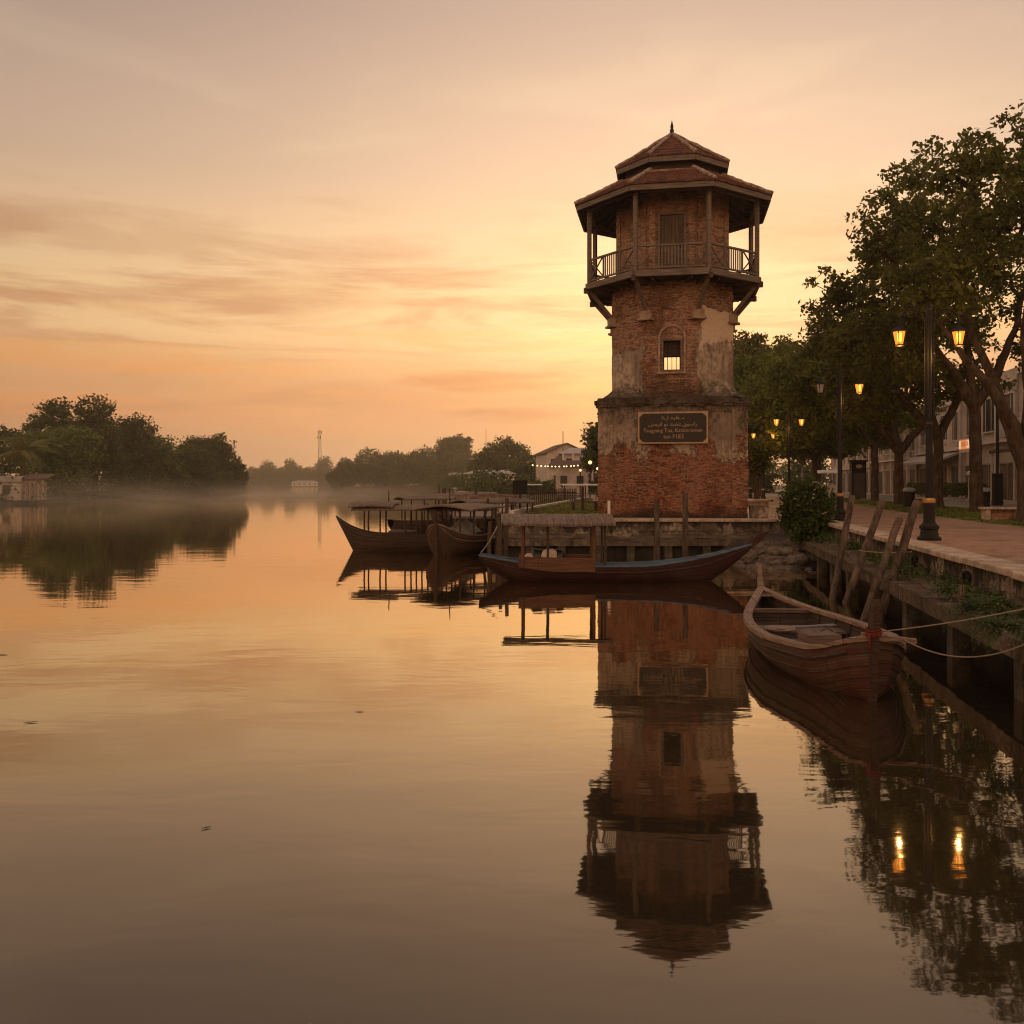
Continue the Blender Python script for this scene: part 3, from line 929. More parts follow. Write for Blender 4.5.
# shaft with a window through front and back
AS, SZ0, SZ1 = 2.24, 4.2, 8.55
WX0, WX1, WZ0, WZ1 = -0.36, 0.36, 5.27, 6.43
sm = MB()
A = octo(AS)
for k in range(8):
    j = (k + 1) % 8
    p, q = A[k], A[j]
    if k in (1, 5):     # back, front
        ysgn = 1 if k == 1 else -1
        hw = abs(p[0])
        xs = [-hw, WX0, WX1, hw]
        zs = [SZ0, WZ0, WZ1, SZ1]
        for a in range(3):
            for b in range(3):
                if a == 1 and b == 1:
                    continue
                x0, x1, z0, z1 = xs[a], xs[a + 1], zs[b], zs[b + 1]
                nu, nv = max(1, int((x1 - x0) / 0.17)), max(1, int((z1 - z0) / 0.17))
                y = ysgn * AS
                if ysgn < 0:
                    sm.grid((x0, y, z0), (x1, y, z0), (x1, y, z1), (x0, y, z1), nu, nv)
                else:
                    sm.grid((x1, y, z0), (x0, y, z0), (x0, y, z1), (x1, y, z1), nu, nv)
        y0, y1 = ysgn * AS, ysgn * (AS - 0.42)
        sm.add([(WX0, y0, WZ0), (WX0, y1, WZ0), (WX0, y1, WZ1), (WX0, y0, WZ1), (WX1, y0, WZ0), (WX1, y1, WZ0), (WX1, y1, WZ1), (WX1, y0, WZ1)],
               [(0, 1, 2, 3), (4, 7, 6, 5), (0, 4, 5, 1), (3, 2, 6, 7)])
    else:
        w = math.hypot(q[0] - p[0], q[1] - p[1])
        sm.grid((p[0], p[1], SZ0), (q[0], q[1], SZ0), (q[0], q[1], SZ1), (p[0], p[1], SZ1), int(w / 0.17), 25)
sm.rough(0.022, 1.9, 2.0)
sm.build('shaft', MAT['shaft'], tower)
im = MB()
A = octo(AS - 0.42)
for k in range(8):
    j = (k + 1) % 8
    p, q = A[k], A[j]
    if k in (1, 5):
        hw = abs(p[0])
        y = p[1]
        xs, zs = [-hw, WX0, WX1, hw], [SZ0, WZ0, WZ1, SZ1]
        for a in range(3):
            for b in range(3):
                if not (a == 1 and b == 1):
                    im.add([(xs[a], y, zs[b]), (xs[a + 1], y, zs[b]), (xs[a + 1], y, zs[b + 1]), (xs[a], y, zs[b + 1])], [(0, 1, 2, 3)])
    else:
        im.add([(p[0], p[1], SZ0), (q[0], q[1], SZ0), (q[0], q[1], SZ1), (p[0], p[1], SZ1)], [(0, 3, 2, 1)])
im.build('inner_wall', MAT['dark_concrete'], tower)
for ysgn in (-1, 1):
    y = ysgn * (AS - 0.05)
    fr = MB()
    t = 0.055
    fr.box((WX0 + t / 2, y, (WZ0 + WZ1) / 2), (t, 0.14, WZ1 - WZ0 - 0.004))
    fr.box((WX1 - t / 2, y, (WZ0 + WZ1) / 2), (t, 0.14, WZ1 - WZ0 - 0.004))
    fr.box((0, y, WZ1 - t / 2), (WX1 - WX0 - 2 * t, 0.137, t))
    fr.box((0, y, WZ0 + t / 2), (WX1 - WX0 - 2 * t, 0.137, t))
    fo = fr.build('window', MAT['timber'], tower)
    bb = MB()
    for i in range(3 if ysgn < 0 else 0):
        bb.tube([(-0.155 + 0.155 * i, y, WZ0 + 0.03), (-0.155 + 0.155 * i, y, WZ1 - 0.03)], 0.014, 6)
    if ysgn < 0:
        bb.build('window_bars', MAT['metal'], fo)
# upper half of the opening is boarded inside
bo = MB().box((0, -(AS - 0.30), WZ1 - 0.30), (WX1 - WX0 - 0.02, 0.04, 0.56))
bo.build('shutter', MAT['timber_dark'], tower)
# arched surround and tympanum
ar = MB()
N = 14
rin, rout = 0.43, 0.505
zc = WZ1 + 0.02
prof = []
for i in range(N + 1):
    a = PI * i / N
    prof.append((math.cos(a), math.sin(a)))
pin = [(0.42, WZ0 - 0.02), (0.42, zc)] + [(rin * c, zc + rin * 1.0 * s) for c, s in prof[1:-1]] + [(-0.42, zc), (-0.42, WZ0 - 0.02)]
pout = [(0.495, WZ0 - 0.02), (0.495, zc)] + [(rout * c, zc + rout * 1.0 * s) for c, s in prof[1:-1]] + [(-0.495, zc), (-0.495, WZ0 - 0.02)]
rings = [[(x, -AS + 0.05, z) for x, z in pin], [(x, -AS - 0.045, z) for x, z in pin], [(x, -AS - 0.045, z) for x, z in pout], [(x, -AS + 0.05, z) for x, z in pout]]
ar.loft(rings, closed=False)
ar.f = [tuple(reversed(f)) for f in ar.f]
ar.box((0, -AS - 0.02, WZ0 - 0.06), (1.06, 0.12, 0.08))
ar.rough(0.012, 5.0, 9.0)
ar.build('window_surround', MAT['corbel'], tower)

# balcony
FZ = 8.72
AP = 3.16
bf = MB()
bf.prism(octo(AP - 0.06), FZ - 0.14, FZ)
bf.build('balcony_floor', MAT['timber_dark'], tower)
be = MB()
P = octo(AP)
for k in range(8):
    j = (k + 1) % 8
    be.bar((P[k][0], P[k][1], FZ - 0.10), (P[j][0], P[j][1], FZ - 0.10), 0.10, 0.215, PI / 2 if False else 0)
be.v = [(x, y, z) for x, y, z in be.v]
be.build('edge_beam', MAT['timber'], tower)
for k in range(8):
    jm = MB()
    c, s = math.cos(PI / 8 + k * PI / 4), math.sin(PI / 8 + k * PI / 4)
    r0, r1 = 2.2, AP / math.cos(PI / 8) + 0.10
    jm.bar((r0 * c, r0 * s, FZ - 0.25), (r1 * c, r1 * s, FZ - 0.25), 0.13, 0.20)
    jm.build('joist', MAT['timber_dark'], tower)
    for o in (-0.25, 0.25):
        jm = MB()
        a = k * PI / 4 + o * 0.9
        c, s = math.cos(a), math.sin(a)
        jm.bar((2.1 * c, 2.1 * s, FZ - 0.22), (3.08 * c, 3.08 * s, FZ - 0.22), 0.09, 0.13)
        jm.build('joist', MAT['timber_dark'], tower)
AC = 3.06
rp = AC / math.cos(PI / 8)
post0 = None
for k in range(8):
    a = PI / 8 + k * PI / 4
    c, s = math.cos(a), math.sin(a)
    if post0 is None:
        post0 = MB().box((0, 0, 1.42), (0.145, 0.145, 2.86)).build('post', MAT['timber'], tower, bevel=0.012)
        strut0 = MB()
        strut0.bar((-0.98, 0, -1.34), (0.02, 0, -0.22), 0.13, 0.12)
        strut0 = strut0.build('strut', MAT['timber'], tower, bevel=0.01)
        corb0 = MB()
        corb0.box((0, 0, 0.14), (0.40, 0.42, 0.28))
        corb0.box((0.03, 0, -0.03), (0.48, 0.54, 0.09))
        corb0.rough(0.015, 5.0, 3.0)
        corb0 = corb0.build('corbel', MAT['corbel'], tower, bevel=0.015)
        po, st, co = post0, strut0, corb0
    else:
        po, st, co = post0.copy(), strut0.copy(), corb0.copy()
        for o in (po, st, co):
            COL.objects.link(o)
    po.location = (rp * c, rp * s, FZ - 0.01)
    po.rotation_euler = (0, 0, a)
    st.location = (3.32 * c, 3.32 * s, FZ)
    st.rotation_euler = (0, 0, a)
    co.location = (2.34 * c, 2.34 * s, FZ - 1.54)
    co.rotation_euler = (0, 0, a)
# railing: one panel per side, X braces outside and slats in the middle
side = 2 * AC * math.tan(PI / 8)
pr = MB()
hw = side / 2 - 0.08
pr.box((0, 0, 0.90), (2 * hw, 0.09, 0.065))
pr.box((0, 0, 0.12), (2 * hw, 0.07, 0.06))
xs = 0.46
for sx in (-1, 1):
    pr.box((sx * xs, 0, 0.51), (0.05, 0.06, 0.716))
    pr.bar((sx * (xs + 0.03), 0.012, 0.16), (sx * hw, 0.012, 0.86), 0.045, 0.035)
    pr.bar((sx * (xs + 0.03), -0.025, 0.86), (sx * hw, -0.025, 0.16), 0.045, 0.035)
for i in range(7):
    x = -xs + 0.115 * (i + 1)
    pr.box((x, 0, 0.51), (0.05, 0.025, 0.716))
pan0 = None
for k in range(8):
    a = k * PI / 4
    if pan0 is None:
        pan0 = pr.build('railing', MAT['timber'], tower)
        pn = pan0
    else:
        pn = pan0.copy()
        COL.objects.link(pn)
    pn.location = (AC * math.cos(a), AC * math.sin(a), FZ)
    pn.rotation_euler = (0, 0, a + PI / 2)

# upper room
AU = 2.08
um = MB()
ring_wall(um, AU, FZ - 0.05, AU, 12.62, 0.17)
um.rough(0.012, 2.0, 7.0)
um.build('upper_room', MAT['lantern_brick'], tower)
pu = MB()
for k in (5, 4, 6):
    a = -PI / 2 + (k - 5) * PI / 4
    for o in (-0.70, 0.70):
        c = Vector((math.cos(a), math.sin(a), 0)) * (AU + 0.0)
        t = Vector((-math.sin(a), math.cos(a), 0)) * o
        pu.box((c.x + t.x, c.y + t.y, 10.62), (0.22, 0.10, 3.76), a + PI / 2)
pu.build('wall_strip', MAT['lantern_brick'], tower)
dm = MB()
dm.box((0, -AU - 0.015, FZ + 1.10), (0.84, 0.05, 2.18))
door = dm.build('door', MAT['door'], tower)
df = MB()
df.box((-0.465, -AU - 0.03, FZ + 1.11), (0.09, 0.12, 2.22))
df.box((0.465, -AU - 0.03, FZ + 1.11), (0.09, 0.12, 2.22))
df.box((0, -AU - 0.03, FZ + 2.27), (1.04, 0.13, 0.10))
df.build('door_frame', MAT['timber'], door)
dh = MB().tube([(0.30, -AU - 0.07, FZ + 1.0), (0.30, -AU - 0.07, FZ + 1.14)], 0.015, 6)
dh.build('handle', MAT['metal'], door)


def tiled(name, a0, z0, a1, z1, courses, parent):
    """octagonal skirt of stepped tile courses from eave (a0,z0) to top (a1,z1)"""
    mb = MB()
    rng = random.Random(int(a0 * 100))
    for c in range(courses):
        f0, f1 = c / courses, (c + 1.18) / courses
        f1 = min(f1, 1.0)
        la, lb = a0 + (a1 - a0) * f0, a0 + (a1 - a0) * f1
        za, zb = z0 + (z1 - z0) * f0, z0 + (z1 - z0) * f1
        lift = 0.045
        P0, P1, P2 = octo(la, za - 0.012), octo(la, za + lift), octo(max(lb, 0.02), zb + 0.004)
        for k in range(8):
            j = (k + 1) % 8
            w = (Vector(P0[k]) - Vector(P0[j])).length
            n = max(1, int(w / 0.17))
            q = len(mb.v)
            for i in range(n + 1):
                t = i / n
                jit = rng.uniform(-0.012, 0.014)
                for Pk, dz in ((P0, jit), (P1, jit), (P2, 0.0)):
                    a, b = Vector(Pk[k]), Vector(Pk[j])
                    p = a.lerp(b, t)
                    mb.v.append((p.x, p.y, p.z + dz))
            for i in range(n):
                s = q + 3 * i
                mb.f.append((s, s + 3, s + 4, s + 1))
                mb.f.append((s + 1, s + 4, s + 5, s + 2))
    return mb.build(name, MAT['tile'], parent)


def hips(parent, a0, z0, a1, z1, r=0.075, lift=0.06, seed=0):
    for k in range(8):
        mb = MB()
        A, B = Vector(octo(a0, z0)[k]), Vector(octo(max(a1, .01), z1)[k])
        rng = random.Random(seed + k)
        pts, rad = [], []
        for i in range(15):
            p = A.lerp(B, i / 14)
            pts.append((p.x, p.y, p.z + lift + rng.uniform(-.012, .012)))
            rad.append(r * rng.uniform(0.78, 1.2))
        mb.tube(pts, rad, 7)
        mb.build('hip_ridge', MAT['ridge'], parent)


lower = tiled('lower_roof', 3.59, 11.66, 1.84, 12.68, 8, tower)
hips(lower, 3.58, 11.66, 1.84, 12.68, 0.075, 0.06, 1)
fm = MB()
P = octo(3.50)
for k in range(8):
    j = (k + 1) % 8
    fm.bar((P[k][0], P[k][1], 11.55), (P[j][0], P[j][1], 11.55), 0.07, 0.19)
fm.build('fascia', MAT['timber'], lower)
sf = MB()
A, B = octo(3.52, 11.60), octo(2.0, 12.46)
for k in range(8):
    j = (k + 1) % 8
    sf.add([A[k], A[j], B[j], B[k]], [(0, 3, 2, 1)])
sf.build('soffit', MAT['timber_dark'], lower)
rf = MB()
for k in range(8):
    for o in (-0.28, -0.14, 0.0, 0.14, 0.28, PI / 8):
        a = k * PI / 4 + o
        ro = 3.44 / math.cos(o) if abs(o) < 0.3 else 3.62
        ri = 2.0 / math.cos(o)
        rf.bar((ro * math.cos(a), ro * math.sin(a), 11.57), (ri * math.cos(a), ri * math.sin(a), 12.37), 0.07, 0.11)
rf.build('rafters', MAT['timber'], lower)
pl = MB()
P = octo(AC)
for k in range(8):
    j = (k + 1) % 8
    pl.bar((P[k][0], P[k][1], 11.58), (P[j][0], P[j][1], 11.58), 0.12, 0.13)
pl.build('wall_plate', MAT['timber'], lower)
dm = MB()
ring_wall(dm, 1.74, 12.5, 1.74, 13.16, 0.3)
dm.build('drum', MAT['timber_dark'], tower)
upper = tiled('upper_roof', 2.10, 13.13, 0.0, 14.62, 9, tower)
hips(upper, 2.10, 13.13, 0.0, 14.62, 0.065, 0.055, 30)
fm = MB()
P = octo(2.03)
for k in range(8):
    j = (k + 1) % 8
    fm.bar((P[k][0], P[k][1], 13.02), (P[j][0], P[j][1], 13.02), 0.07, 0.20)
fm.build('fascia', MAT['timber'], upper)
sf = MB()
A, B = octo(2.04, 13.06), octo(1.66, 13.10)
for k in range(8):
    j = (k + 1) % 8
    sf.add([A[k], A[j], B[j], B[k]], [(0, 3, 2, 1)])
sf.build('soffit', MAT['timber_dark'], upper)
fi = MB().lathe([(0.0, 14.55), (0.13, 14.56), (0.13, 14.66), (0.07, 14.72), (0.085, 14.80), (0.05, 14.86), (0.062, 14.95), (0.03, 15.08), (0.0, 15.22)], 10)
fi.build('finial', MAT['metal'], tower, smooth=True)

# plaque on the base
pq = empty('plaque', TW + Matrix.Rotation(TRZ, 3, 'Z') @ Vector((0.03, -2.70, 3.20)), TRZ, 'dark plaque with gilt border and lettering on the tower base', 'plaque')
PW, PH = 2.46, 1.14


def oct_rect(w, h, c):
    return [(-w / 2 + c, -h / 2), (w / 2 - c, -h / 2), (w / 2, -h / 2 + c), (w / 2, h / 2 - c), (w / 2 - c, h / 2), (-w / 2 + c, h / 2), (-w / 2, h / 2 - c), (-w / 2, -h / 2 + c)]


def vert_prism(mb, pts, y0, y1):
    n = len(pts)
    mb.add([(x, y0, z) for x, z in pts] + [(x, y1, z) for x, z in pts],
           [tuple(range(n)), tuple(reversed(range(n, 2 * n)))] + [(i, n + i, n + (i + 1) % n, (i + 1) % n) for i in range(n)])
    return mb


MB().box((0, 0, 0), (PW, 0.06, PH)).build('frame', MAT['gilt'], pq, bevel=0.012)
vert_prism(MB(), oct_rect(PW - 0.12, PH - 0.12, 0.13), -0.042, 0.0).build('panel', MAT['bronze'], pq)


def text_mesh(name, body, size, loc, mat, parent, font=None, width=None, align='CENTER', extr=0.004):
    cu = bpy.data.curves.new(name, 'FONT')
    cu.body = body
    cu.size = size
    cu.align_x = align
    cu.align_y = 'CENTER'
    cu.extrude = extr
    cu.resolution_u = 3
    ob = bpy.data.objects.new(name + '_text', cu)
    COL.objects.link(ob)
    bpy.context.view_layer.update()
    dg = bpy.context.evaluated_depsgraph_get()
    me = bpy.data.meshes.new_from_object(ob.evaluated_get(dg))
    bpy.data.objects.remove(ob)
    me.name = name
    if width and len(me.vertices):
        xs = [v.co.x for v in me.vertices]
        k = width / max(1e-4, max(xs) - min(xs))
        for v in me.vertices:
            v.co.x *= k
    me.materials.clear()
    me.materials.append(mat)
    o = bpy.data.objects.new(name, me)
    COL.objects.link(o)
    o.parent = parent
    o.location = loc
    o.rotation_euler = (R(90), 0, 0)
    return o


def vis(t):     # joined Arabic forms, already in left-to-right order
    return t


LINES = [("\uFE8E\uFEE7\uFEDE \uFEE3\uFEAE\uFED7\uFE90", 0.17, 0.355, 0.80), ("\uFEE6\uFEF4\uFEE4\uFEAE\uFED7 \uFEEE\uFEE7 \uFEA9\uFEE8\uFEB8\uFE98 \uFED6\uFEEE\uFEB3\uFE8D\uFEAD", 0.18, 0.125, 1.70)]
for body, size, zz, wd in LINES:
    text_mesh('lettering', body, size, (0, -0.044, zz), MAT['gilt'], pq, width=wd)
text_mesh('lettering', "Taugyang Tua, Katzinromen", 0.19, (0, -0.044, -0.10), MAT['gilt'], pq, width=2.06)
text_mesh('lettering', "tan F1E3", 0.20, (0.03, -0.044, -0.32), MAT['gilt'], pq, width=0.70)
sb = MB().box((0, 0, 0.22), (0.62, 0.55, 0.44))
sb.rough(0.02, 4, 2)
tag(sb.build('stone_block', MAT['stone'], None, TW + Matrix.Rotation(TRZ, 3, 'Z') @ Vector((3.02, -2.35, 0)), TRZ, bevel=0.03), 'low mossy stone block against the right foot of the tower', 'stone block')

# ================================================================== BOATS
def sstep(a, b, x):
    t = max(0.0, min(1.0, (x - a) / (b - a)))
    return t * t * (3 - 2 * t)


class Hull:
    """u=0 stern .. u=1 bow along +x; z=0 is the waterline"""

    def __init__(s, L, beam, sheer, keel, thick=0.045, p=0.75, q=1.5, nu=44, nv=9):
        s.L, s.beam, s.sheer, s.keel, s.th, s.p, s.q, s.nu, s.nv = L, beam, sheer, keel, thick, p, q, nu, nv

    def x(s, u, z=0.0):
        return (u - 0.5) * s.L

    def pt(s, u, v, side, inset=0.0):
        b = max(0.015, s.beam(u) - inset)
        k, g = s.keel(u) + inset, s.sheer(u)
        return (s.x(u), side * b * math.sin(v * PI / 2) ** s.p, k + (g - k) * v ** s.q)

    def half_at(s, u, z):
        k, g = s.keel(u) + s.th, s.sheer(u)
        if z <= k: return 0.0
        v = min(1.0, (z - k) / (g - k)) ** (1 / s.q)
        return max(0.0, s.beam(u) - s.th) * math.sin(v * PI / 2) ** s.p

    def shell(s, inset, name, mat, root, flip=False):
        mb, uv = MB(), []
        n = 2 * s.nv + 1
        for i in range(s.nu + 1):
            u = i / s.nu
            for j in range(n):
                w = (j - s.nv) / s.nv
                p = s.pt(u, abs(w), 1 if w >= 0 else -1, inset)
                mb.v.append(p)
                uv.append((p[0], abs(w) * 0.95 + (3 if w > 0 else 0)))
        for i in range(s.nu):
            for j in range(n - 1):
                q = i * n + j
                f = (q, q + 1, q + n + 1, q + n)
                mb.f.append(tuple(reversed(f)) if not flip else f)
        # close both ends
        mb.f.append(tuple(range(n)) if not flip else tuple(reversed(range(n))))
        e = s.nu * n
        mb.f.append(tuple(e + j for j in reversed(range(n))) if not flip else tuple(e + j for j in range(n)))
        return mb.build(name, mat, root, smooth=False, uvs=uv)

    def rail(s, name, mat, root, w=0.09, h=0.05, u0=0.0, u1=1.0, out=0.02, dz=0.0):
        for side in (-1, 1):
            mb = MB()
            rings = []
            n = s.nu
            for i in range(n + 1):
                u = u0 + (u1 - u0) * i / n
                x, y, z = s.pt(u, 1.0, side)
                e = 0.01
                xa, ya, _ = s.pt(max(0, u - e), 1, side)
                xb, yb, _ = s.pt(min(1, u + e), 1, side)
                t = Vector((xb - xa, yb - ya, 0)).normalized()
                nn = Vector((t.y, -t.x, 0)) * (-side)
                if nn.y * side < 0 and abs(nn.y) > 0.2: nn = -nn
                P = Vector((x, y, z + dz))
                o, i_ = P + nn * out, P - nn * (w - out)
                if abs(y) < w * 0.6:
                    i_ = Vector((i_.x, 0.0, i_.z)) if (i_.y * side) < 0 else i_
                rings.append([tuple(o - Vector((0, 0, h / 2))), tuple(o + Vector((0, 0, h / 2))), tuple(i_ + Vector((0, 0, h / 2))), tuple(i_ - Vector((0, 0, h / 2)))])
            mb.loft(rings)
            if side > 0: mb.f = [tuple(reversed(f)) for f in mb.f]
            mb.build(name, mat, root)

    def strake(s, name, mat, root, v, r=0.018):
        for side in (-1, 1):
            pts = [Vector(s.pt(0.02 + 0.96 * i / 40, v, side)) for i in range(41)]
            MB().tube(pts, r, 5).build(name, mat, root)

    def floor(s, name, mat, root, z, u0=0.06, u1=0.94):
        mb = MB()
        n = 30
        L_, R_ = [], []
        for i in range(n + 1):
            u = u0 + (u1 - u0) * i / n
            h = max(0.01, s.half_at(u, z) + 0.012)
            L_.append((s.x(u), -h, z))
            R_.append((s.x(u), h, z))
        mb.v = L_ + R_
        mb.f = [(i, i + 1, n + 2 + i, n + 1 + i) for i in range(n)]
        mb.build(name, mat, root)

    def ribs(s, name, mat, root, us, r=0.02):
        for u in us:
            pts = []
            for j in range(17):
                w = (j - 8) / 8
                x, y, z = s.pt(u, abs(w), 1 if w >= 0 else -1, s.th + 0.012)
                if z > -0.02:
                    pts.append((x, y, z))
            half = [p for p in pts if p[1] > 0.02], [p for p in pts if p[1] < -0.02]
            for h in half:
                if len(h) > 1:
                    MB().tube(h, r, 5).build(name, mat, root)

    def thwart(s, name, mat, root, u, z, w=0.22, h=0.035, du=0.0):
        b = min(s.half_at(u - w / s.L / 2, z), s.half_at(u + w / s.L / 2, z)) + 0.03
        return MB().box((s.x(u), 0, z), (w, 2 * b, h)).build(name, mat, root, bevel=0.008)


def canopy(root, mat, x0, x1, hw, z, camber=0.10, sag=0.04, th=0.05, name='canopy', rough=0.012, ends=0.0):
    mb = MB()
    nx, ny = 24, 8
    top, uvs = [], []
    for lay in (0, 1):
        for i in range(nx + 1):
            t = i / nx
            for j in range(ny + 1):
                w = -1 + 2 * j / ny
                x = x0 + (x1 - x0) * t
                zz = z + camber * (1 - w * w) - sag * 4 * t * (1 - t) + ends * (2 * t - 1) ** 2 - (th if lay else 0)
                zz += rough * mnoise.noise(Vector((x * 3, w * 2, 1.0))) * 2
                yy = w * hw * (1 + 0.04 * mnoise.noise(Vector((x * 4, w * 3, 7))))
                mb.v.append((x, yy, zz))
                uvs.append((yy, x))
    n = (nx + 1) * (ny + 1)
    for i in range(nx):
        for j in range(ny):
            q = i * (ny + 1) + j
            mb.f.append((q, q + ny + 1, q + ny + 2, q + 1))
            mb.f.append((n + q, n + q + 1, n + q + ny + 2, n + q + ny + 1))
    for i in range(nx):
        q = i * (ny + 1)
        mb.f.append((q, n + q, n + q + ny + 1, q + ny + 1))
        q += ny
        mb.f.append((q, q + ny + 1, n + q + ny + 1, n + q))
    for j in range(ny):
        mb.f.append((j, j + 1, n + j + 1, n + j))
        q = nx * (ny + 1) + j
        mb.f.append((q, n + q, n + q + 1, q + 1))
    return mb.build(name, mat, root, uvs=uvs)


def posts(root, mat, spots, r=0.03, name='canopy_post'):
    for x, y, z0, z1 in spots:
        MB().tube([(x, y, z0), (x + 0.01, y, (z0 + z1) / 2), (x, y, z1)], [r, r * 0.95, r], 7).build(name, mat, root)


# ---- near wooden rowing boat (bow towards the camera)
def near_boat():
    L = 5.75

    def beam(u):
        a = max(0.0, min(1.0, u / 0.62))
        aft = math.sin(a * PI / 2) ** 0.95
        b = max(0.0, (1 - u) / 0.30)
        fwd = min(1.0, b) ** 0.42 if b < 1 else 1.0
        return 0.86 * min(aft, fwd) if u > 0.62 else 0.86 * aft * (0.98 + 0.02 * a)

    sheer = lambda u: 0.43 + 0.08 * (2 * u - 1) ** 2 + 0.20 * max(0, (u - 0.86) / 0.14) ** 2 + 0.12 * max(0, (0.3 - u) / 0.3) ** 2
    def keel(u):
        k = -0.22
        if u > 0.88: k = -0.22 + 0.20 * sstep(0.88, 1.0, u)
        if u < 0.14: k = -0.22 + 0.75 * (1 - u / 0.14) ** 1.5
        return k
    H = Hull(L, beam, sheer, keel, 0.05, 0.72, 1.35, 60, 10)
    a, b = Vector((4.40, 16.1, 0)), Vector((4.12, 10.38, 0))
    d = b - a
    root = empty('rowing_boat', (a + b) / 2, math.atan2(d.y, d.x), 'weathered open wooden rowing boat moored beside the long quay wall', 'boat')
    H.shell(0.0, 'hull', MAT['hull_brown'], root)
    H.shell(0.05, 'hull_lining', MAT['hull_inside'], root, True)
    H.rail('gunwale', MAT['rail'], root, 0.13, 0.055, 0.0, 1.0, 0.035, 0.02)
    H.strake('rubbing_strake', MAT['hull_inside'], root, 0.88, 0.020)
    H.strake('rubbing_strake', MAT['hull_brown'], root, 0.68, 0.012)
    H.floor('bottom_boards', MAT['hull_inside'], root, 0.06, 0.08, 0.985)
    H.ribs('rib', MAT['hull_inside'], root, [0.14, 0.22, 0.30, 0.38, 0.46, 0.54, 0.62, 0.70, 0.78, 0.86], 0.022)
    H.thwart('thwart', MAT['thwart'], root, 0.25, 0.44, 0.09, 0.06)
    H.thwart('thwart', MAT['thwart'], root, 0.42, 0.29, 0.62, 0.04)
    H.thwart('thwart', MAT['thwart'], root, 0.72, 0.31, 0.22, 0.045)
    H.thwart('thwart', MAT['thwart'], root, 0.58, 0.27, 0.14, 0.04)
    hb = H.half_at(0.25, 0.40)
    bk = MB()
    bk.add([(H.x(0.25), -H.half_at(0.25, 0.07), 0.07), (H.x(0.25), H.half_at(0.25, 0.07), 0.07), (H.x(0.25), hb, 0.42), (H.x(0.25), -hb, 0.42)], [(0, 1, 2, 3)])
    bk.build('bulkhead', MAT['hull_inside'], root)
    # foredeck plank on one side, stern deck
    sd = MB()
    n = 8
    for i in range(n + 1):
        u = 0.005 + 0.085 * i / n
        w = H.beam(u) - 0.01
        sd.v += [(H.x(u), -w, H.sheer(u) + 0.01), (H.x(u), w, H.sheer(u) + 0.01)]
    for i in range(n):
        sd.f.append((2 * i, 2 * i + 2, 2 * i + 3, 2 * i + 1))
    sd.build('stern_deck', MAT['thwart'], root)
    MB().box((H.x(0.84), 0.42, 0.46), (0.56, 0.30, 0.04), R(-12)).build('side_bench', MAT['rail'], root, bevel=0.006)
    # stem and stern posts
    st = MB()
    st.loft([[(H.x(1.0) - 0.10 + dx, y, z) for dx, y in ((-0.05, -0.05), (0.06, -0.03), (0.06, 0.03), (-0.05, 0.05))] for dx0, z in ((0, -0.30),)] +
            [[(H.x(1.0) + ox + dx, y * s, z) for dx, y in ((-0.07, -0.05), (0.05, -0.035), (0.05, 0.035), (-0.07, 0.05))] for ox, z, s in ((-0.04, 0.0, 1), (0.0, 0.35, 1), (0.03, 0.75, 1.1), (0.06, 0.95, 1.1))] +
            [[(H.x(1.0) + 0.02, -0.035, 1.10), (H.x(1.0) + 0.12, -0.03, 1.19), (H.x(1.0) + 0.12, 0.03, 1.19), (H.x(1.0) + 0.02, 0.035, 1.10)]])
    st.build('stem_post', MAT['beam_dark'], root)
    sp = MB()
    sp.loft([[(H.x(0.0) + ox + dx, y * s, z) for dx, y in ((-0.04, -0.042), (0.05, -0.042), (0.05, 0.042), (-0.04, 0.042))] for ox, z, s in ((0.10, 0.2, 1), (0.03, 0.55, 1), (-0.02, 0.74, 1.1), (-0.05, 0.86, 0.75), (-0.10, 1.02, 0.7))])
    sp.build('stern_post', MAT['beam_grey'], root)
    # plank across the bow
    MB().bar((H.x(1.0) - 0.10, -0.10, 0.745), (H.x(1.0) - 0.02, 0.48, 0.69), 0.10, 0.05).build('bow_plank', MAT['rail'], root)
    rp_ = MB()
    for k in range(3):
        rp_.tube([(H.x(1.0) + 0.0 + 0.085 * math.cos(a_), 0.075 * math.sin(a_), 0.76 + 0.028 * k + 0.012 * math.sin(2 * a_)) for a_ in [2 * PI * i / 14 for i in range(15)]], 0.018, 6)
    rp_.tube([(H.x(1.0) + 0.06, -0.07, 0.78), (H.x(1.0) + 0.10, -0.08, 0.70), (H.x(1.0) + 0.09, -0.075, 0.62)], 0.016, 6)
    tag(rp_.build('rag_lashing', MAT['red_rope'], None, root.location, root.rotation_euler.z), 'red rag tied round the stem of the weathered rowing boat', 'rag')
    bx = MB().box((0, 0, 0.10), (0.30, 0.50, 0.20))
    bx.rough(0.008, 6, 1)
    M = Matrix.Translation(root.location) @ Matrix.Rotation(root.rotation_euler.z, 4, 'Z')
    tag(bx.build('wooden_box', MAT['thwart'], None, M @ Vector((H.x(0.74), -0.18, 0.336)), root.rotation_euler.z + 0.15, bevel=0.03), 'small worn wooden box standing on a thwart of the rowing boat', 'box')
    oar = MB()
    oar.tube([(-0.45, 0.0, 0), (0.40, 0.03, 0.0)], 0.018, 7)
    oar.box((0.55, 0.035, 0.0), (0.34, 0.12, 0.02), 0.05)
    tag(oar.build('paddle', MAT['tarp'], None, M @ Vector((H.x(0.42), 0.12, 0.332)), root.rotation_euler.z + 1.9), 'pale paddle lying across the wide seat of the rowing boat', 'paddle')
    bu = empty('bucket', M @ Vector((H.x(0.52), 0.30, 0.075)), 0.4, 'small dark bucket standing on the bottom boards of the rowing boat', 'bucket')
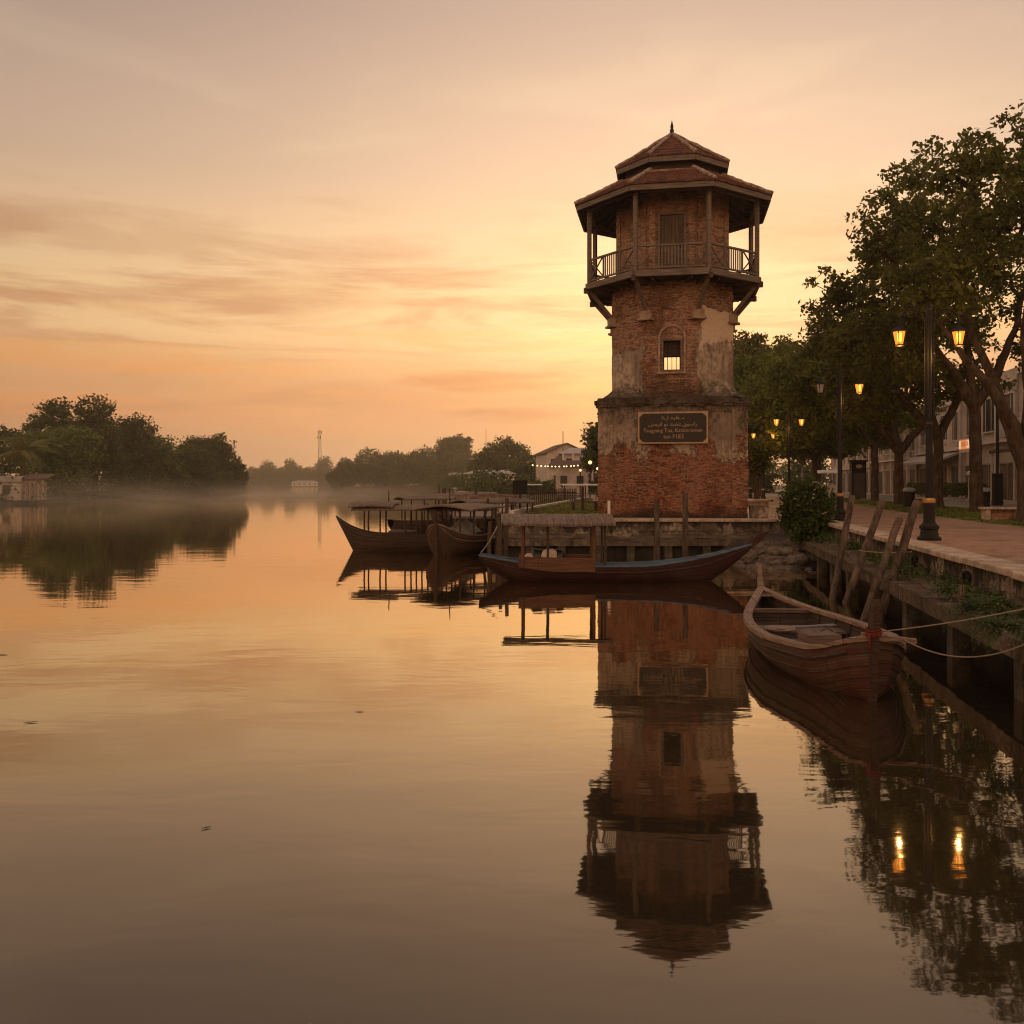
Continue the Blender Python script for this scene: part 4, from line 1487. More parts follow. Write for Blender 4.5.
    MB().lathe([(0.0, 0.0), (0.10, 0.0), (0.13, 0.22), (0.12, 0.22), (0.092, 0.02), (0.0, 0.02)], 14).build('pail', MAT['blackbag'], bu)
    MB().tube([(0.13 * math.cos(PI * i / 10), 0.03, 0.215 + 0.10 * math.sin(PI * i / 10)) for i in range(11)], 0.006, 5).build('handle', MAT['metal'], bu)
    co_ = MB()
    rr_ = random.Random(9)
    pts = []
    for i in range(90):
        a_ = 2 * PI * i / 16
        q = 0.10 + 0.025 * (i // 16)
        pts.append((q * math.cos(a_) + rr_.uniform(-.008, .008), q * math.sin(a_) + rr_.uniform(-.008, .008), 0.012 + 0.004 * (i // 16) + rr_.uniform(0, .008)))
    tag(co_.tube(pts, 0.011, 5).build('coiled_rope', MAT['rope'], None, M @ Vector((H.x(0.47), -0.32, 0.315)), 0), 'coiled rope lying on the wide seat of the rowing boat', 'rope')
    return root, H, M


boat_d, hull_d, MD = near_boat()


# ---- long red boat with a plank roof
def long_boat():
    L = 7.0

    def beam(u):
        return 0.60 * min(1.0, max(0.0, (1 - u) / 0.42)) ** 0.85 * (0.52 + 0.48 * min(1.0, u / 0.25))

    def sheer(u):
        return 0.40 + 0.26 * max(0, (0.30 - u) / 0.30) ** 1.4 + 0.55 * max(0, (u - 0.52) / 0.48) ** 1.9

    def keel(u):
        k = -0.16
        if u > 0.80: k = -0.16 + 1.02 * ((u - 0.80) / 0.20) ** 1.25
        if u < 0.16: k = -0.16 + 0.66 * (1 - u / 0.16) ** 1.3
        return k
    H = Hull(L, beam, sheer, keel, 0.04, 0.7, 1.3, 60, 9)
    root = empty('long_boat', (2.66, 23.35, 0), R(-1.5), 'long low red boat with blue inside and flat plank roof', 'boat')
    H.shell(0.0, 'hull', MAT['red_paint'], root)
    H.shell(0.04, 'hull_lining', MAT['blue'], root, True)
    H.rail('gunwale', MAT['blue'], root, 0.07, 0.035, 0.0, 1.0, 0.025, 0.01)
    H.strake('rubbing_strake', MAT['hull_dark'], root, 0.80, 0.016)
    H.floor('bottom_boards', MAT['hull_inside'], root, 0.05, 0.1, 0.9)
    for u, w in ((0.12, 0.12), (0.50, 0.16), (0.60, 0.16), (0.70, 0.14)):
        H.thwart('thwart', MAT['blue'], root, u, min(0.33, H.sheer(u) - 0.10), w)
    # upswept prow
    x1 = H.x(1.0)
    pr = MB()
    z1 = H.sheer(1.0)
    pr.loft([[(x1 + ox, -w, z0), (x1 + ox, w, z0), (x1 + ox - tl, w, z0 + t), (x1 + ox - tl, -w, z0 + t)] for ox, z0, w, t, tl in
             ((-0.12, z1 - 0.16, 0.045, 0.17, 0.02), (0.05, z1 - 0.04, 0.05, 0.17, 0.06), (0.22, z1 + 0.10, 0.05, 0.14, 0.08), (0.36, z1 + 0.25, 0.04, 0.06, 0.05), (0.40, z1 + 0.30, 0.03, 0.02, 0.01))])
    pr.build('prow', MAT['red_paint'], root)
    # side panel under the roof
    for sy in (-1, 1):
        pm_ = MB()
        pts = []
        for i in range(9):
            u = 0.145 + (0.42 - 0.145) * i / 8
            pts.append((H.x(u), sy * (H.beam(u) + 0.035), H.sheer(u) + 0.0))
        rings = [[(x, y - 0.015, z - 0.12), (x, y + 0.015, z - 0.12), (x, y + 0.015, 0.66 - 0.04 * i / 8), (x, y - 0.015, 0.66 - 0.04 * i / 8)] for i, (x, y, z) in enumerate(pts)]
        pm_.loft(rings)
        pm_.build('side_panel', MAT['orange_wood'], root)
    ro = canopy(root, MAT['canopy'], H.x(0.085), H.x(0.49), 0.84, 1.60, 0.05, 0.015, 0.06, 'roof')
    ro.rotation_euler = (R(6.5), 0, 0)
    ro.location = (0, 0.17, 0.01)
    em = MB()
    for sy in (-1, 1):
        em.bar((H.x(0.09), sy * 0.70, 1.535), (H.x(0.485), sy * 0.70, 1.535), 0.05, 0.06)
    em.build('roof_rail', MAT['hull_inside'], ro)
    posts(root, MAT['orange_wood'], [(H.x(u), sy * 0.57, 0.40, 1.52 + sy * 0.065) for u in (0.16, 0.415) for sy in (-1, 1)], 0.042, 'roof_post')
    posts(root, MAT['hull_inside'], [(H.x(u), sy * 0.56, 0.40, 1.52 + sy * 0.065) for u in (0.25, 0.455) for sy in (-1, 1)], 0.034, 'roof_post')
    M = Matrix.Translation(root.location) @ Matrix.Rotation(root.rotation_euler.z, 4, 'Z')

    def lump(name, c, s, mat, seed, label, cat):
        mb = MB()
        n, m = 12, 8
        rings = []
        for j in range(m + 1):
            ph = -PI / 2 + PI * j / m
            rings.append([(s[0] * math.cos(2 * PI * i / n) * max(0.02, math.cos(ph)) ** 0.7, s[1] * math.sin(2 * PI * i / n) * max(0.02, math.cos(ph)) ** 0.7, s[2] * (math.sin(ph) + 1)) for i in range(n)])
        mb.loft(rings)
        mb.rough(0.05, 4.0, seed)
        tag(mb.build(name, mat, None, M @ Vector(c), 0, smooth=True), label, cat)
    lump('white_bundle', (H.x(0.185), -0.15, 0.33), (0.17, 0.17, 0.19), MAT['sack'], 1, 'small round pale bundle lying under the flat plank roof', 'bundle')
    lump('black_sack', (H.x(0.215), -0.10, 0.33), (0.21, 0.2, 0.25), MAT['blackbag'], 2, 'black plastic sack standing between two pale bundles in the long red boat', 'sack')
    lump('pale_sack', (H.x(0.255), -0.16, 0.33), (0.23, 0.2, 0.25), MAT['sack'], 3, 'large pale cloth sack under the roof of the long red boat', 'sack')
    lump('dark_drum', (H.x(0.29), 0.0, 0.33), (0.17, 0.2, 0.24), MAT['blackbag'], 4, 'dark rounded drum at the right end of the boat cargo', 'drum')
    return root, M, H


boat_c, MC, hull_c = long_boat()


# ---- small passenger boat with low thatched canopy, bow to the left
def canopy_boat(name, loc, rz, L, B, label, mats, full_bow=False, canopy_span=(0.2, 0.78), cz=1.62, post_us=(0.27, 0.40, 0.49, 0.62, 0.70), sh0=0.62, bow_h=1.28):
    def beam(u):
        e = 0.55 if full_bow else 0.85
        return B * min(1.0, max(0.0, (1 - u) / 0.45)) ** e * (0.55 + 0.45 * min(1.0, u / 0.3))

    def sheer(u):
        return sh0 + 0.10 * max(0, (0.3 - u) / 0.3) ** 1.5 + (bow_h - sh0) * max(0, (u - 0.62) / 0.38) ** 2.6

    def keel(u):
        k = -0.2
        f = 0.86
        if u > f: k = -0.2 + (bow_h - 0.06 + 0.2) * ((u - f) / (1 - f)) ** (1.0 if not full_bow else 2.2)
        if u < 0.1: k = -0.2 + 0.5 * (1 - u / 0.1) ** 1.5
        return k
    H = Hull(L, beam, sheer, keel, 0.045, 0.7, 1.3, 50, 9)
    root = empty(name, loc, rz, label, 'boat')
    H.shell(0.0, 'hull', mats[0], root)
    H.shell(0.045, 'hull_lining', MAT['hull_inside'], root, True)
    H.rail('gunwale', mats[1], root, 0.08, 0.04, 0.0, 1.0, 0.03, 0.01)
    H.strake('rubbing_strake', mats[2], root, 0.82, 0.02)
    H.floor('bottom_boards', MAT['hull_inside'], root, 0.06, 0.1, 0.88)
    for u in (0.2, 0.45, 0.62):
        H.thwart('thwart', MAT['thwart'], root, u, sh0 - 0.13, 0.16)
    ca = canopy(root, MAT['canopy'], H.x(canopy_span[0]), H.x(canopy_span[1]), B * 1.02, cz, 0.13, 0.02, 0.06, ends=-0.04)
    eb = MB()
    for sy in (-1, 1):
        eb.bar((H.x(canopy_span[0] + 0.02), sy * B * 0.90, cz - 0.065), (H.x(canopy_span[1] - 0.02), sy * B * 0.90, cz - 0.065), 0.05, 0.06)
    eb.build('canopy_rail', MAT['hull_dark'], ca)
    sp = []
    for u in post_us:
        for sy in (-1, 1):
            sp.append((H.x(u), sy * min(H.beam(u) - 0.03, B * 0.88), H.sheer(u) - 0.15, cz - 0.03))
    posts(root, MAT['hull_dark'], sp, 0.032)
    M = Matrix.Translation(root.location) @ Matrix.Rotation(rz, 4, 'Z')
    return root, H, M


boat_a, hull_a, MA = canopy_boat('canopy_boat', (-3.95, 33.75, 0), PI - 0.06, 5.2, 0.72, 'dark canopy boat with a sharp upturned prow, bow over open water', (MAT['hull_dark'], MAT['hull_dark'], MAT['hull_dark']),
                                 canopy_span=(0.10, 0.86), cz=1.60, post_us=(0.22, 0.40, 0.48, 0.66, 0.78))
mp = MB().tube([(0, 0, 1.60), (0.0, 0, 2.12)], [0.025, 0.018], 6)
mp.build('mast_stub', MAT['hull_dark'], boat_a, (hull_a.x(0.62), 0, 0.1))
cp = canopy(boat_a, MAT['canopy'], hull_a.x(0.56), hull_a.x(0.88), 0.80, 1.66, 0.14, -0.05, 0.05, 'canopy_cap')
seat = MB().box((0, 0, 0), (0.9, 0.9, 0.12))
seat.rough(0.03, 4, 1)
seat.build('cabin_mat', MAT['timber_dark'], boat_a, (hull_a.x(0.52), 0, 0.70))
boat_b, hull_b, MBm = canopy_boat('canopy_boat', (-1.9, 33.2, 0), math.atan2(-3.9, -1.2), 4.7, 1.12, 'brown canopy boat with broad bow facing out and grey tarpaulin aboard', (MAT['hull_brown'], MAT['rail'], MAT['rail']),
                                  True, (0.12, 0.90), 1.66, (0.18, 0.34, 0.52, 0.70, 0.84), 0.66, 1.12)
stp = MB()
xb = hull_b.x(1.0)
stp.loft([[(xb + ox - 0.06, -w, z), (xb + ox + 0.06, -w * 0.7, z), (xb + ox + 0.06, w * 0.7, z), (xb + ox - 0.06, w, z)] for ox, z, w in ((-0.12, -0.25, .05), (-0.06, 0.2, 0.06), (0.0, 0.8, 0.07), (0.03, 1.15, 0.08), (0.10, 1.50, 0.05), (0.12, 1.62, 0.03))])
stp.build('stem_post', MAT['beam_dark'], boat_b)
MB().tube([(hull_b.x(0.72), 0, 1.70), (hull_b.x(0.72), 0, 2.30)], [0.025, 0.018], 6).build('mast_stub', MAT['hull_dark'], boat_b)
tp = MB()
N = 12
for i in range(N + 1):
    for j in range(N + 1):
        x, y = -0.75 + 1.5 * i / N, -0.6 + 1.2 * j / N
        z = 0.62 * max(0, 1 - (x / 0.8) ** 2) * max(0, 1 - (abs(y) / 0.68) ** 1.5) + 0.06 * mnoise.noise(Vector((x * 3, y * 3, 2)))
        tp.v.append((x, y, max(z, 0.0)))
for i in range(N):
    for j in range(N):
        q = i * (N + 1) + j
        tp.f.append((q, q + N + 1, q + N + 2, q + 1))
tag(tp.build('tarpaulin', MAT['tarp'], None, MBm @ Vector((hull_b.x(0.42), 0, 0.60)), boat_b.rotation_euler.z, smooth=True), 'grey tarpaulin heaped over cargo inside the brown canopy boat', 'tarpaulin')
boat_e, hull_e, ME = canopy_boat('canopy_boat', (-0.95, 37.3, 0), PI + 0.55, 4.6, 0.8, 'half hidden canopy boat moored behind the brown one by the jetty', (MAT['hull_dark'], MAT['hull_brown'], MAT['hull_dark']),
                                 canopy_span=(0.1, 0.8), cz=1.78, post_us=(0.18, 0.45, 0.74))


for loc_, rz_, lab_ in (((-3.9, 45.5, 0), 0.5, 'small canopy boat lying alone beyond the jetty, nearer the river middle'), ((-3.4, 57.0, 0), 2.7, 'farthest canopy boat, moored by the posts up the right bank'), ((-2.6, 70.0, 0), 0.2, 'distant canopy boat moored along the riverside walk')):
    cb_ = copy_tree(boat_e)
    cb_.location = loc_
    cb_.rotation_euler = (0, 0, rz_)
    cb_['label'] = lab_


# ropes
def rope(name, a, b, sag, label, r=0.008, n=24):
    a, b = Vector(a), Vector(b)
    pts = []
    for i in range(n + 1):
        t = i / n
        p = a.lerp(b, t)
        p.z -= sag * 4 * t * (1 - t)
        pts.append(p)
    o = MB().tube(pts, r, 6).build(name, MAT['rope'])
    return tag(o, label, 'rope')


bowp = MD @ Vector((hull_d.x(1.0), 0.0, 0.80))
rope('mooring_rope', bowp + Vector((0.06, -0.02, 0.0)), (5.70, 9.55, 1.24), 0.03, 'upper taut mooring rope running from the rowing boat bow to the quay')
rope('mooring_rope', bowp + Vector((0.30, 0.05, -0.06)), (5.15, 9.0, 0.93), 0.20, 'lower slack mooring rope sagging from the rowing boat bow')
rope('mooring_rope', MC @ Vector((hull_c.x(0.0) + .05, 0, 0.72)), (-0.42, 25.6, 1.28), 0.05, 'short pale rope from the stern of the long red boat', 0.018)

# leaning piles by the quay ledge
PILES = [((6.90, 19.6), (7.52, 20.1, 2.22), 0.085, 'slim leaning mooring pile farthest from the camera, nearest the round bush'),
         ((6.98, 19.0), (7.88, 19.35, 2.13), 0.095, 'tall thick leaning mooring pile with a dark chamfered head'),
         ((6.42, 16.6), (7.24, 17.0, 1.84), 0.085, 'shortest of the leaning mooring piles, dark and rounded on top'),
         ((6.75, 16.7), (7.66, 17.2, 2.15), 0.095, 'pale leaning mooring pile in front of the black lamp base')]
for (x, y), tp_, r, lab in PILES:
    a, b = Vector((x, y, 0.0)), Vector(tp_)
    r *= 0.84
    d = (b - a).normalized()
    a2 = a - d * 1.3
    pts, rad = [], []
    rng = random.Random(int(x * 100))
    for i in range(13):
        t = i / 12
        p = a2.lerp(b, t) + Vector((rng.uniform(-.008, .008), rng.uniform(-.008, .008), 0))
        pts.append(p)
        rad.append(r * (1.08 - 0.15 * t) * rng.uniform(0.96, 1.04))
    o = MB().tube(pts, rad, 10).build('mooring_pile', MAT['post_wood'], smooth=False)
    tag(o, lab, 'pile', 'leaning mooring piles by the rowing boat')
rope('pile_rope', (7.2, 18.9, 1.1), (7.42, 16.9, 1.22), 0.03, 'thin rope strung between the leaning mooring piles', 0.012)
for x, zt, lab in ((656.5, 2.02, 'shorter upright grey post standing before the tower quay'), (685, 2.22, 'taller upright grey post standing before the tower quay')):
    X = (x - 512) * 27.5 / 910
    o = MB().tube([(X, 27.5, -0.9), (X + .01, 27.5, 0.8), (X, 27.5, zt)], [0.095, 0.09, 0.08], 10).build('wooden_post', MAT['post_wood'])
    tag(o, lab, 'post', 'upright posts before the tower')

# ================================================================== STREET LAMPS
def lamp_parts(root, H=5.05, lit=(True, True), spread=0.635, glow=True):
    b = MB().lathe([(0.0, 0), (0.24, 0), (0.24, 0.06), (0.19, 0.09), (0.17, 0.22), (0.20, 0.25), (0.20, 0.30), (0.135, 0.36), (0.125, 0.40)], 16)
    b.build('base', MAT['metal'], root)
    MB().lathe([(0.118, 0.39), (0.112, 0.75), (0.108, 0.80)], 14).build('lower_post', MAT['metal'], root)
    MB().lathe([(0.125, 0.79), (0.135, 0.81), (0.135, 0.86), (0.10, 0.90)], 14).build('collar', MAT['brass'], root)
    MB().lathe([(0.078, 0.89), (0.070, 2.4), (0.085, 2.42), (0.085, 2.48), (0.060, 2.52), (0.052, H - 0.3), (0.052, H - 0.12), (0.075, H - 0.10), (0.05, H - 0.05), (0.03, H + 0.02), (0.0, H + 0.06)], 12).build('pole', MAT['metal'], root)
    for k, sx in enumerate((-1, 1)):
        pts = [(sx * 0.085, 0, 2.6), (sx * 0.085, 0, 3.6), (sx * 0.085, 0, H - 0.75)]
        cx, r = (0.085 + spread) / 2, (spread - 0.085) / 2
        for i in range(13):
            a = PI - PI * i / 12
            pts.append((sx * (cx + r * math.cos(a)), 0, H - 0.42 + r * 1.15 * math.sin(a)))
        pts.append((sx * spread, 0, H - 0.44))
        MB().tube(pts, 0.020, 7).build('arm', MAT['metal'], root)
        zc = H - 0.45
        cap = MB().lathe([(0.03, zc + 0.06), (0.04, zc), (0.10, zc - 0.06), (0.175, zc - 0.12), (0.175, zc - 0.14)], 6, (sx * spread, 0, 0)).build('lantern', MAT['metal'], root)
        fm_ = MB()
        for i in range(6):
            a = 2 * PI * i / 6
            c, s = math.cos(a), math.sin(a)
            fm_.tube([(sx * spread + 0.155 * c, 0.155 * s, zc - 0.14), (sx * spread + 0.095 * c, 0.095 * s, zc - 0.42)], 0.010, 5)
        fm_.lathe([(0.0, zc - 0.46), (0.10, zc - 0.44), (0.10, zc - 0.415), (0.0, zc - 0.41)], 6, (sx * spread, 0, 0))
        fm_.build('cage', MAT['metal'], cap)
        MB().lathe([(0.143, zc - 0.142), (0.086, zc - 0.41)], 6, (sx * spread, 0, 0)).build('glass', MAT['lamp_glass' if lit[k] else 'dim_glass'], cap)
        if lit[k]:
            MB().lathe([(0.0, zc - 0.15), (0.05, zc - 0.17), (0.042, zc - 0.34), (0.0, zc - 0.37)], 8, (sx * spread, 0, 0)).build('bulb', MAT['lamp_core'], cap)
        if lit[k] and glow:
            pd = bpy.data.lights.new('lantern_light', 'POINT')
            pd.energy = 45.0
            pd.color = (1.0, 0.50, 0.14)
            pd.shadow_soft_size = 0.015
            po_ = bpy.data.objects.new('lantern_light', pd)
            COL.objects.link(po_)
            po_.parent = root
            po_.location = (sx * spread, 0, zc - 0.62)
    return root


LAMPS = [((8.94, 19.5), 'black double lamp post at the quay edge behind the leaning piles, both lanterns lit', (True, True)),
         ((10.74, 29.8), 'black double lamp post beside the round bush with its left lantern dark', (False, True)),
         ((14.0, 46.0), 'slim double lamp post standing over the brick plaza between bush and tower', (True, True)),
         ((16.3, 59.0), 'distant double lamp post with one lantern near the tower wall', (True, True)),
         ((19.9, 76.0), 'farthest double lamp post, half hidden behind the tower edge', (True, True))]
lp = None
for i, ((x, y), lab, lit) in enumerate(LAMPS):
    if i in (0, 1):
        r_ = empty('street_lamp', (x, y, QZ), 0.0, lab, 'street lamp', 'lamps along the promenade')
        lamp_parts(r_, 5.05, lit)
        if i == 0: lp = r_
    else:
        r_ = copy_tree(lp)
        r_['label'] = lab
        r_.location = (x, y, QZ)
        r_.rotation_euler = (0, 0, 0)


# ================================================================== TREES
def cone_segments(P, par, rad, sides):
    """one tapered tube per node-parent pair"""
    idx = np.array([i for i in range(len(P)) if par[i] >= 0])
    p1 = P[idx]
    p0 = P[[par[i] for i in idx]]
    r1 = rad[idx]
    r0 = np.minimum(rad[[par[i] for i in idx]], r1 * 1.35)
    d = p1 - p0
    L = np.linalg.norm(d, axis=1)[:, None] + 1e-9
    d = d / L
    up = np.where(np.abs(d[:, 2:3]) > 0.9, np.array([[1.0, 0, 0]]), np.array([[0, 0, 1.0]]))
    a = np.cross(d, up)
    a /= np.linalg.norm(a, axis=1)[:, None]
    b = np.cross(d, a)
    V, F = [], []
    m = len(idx)
    ang = np.arange(sides) * 2 * PI / sides
    ca, sa = np.cos(ang), np.sin(ang)
    ring = a[:, None, :] * ca[None, :, None] + b[:, None, :] * sa[None, :, None]
    lo = p0[:, None, :] - d[:, None, :] * (r0[:, None, None] * 0.25) + ring * r0[:, None, None]
    hi = p1[:, None, :] + d[:, None, :] * (r1[:, None, None] * 0.25) + ring * r1[:, None, None]
    V = np.concatenate([lo, hi], axis=1).reshape(-1, 3)
    base = (np.arange(m) * 2 * sides)[:, None]
    j = np.arange(sides)[None, :]
    j2 = (j + 1) % sides
    F = np.stack([base + j, base + j2, base + sides + j2, base + sides + j], axis=2).reshape(-1, 4)
    return V, F


def leaf_cards(rng, C, size, upbias=0.5):
    n = len(C)
    nr = rng.normal(size=(n, 3))
    nr[:, 2] += upbias * 1.5
    nr /= np.linalg.norm(nr, axis=1)[:, None]
    t = rng.normal(size=(n, 3))
    t[:, 2] -= 0.5
    t -= nr * (t * nr).sum(1)[:, None]
    t /= np.linalg.norm(t, axis=1)[:, None] + 1e-9
    b = np.cross(nr, t)
    s = size * rng.uniform(0.5, 1.45, size=(n, 1))
    l, w = s * 0.5, s * 0.30
    fold = nr * s * 0.08
    V = np.stack([C - t * l, C + b * w + fold, C + t * l, C - b * w + fold], axis=1).reshape(-1, 3)
    F = np.arange(n * 4).reshape(-1, 4)
    return V, F


def make_tree(name, loc, paths, blobs, seed, leaf=0.16, lpc=80, cr=0.55, mats=('leaf_a', 'bark'), label=None, cat='tree', group=None, zmin=2.0, tip=0.012, sides=6, rz=0.0, flat=0.7, maxr=0.3, step=0.6, shell=0.45):
    """paths: skeleton polylines of (x,y,z,r); blobs: (centre, radii, clusters)"""
    rng = np.random.default_rng(seed)
    if name == 'shade_tree':
        blobs = [(c, r, max(8, int(n * 0.78))) for c, r, n in blobs]
        lpc *= 1.05
        cr *= 0.86
    P, par, rad0 = [], [], []
    ok = []
    for pth in paths:
        pts = [np.array(p[:3], float) for p in pth]
        if P and np.linalg.norm(np.array(P) - pts[0], axis=1).min() < 0.6:
            prev = int(np.argmin(np.linalg.norm(np.array(P) - pts[0], axis=1)))
            start = 1
        else:
            prev, start = -1, 0
        for k in range(start, len(pts)):
            if prev >= 0:
                a, ra = P[prev].copy(), rad0[prev]
                n = max(1, int(np.linalg.norm(pts[k] - a) / 0.45))
                for q in range(1, n + 1):
                    t = q / n
                    jit = rng.normal(size=3) * 0.02 * (q < n)
                    P.append(a + (pts[k] - a) * t + jit)
                    par.append(prev)
                    rad0.append(ra + (pth[k][3] - ra) * t if k > 0 else pth[k][3])
                    prev = len(P) - 1
            else:
                P.append(pts[k]); par.append(-1); rad0.append(pth[k][3])
                prev = len(P) - 1
    nsk = len(P)
    T = []
    for c, r, n in blobs:
        u = rng.normal(size=(n, 3))
        u /= np.linalg.norm(u, axis=1)[:, None]
        rr = rng.uniform(0, 1, size=(n, 1)) ** shell
        T.append(np.array(c)[None, :] + u * rr * np.array(r)[None, :])
    T = np.concatenate(T)
    sk = np.array(P)
    cand = np.array([i for i in range(nsk) if P[i][2] > zmin])
    dmin = np.array([np.linalg.norm(sk[cand] - t, axis=1).min() for t in T])
    T = T[np.argsort(dmin)]
    cap = nsk + len(T) * 40
    PA_ = np.zeros((cap, 3))
    PA_[:nsk] = sk
    okm = np.zeros(cap, bool)
    okm[cand] = True
    n_ = nsk
    cnt = np.zeros(cap)
    for t in T:
        ids = np.nonzero(okm[:n_])[0]
        dv = t - PA_[ids]
        dd = np.linalg.norm(dv, axis=1) + 0.35 * np.maximum(0, -dv[:, 2])
        i = int(ids[np.argmin(dd)])
        d = np.linalg.norm(t - PA_[i])
        m = max(1, min(30, int(d / step)))
        a = PA_[i].copy()
        prev = i
        for q in range(1, m + 1):
            f = q / m
            p = a + (t - a) * f + rng.normal(size=3) * 0.05 * d * (q < m) + np.array([0, 0, 0.10 * d * math.sin(PI * f)])
            PA_[n_] = p
            par.append(prev)
            rad0.append(0.0)
            okm[n_] = True
            prev = n_
            n_ += 1
        k = prev
        while k >= 0:
            cnt[k] += 1
            k = par[k]
    PA_ = PA_[:n_]
    rad = np.minimum(maxr, tip * np.maximum(cnt[:n_], 1) ** 0.47)
    rad[:nsk] = np.maximum(np.array(rad0[:nsk]), 0.5 * rad[:nsk])
    root = empty(name, loc, rz, label, cat, group)
    V, F = cone_segments(PA_, par, rad, sides)
    np_mesh('trunk', V, F, MAT[mats[1]], root, smooth=True)
    per = rng.poisson(lpc, size=len(T))
    C = np.repeat(T, per, axis=0)
    # leafy sprays: each cluster has its own size
    sz = np.repeat(rng.uniform(0.6, 1.3, size=len(T)), per)
    off = np.clip(rng.normal(size=C.shape), -1.7, 1.7) * (cr * sz)[:, None] * 0.55
    off[:, 2] *= flat
    V, F = leaf_cards(rng, C + off, leaf)
    np_mesh('crown', V, F, MAT[mats[0]], root)
    return root


def fork(h0, r0, limbs, lean=(0, 0)):
    """trunk path plus limbs given as end points"""
    main = [(0, 0, -0.1, r0 * 1.45), (0.01, 0.01, 0.25, r0 * 1.1), (lean[0] * 0.5, lean[1] * 0.5, h0 * 0.5, r0 * 0.97), (lean[0], lean[1], h0, r0 * 0.92)]
    paths = [main]
    for lm in limbs:
        pts = [(lean[0], lean[1], h0, r0 * 0.75)] + [tuple(p) for p in lm]
        paths.append(pts)
    return paths


# (0) big tree at the frame's right edge, leaning limbs
make_tree('shade_tree', (15.9, 28.2, QZ), fork(1.6, 0.22, [
    [(-0.35, 0, 3.0, 0.20), (-1.2, -0.2, 4.2, 0.14), (-2.0, -0.3, 5.0, 0.10), (-2.7, -0.2, 6.1, 0.05)],
    [(0.2, 0.1, 3.6, 0.18), (0.1, 0.2, 6.0, 0.12), (0.5, 0.3, 8.6, 0.07)],
    [(1.0, 0.4, 3.6, 0.18), (2.4, 0.8, 6.2, 0.11)], [(-0.6, 0.8, 4.6, 0.14), (-1.2, 1.6, 7.0, 0.09)]]),
    [((-0.6, 0, 9.4), (2.9, 2.6, 2.6), 120), ((0.9, 0.2, 11.2), (2.4, 2.2, 1.7), 80), ((2.6, 0.6, 8.4), (2.3, 2.2, 2.2), 60), ((-1.9, 0, 11.3), (1.3, 1.5, 0.95), 26), ((-2.6, 0, 7.6), (1.6, 2.0, 1.3), 46)],
    101, 0.19, 46, 0.52, ('leaf_a', 'bark'), 'large shade tree at the far right with a pale limb leaning left', zmin=3.0)
# (1) tall forked tree behind the front lamp
make_tree('shade_tree', (19.2, 37.6, QZ), fork(4.4, 0.245, [
    [(-0.9, -0.2, 5.6, 0.17), (-2.2, -0.4, 7.2, 0.11), (-3.2, -0.4, 9.4, 0.06)],
    [(0.9, 0.1, 5.8, 0.19), (1.7, 0.2, 7.6, 0.12), (2.2, 0.2, 9.8, 0.06)],
    [(-0.2, 0.3, 6.4, 0.15), (-0.5, 0.3, 9.5, 0.10)]], (-0.1, 0)),
    [((-2.2, -0.3, 10.6), (2.6, 2.6, 2.4), 110), ((0.6, 0, 11.6), (2.8, 2.6, 2.2), 100), ((2.6, 0.3, 9.4), (2.2, 2.4, 1.8), 60), ((-3.7, -0.3, 12.2), (1.6, 1.8, 1.3), 40), ((-3.0, 0.4, 6.2), (1.7, 1.9, 0.9), 36), ((2.9, 0.4, 7.0), (1.6, 1.8, 0.9), 30), ((-2.4, 0, 13.6), (1.3, 1.5, 1.0), 28), ((-3.6, -0.5, 8.0), (1.9, 2.2, 1.5), 50), ((-1.2, 0.2, 7.6), (2.6, 2.2, 1.0), 40)],
    102, 0.21, 46, 0.56, ('leaf_a', 'bark'), 'tall thick-trunked shade tree forking above the stone bench', zmin=5.0)
# (2) dark leaning-limbed tree
make_tree('shade_tree', (20.5, 43.8, QZ), fork(3.4, 0.235, [
    [(-1.6, -0.3, 5.0, 0.17), (-3.0, -0.4, 6.8, 0.12), (-4.4, -0.4, 8.8, 0.08)],
    [(0.9, 0.2, 5.0, 0.18), (1.6, 0.3, 7.2, 0.12)], [(-0.4, 0.4, 5.6, 0.13), (-0.9, 0.5, 8.6, 0.09)]]),
    [((-3.0, -0.2, 9.6), (3.0, 3.0, 2.8), 140), ((-5.0, -0.4, 7.6), (1.9, 2.4, 1.7), 60), ((0.4, 0, 9.8), (3.0, 2.8, 2.4), 90), ((-2.2, -0.2, 12.2), (1.9, 2.0, 1.5), 50), ((-5.0, -0.2, 10.3), (1.5, 1.8, 1.2), 36), ((-1.0, 0.5, 5.6), (2.4, 2.2, 0.8), 40), ((-3.4, 0.2, 5.0), (1.6, 1.8, 0.9), 34), ((1.8, 0.4, 6.2), (1.8, 1.8, 0.9), 34), ((-2.6, 0.2, 6.6), (3.0, 2.5, 0.9), 50)],
    103, 0.23, 48, 0.60, ('leaf_a', 'bark'), 'dark shade tree whose low limb crosses behind the front lamp pole', zmin=3.9)
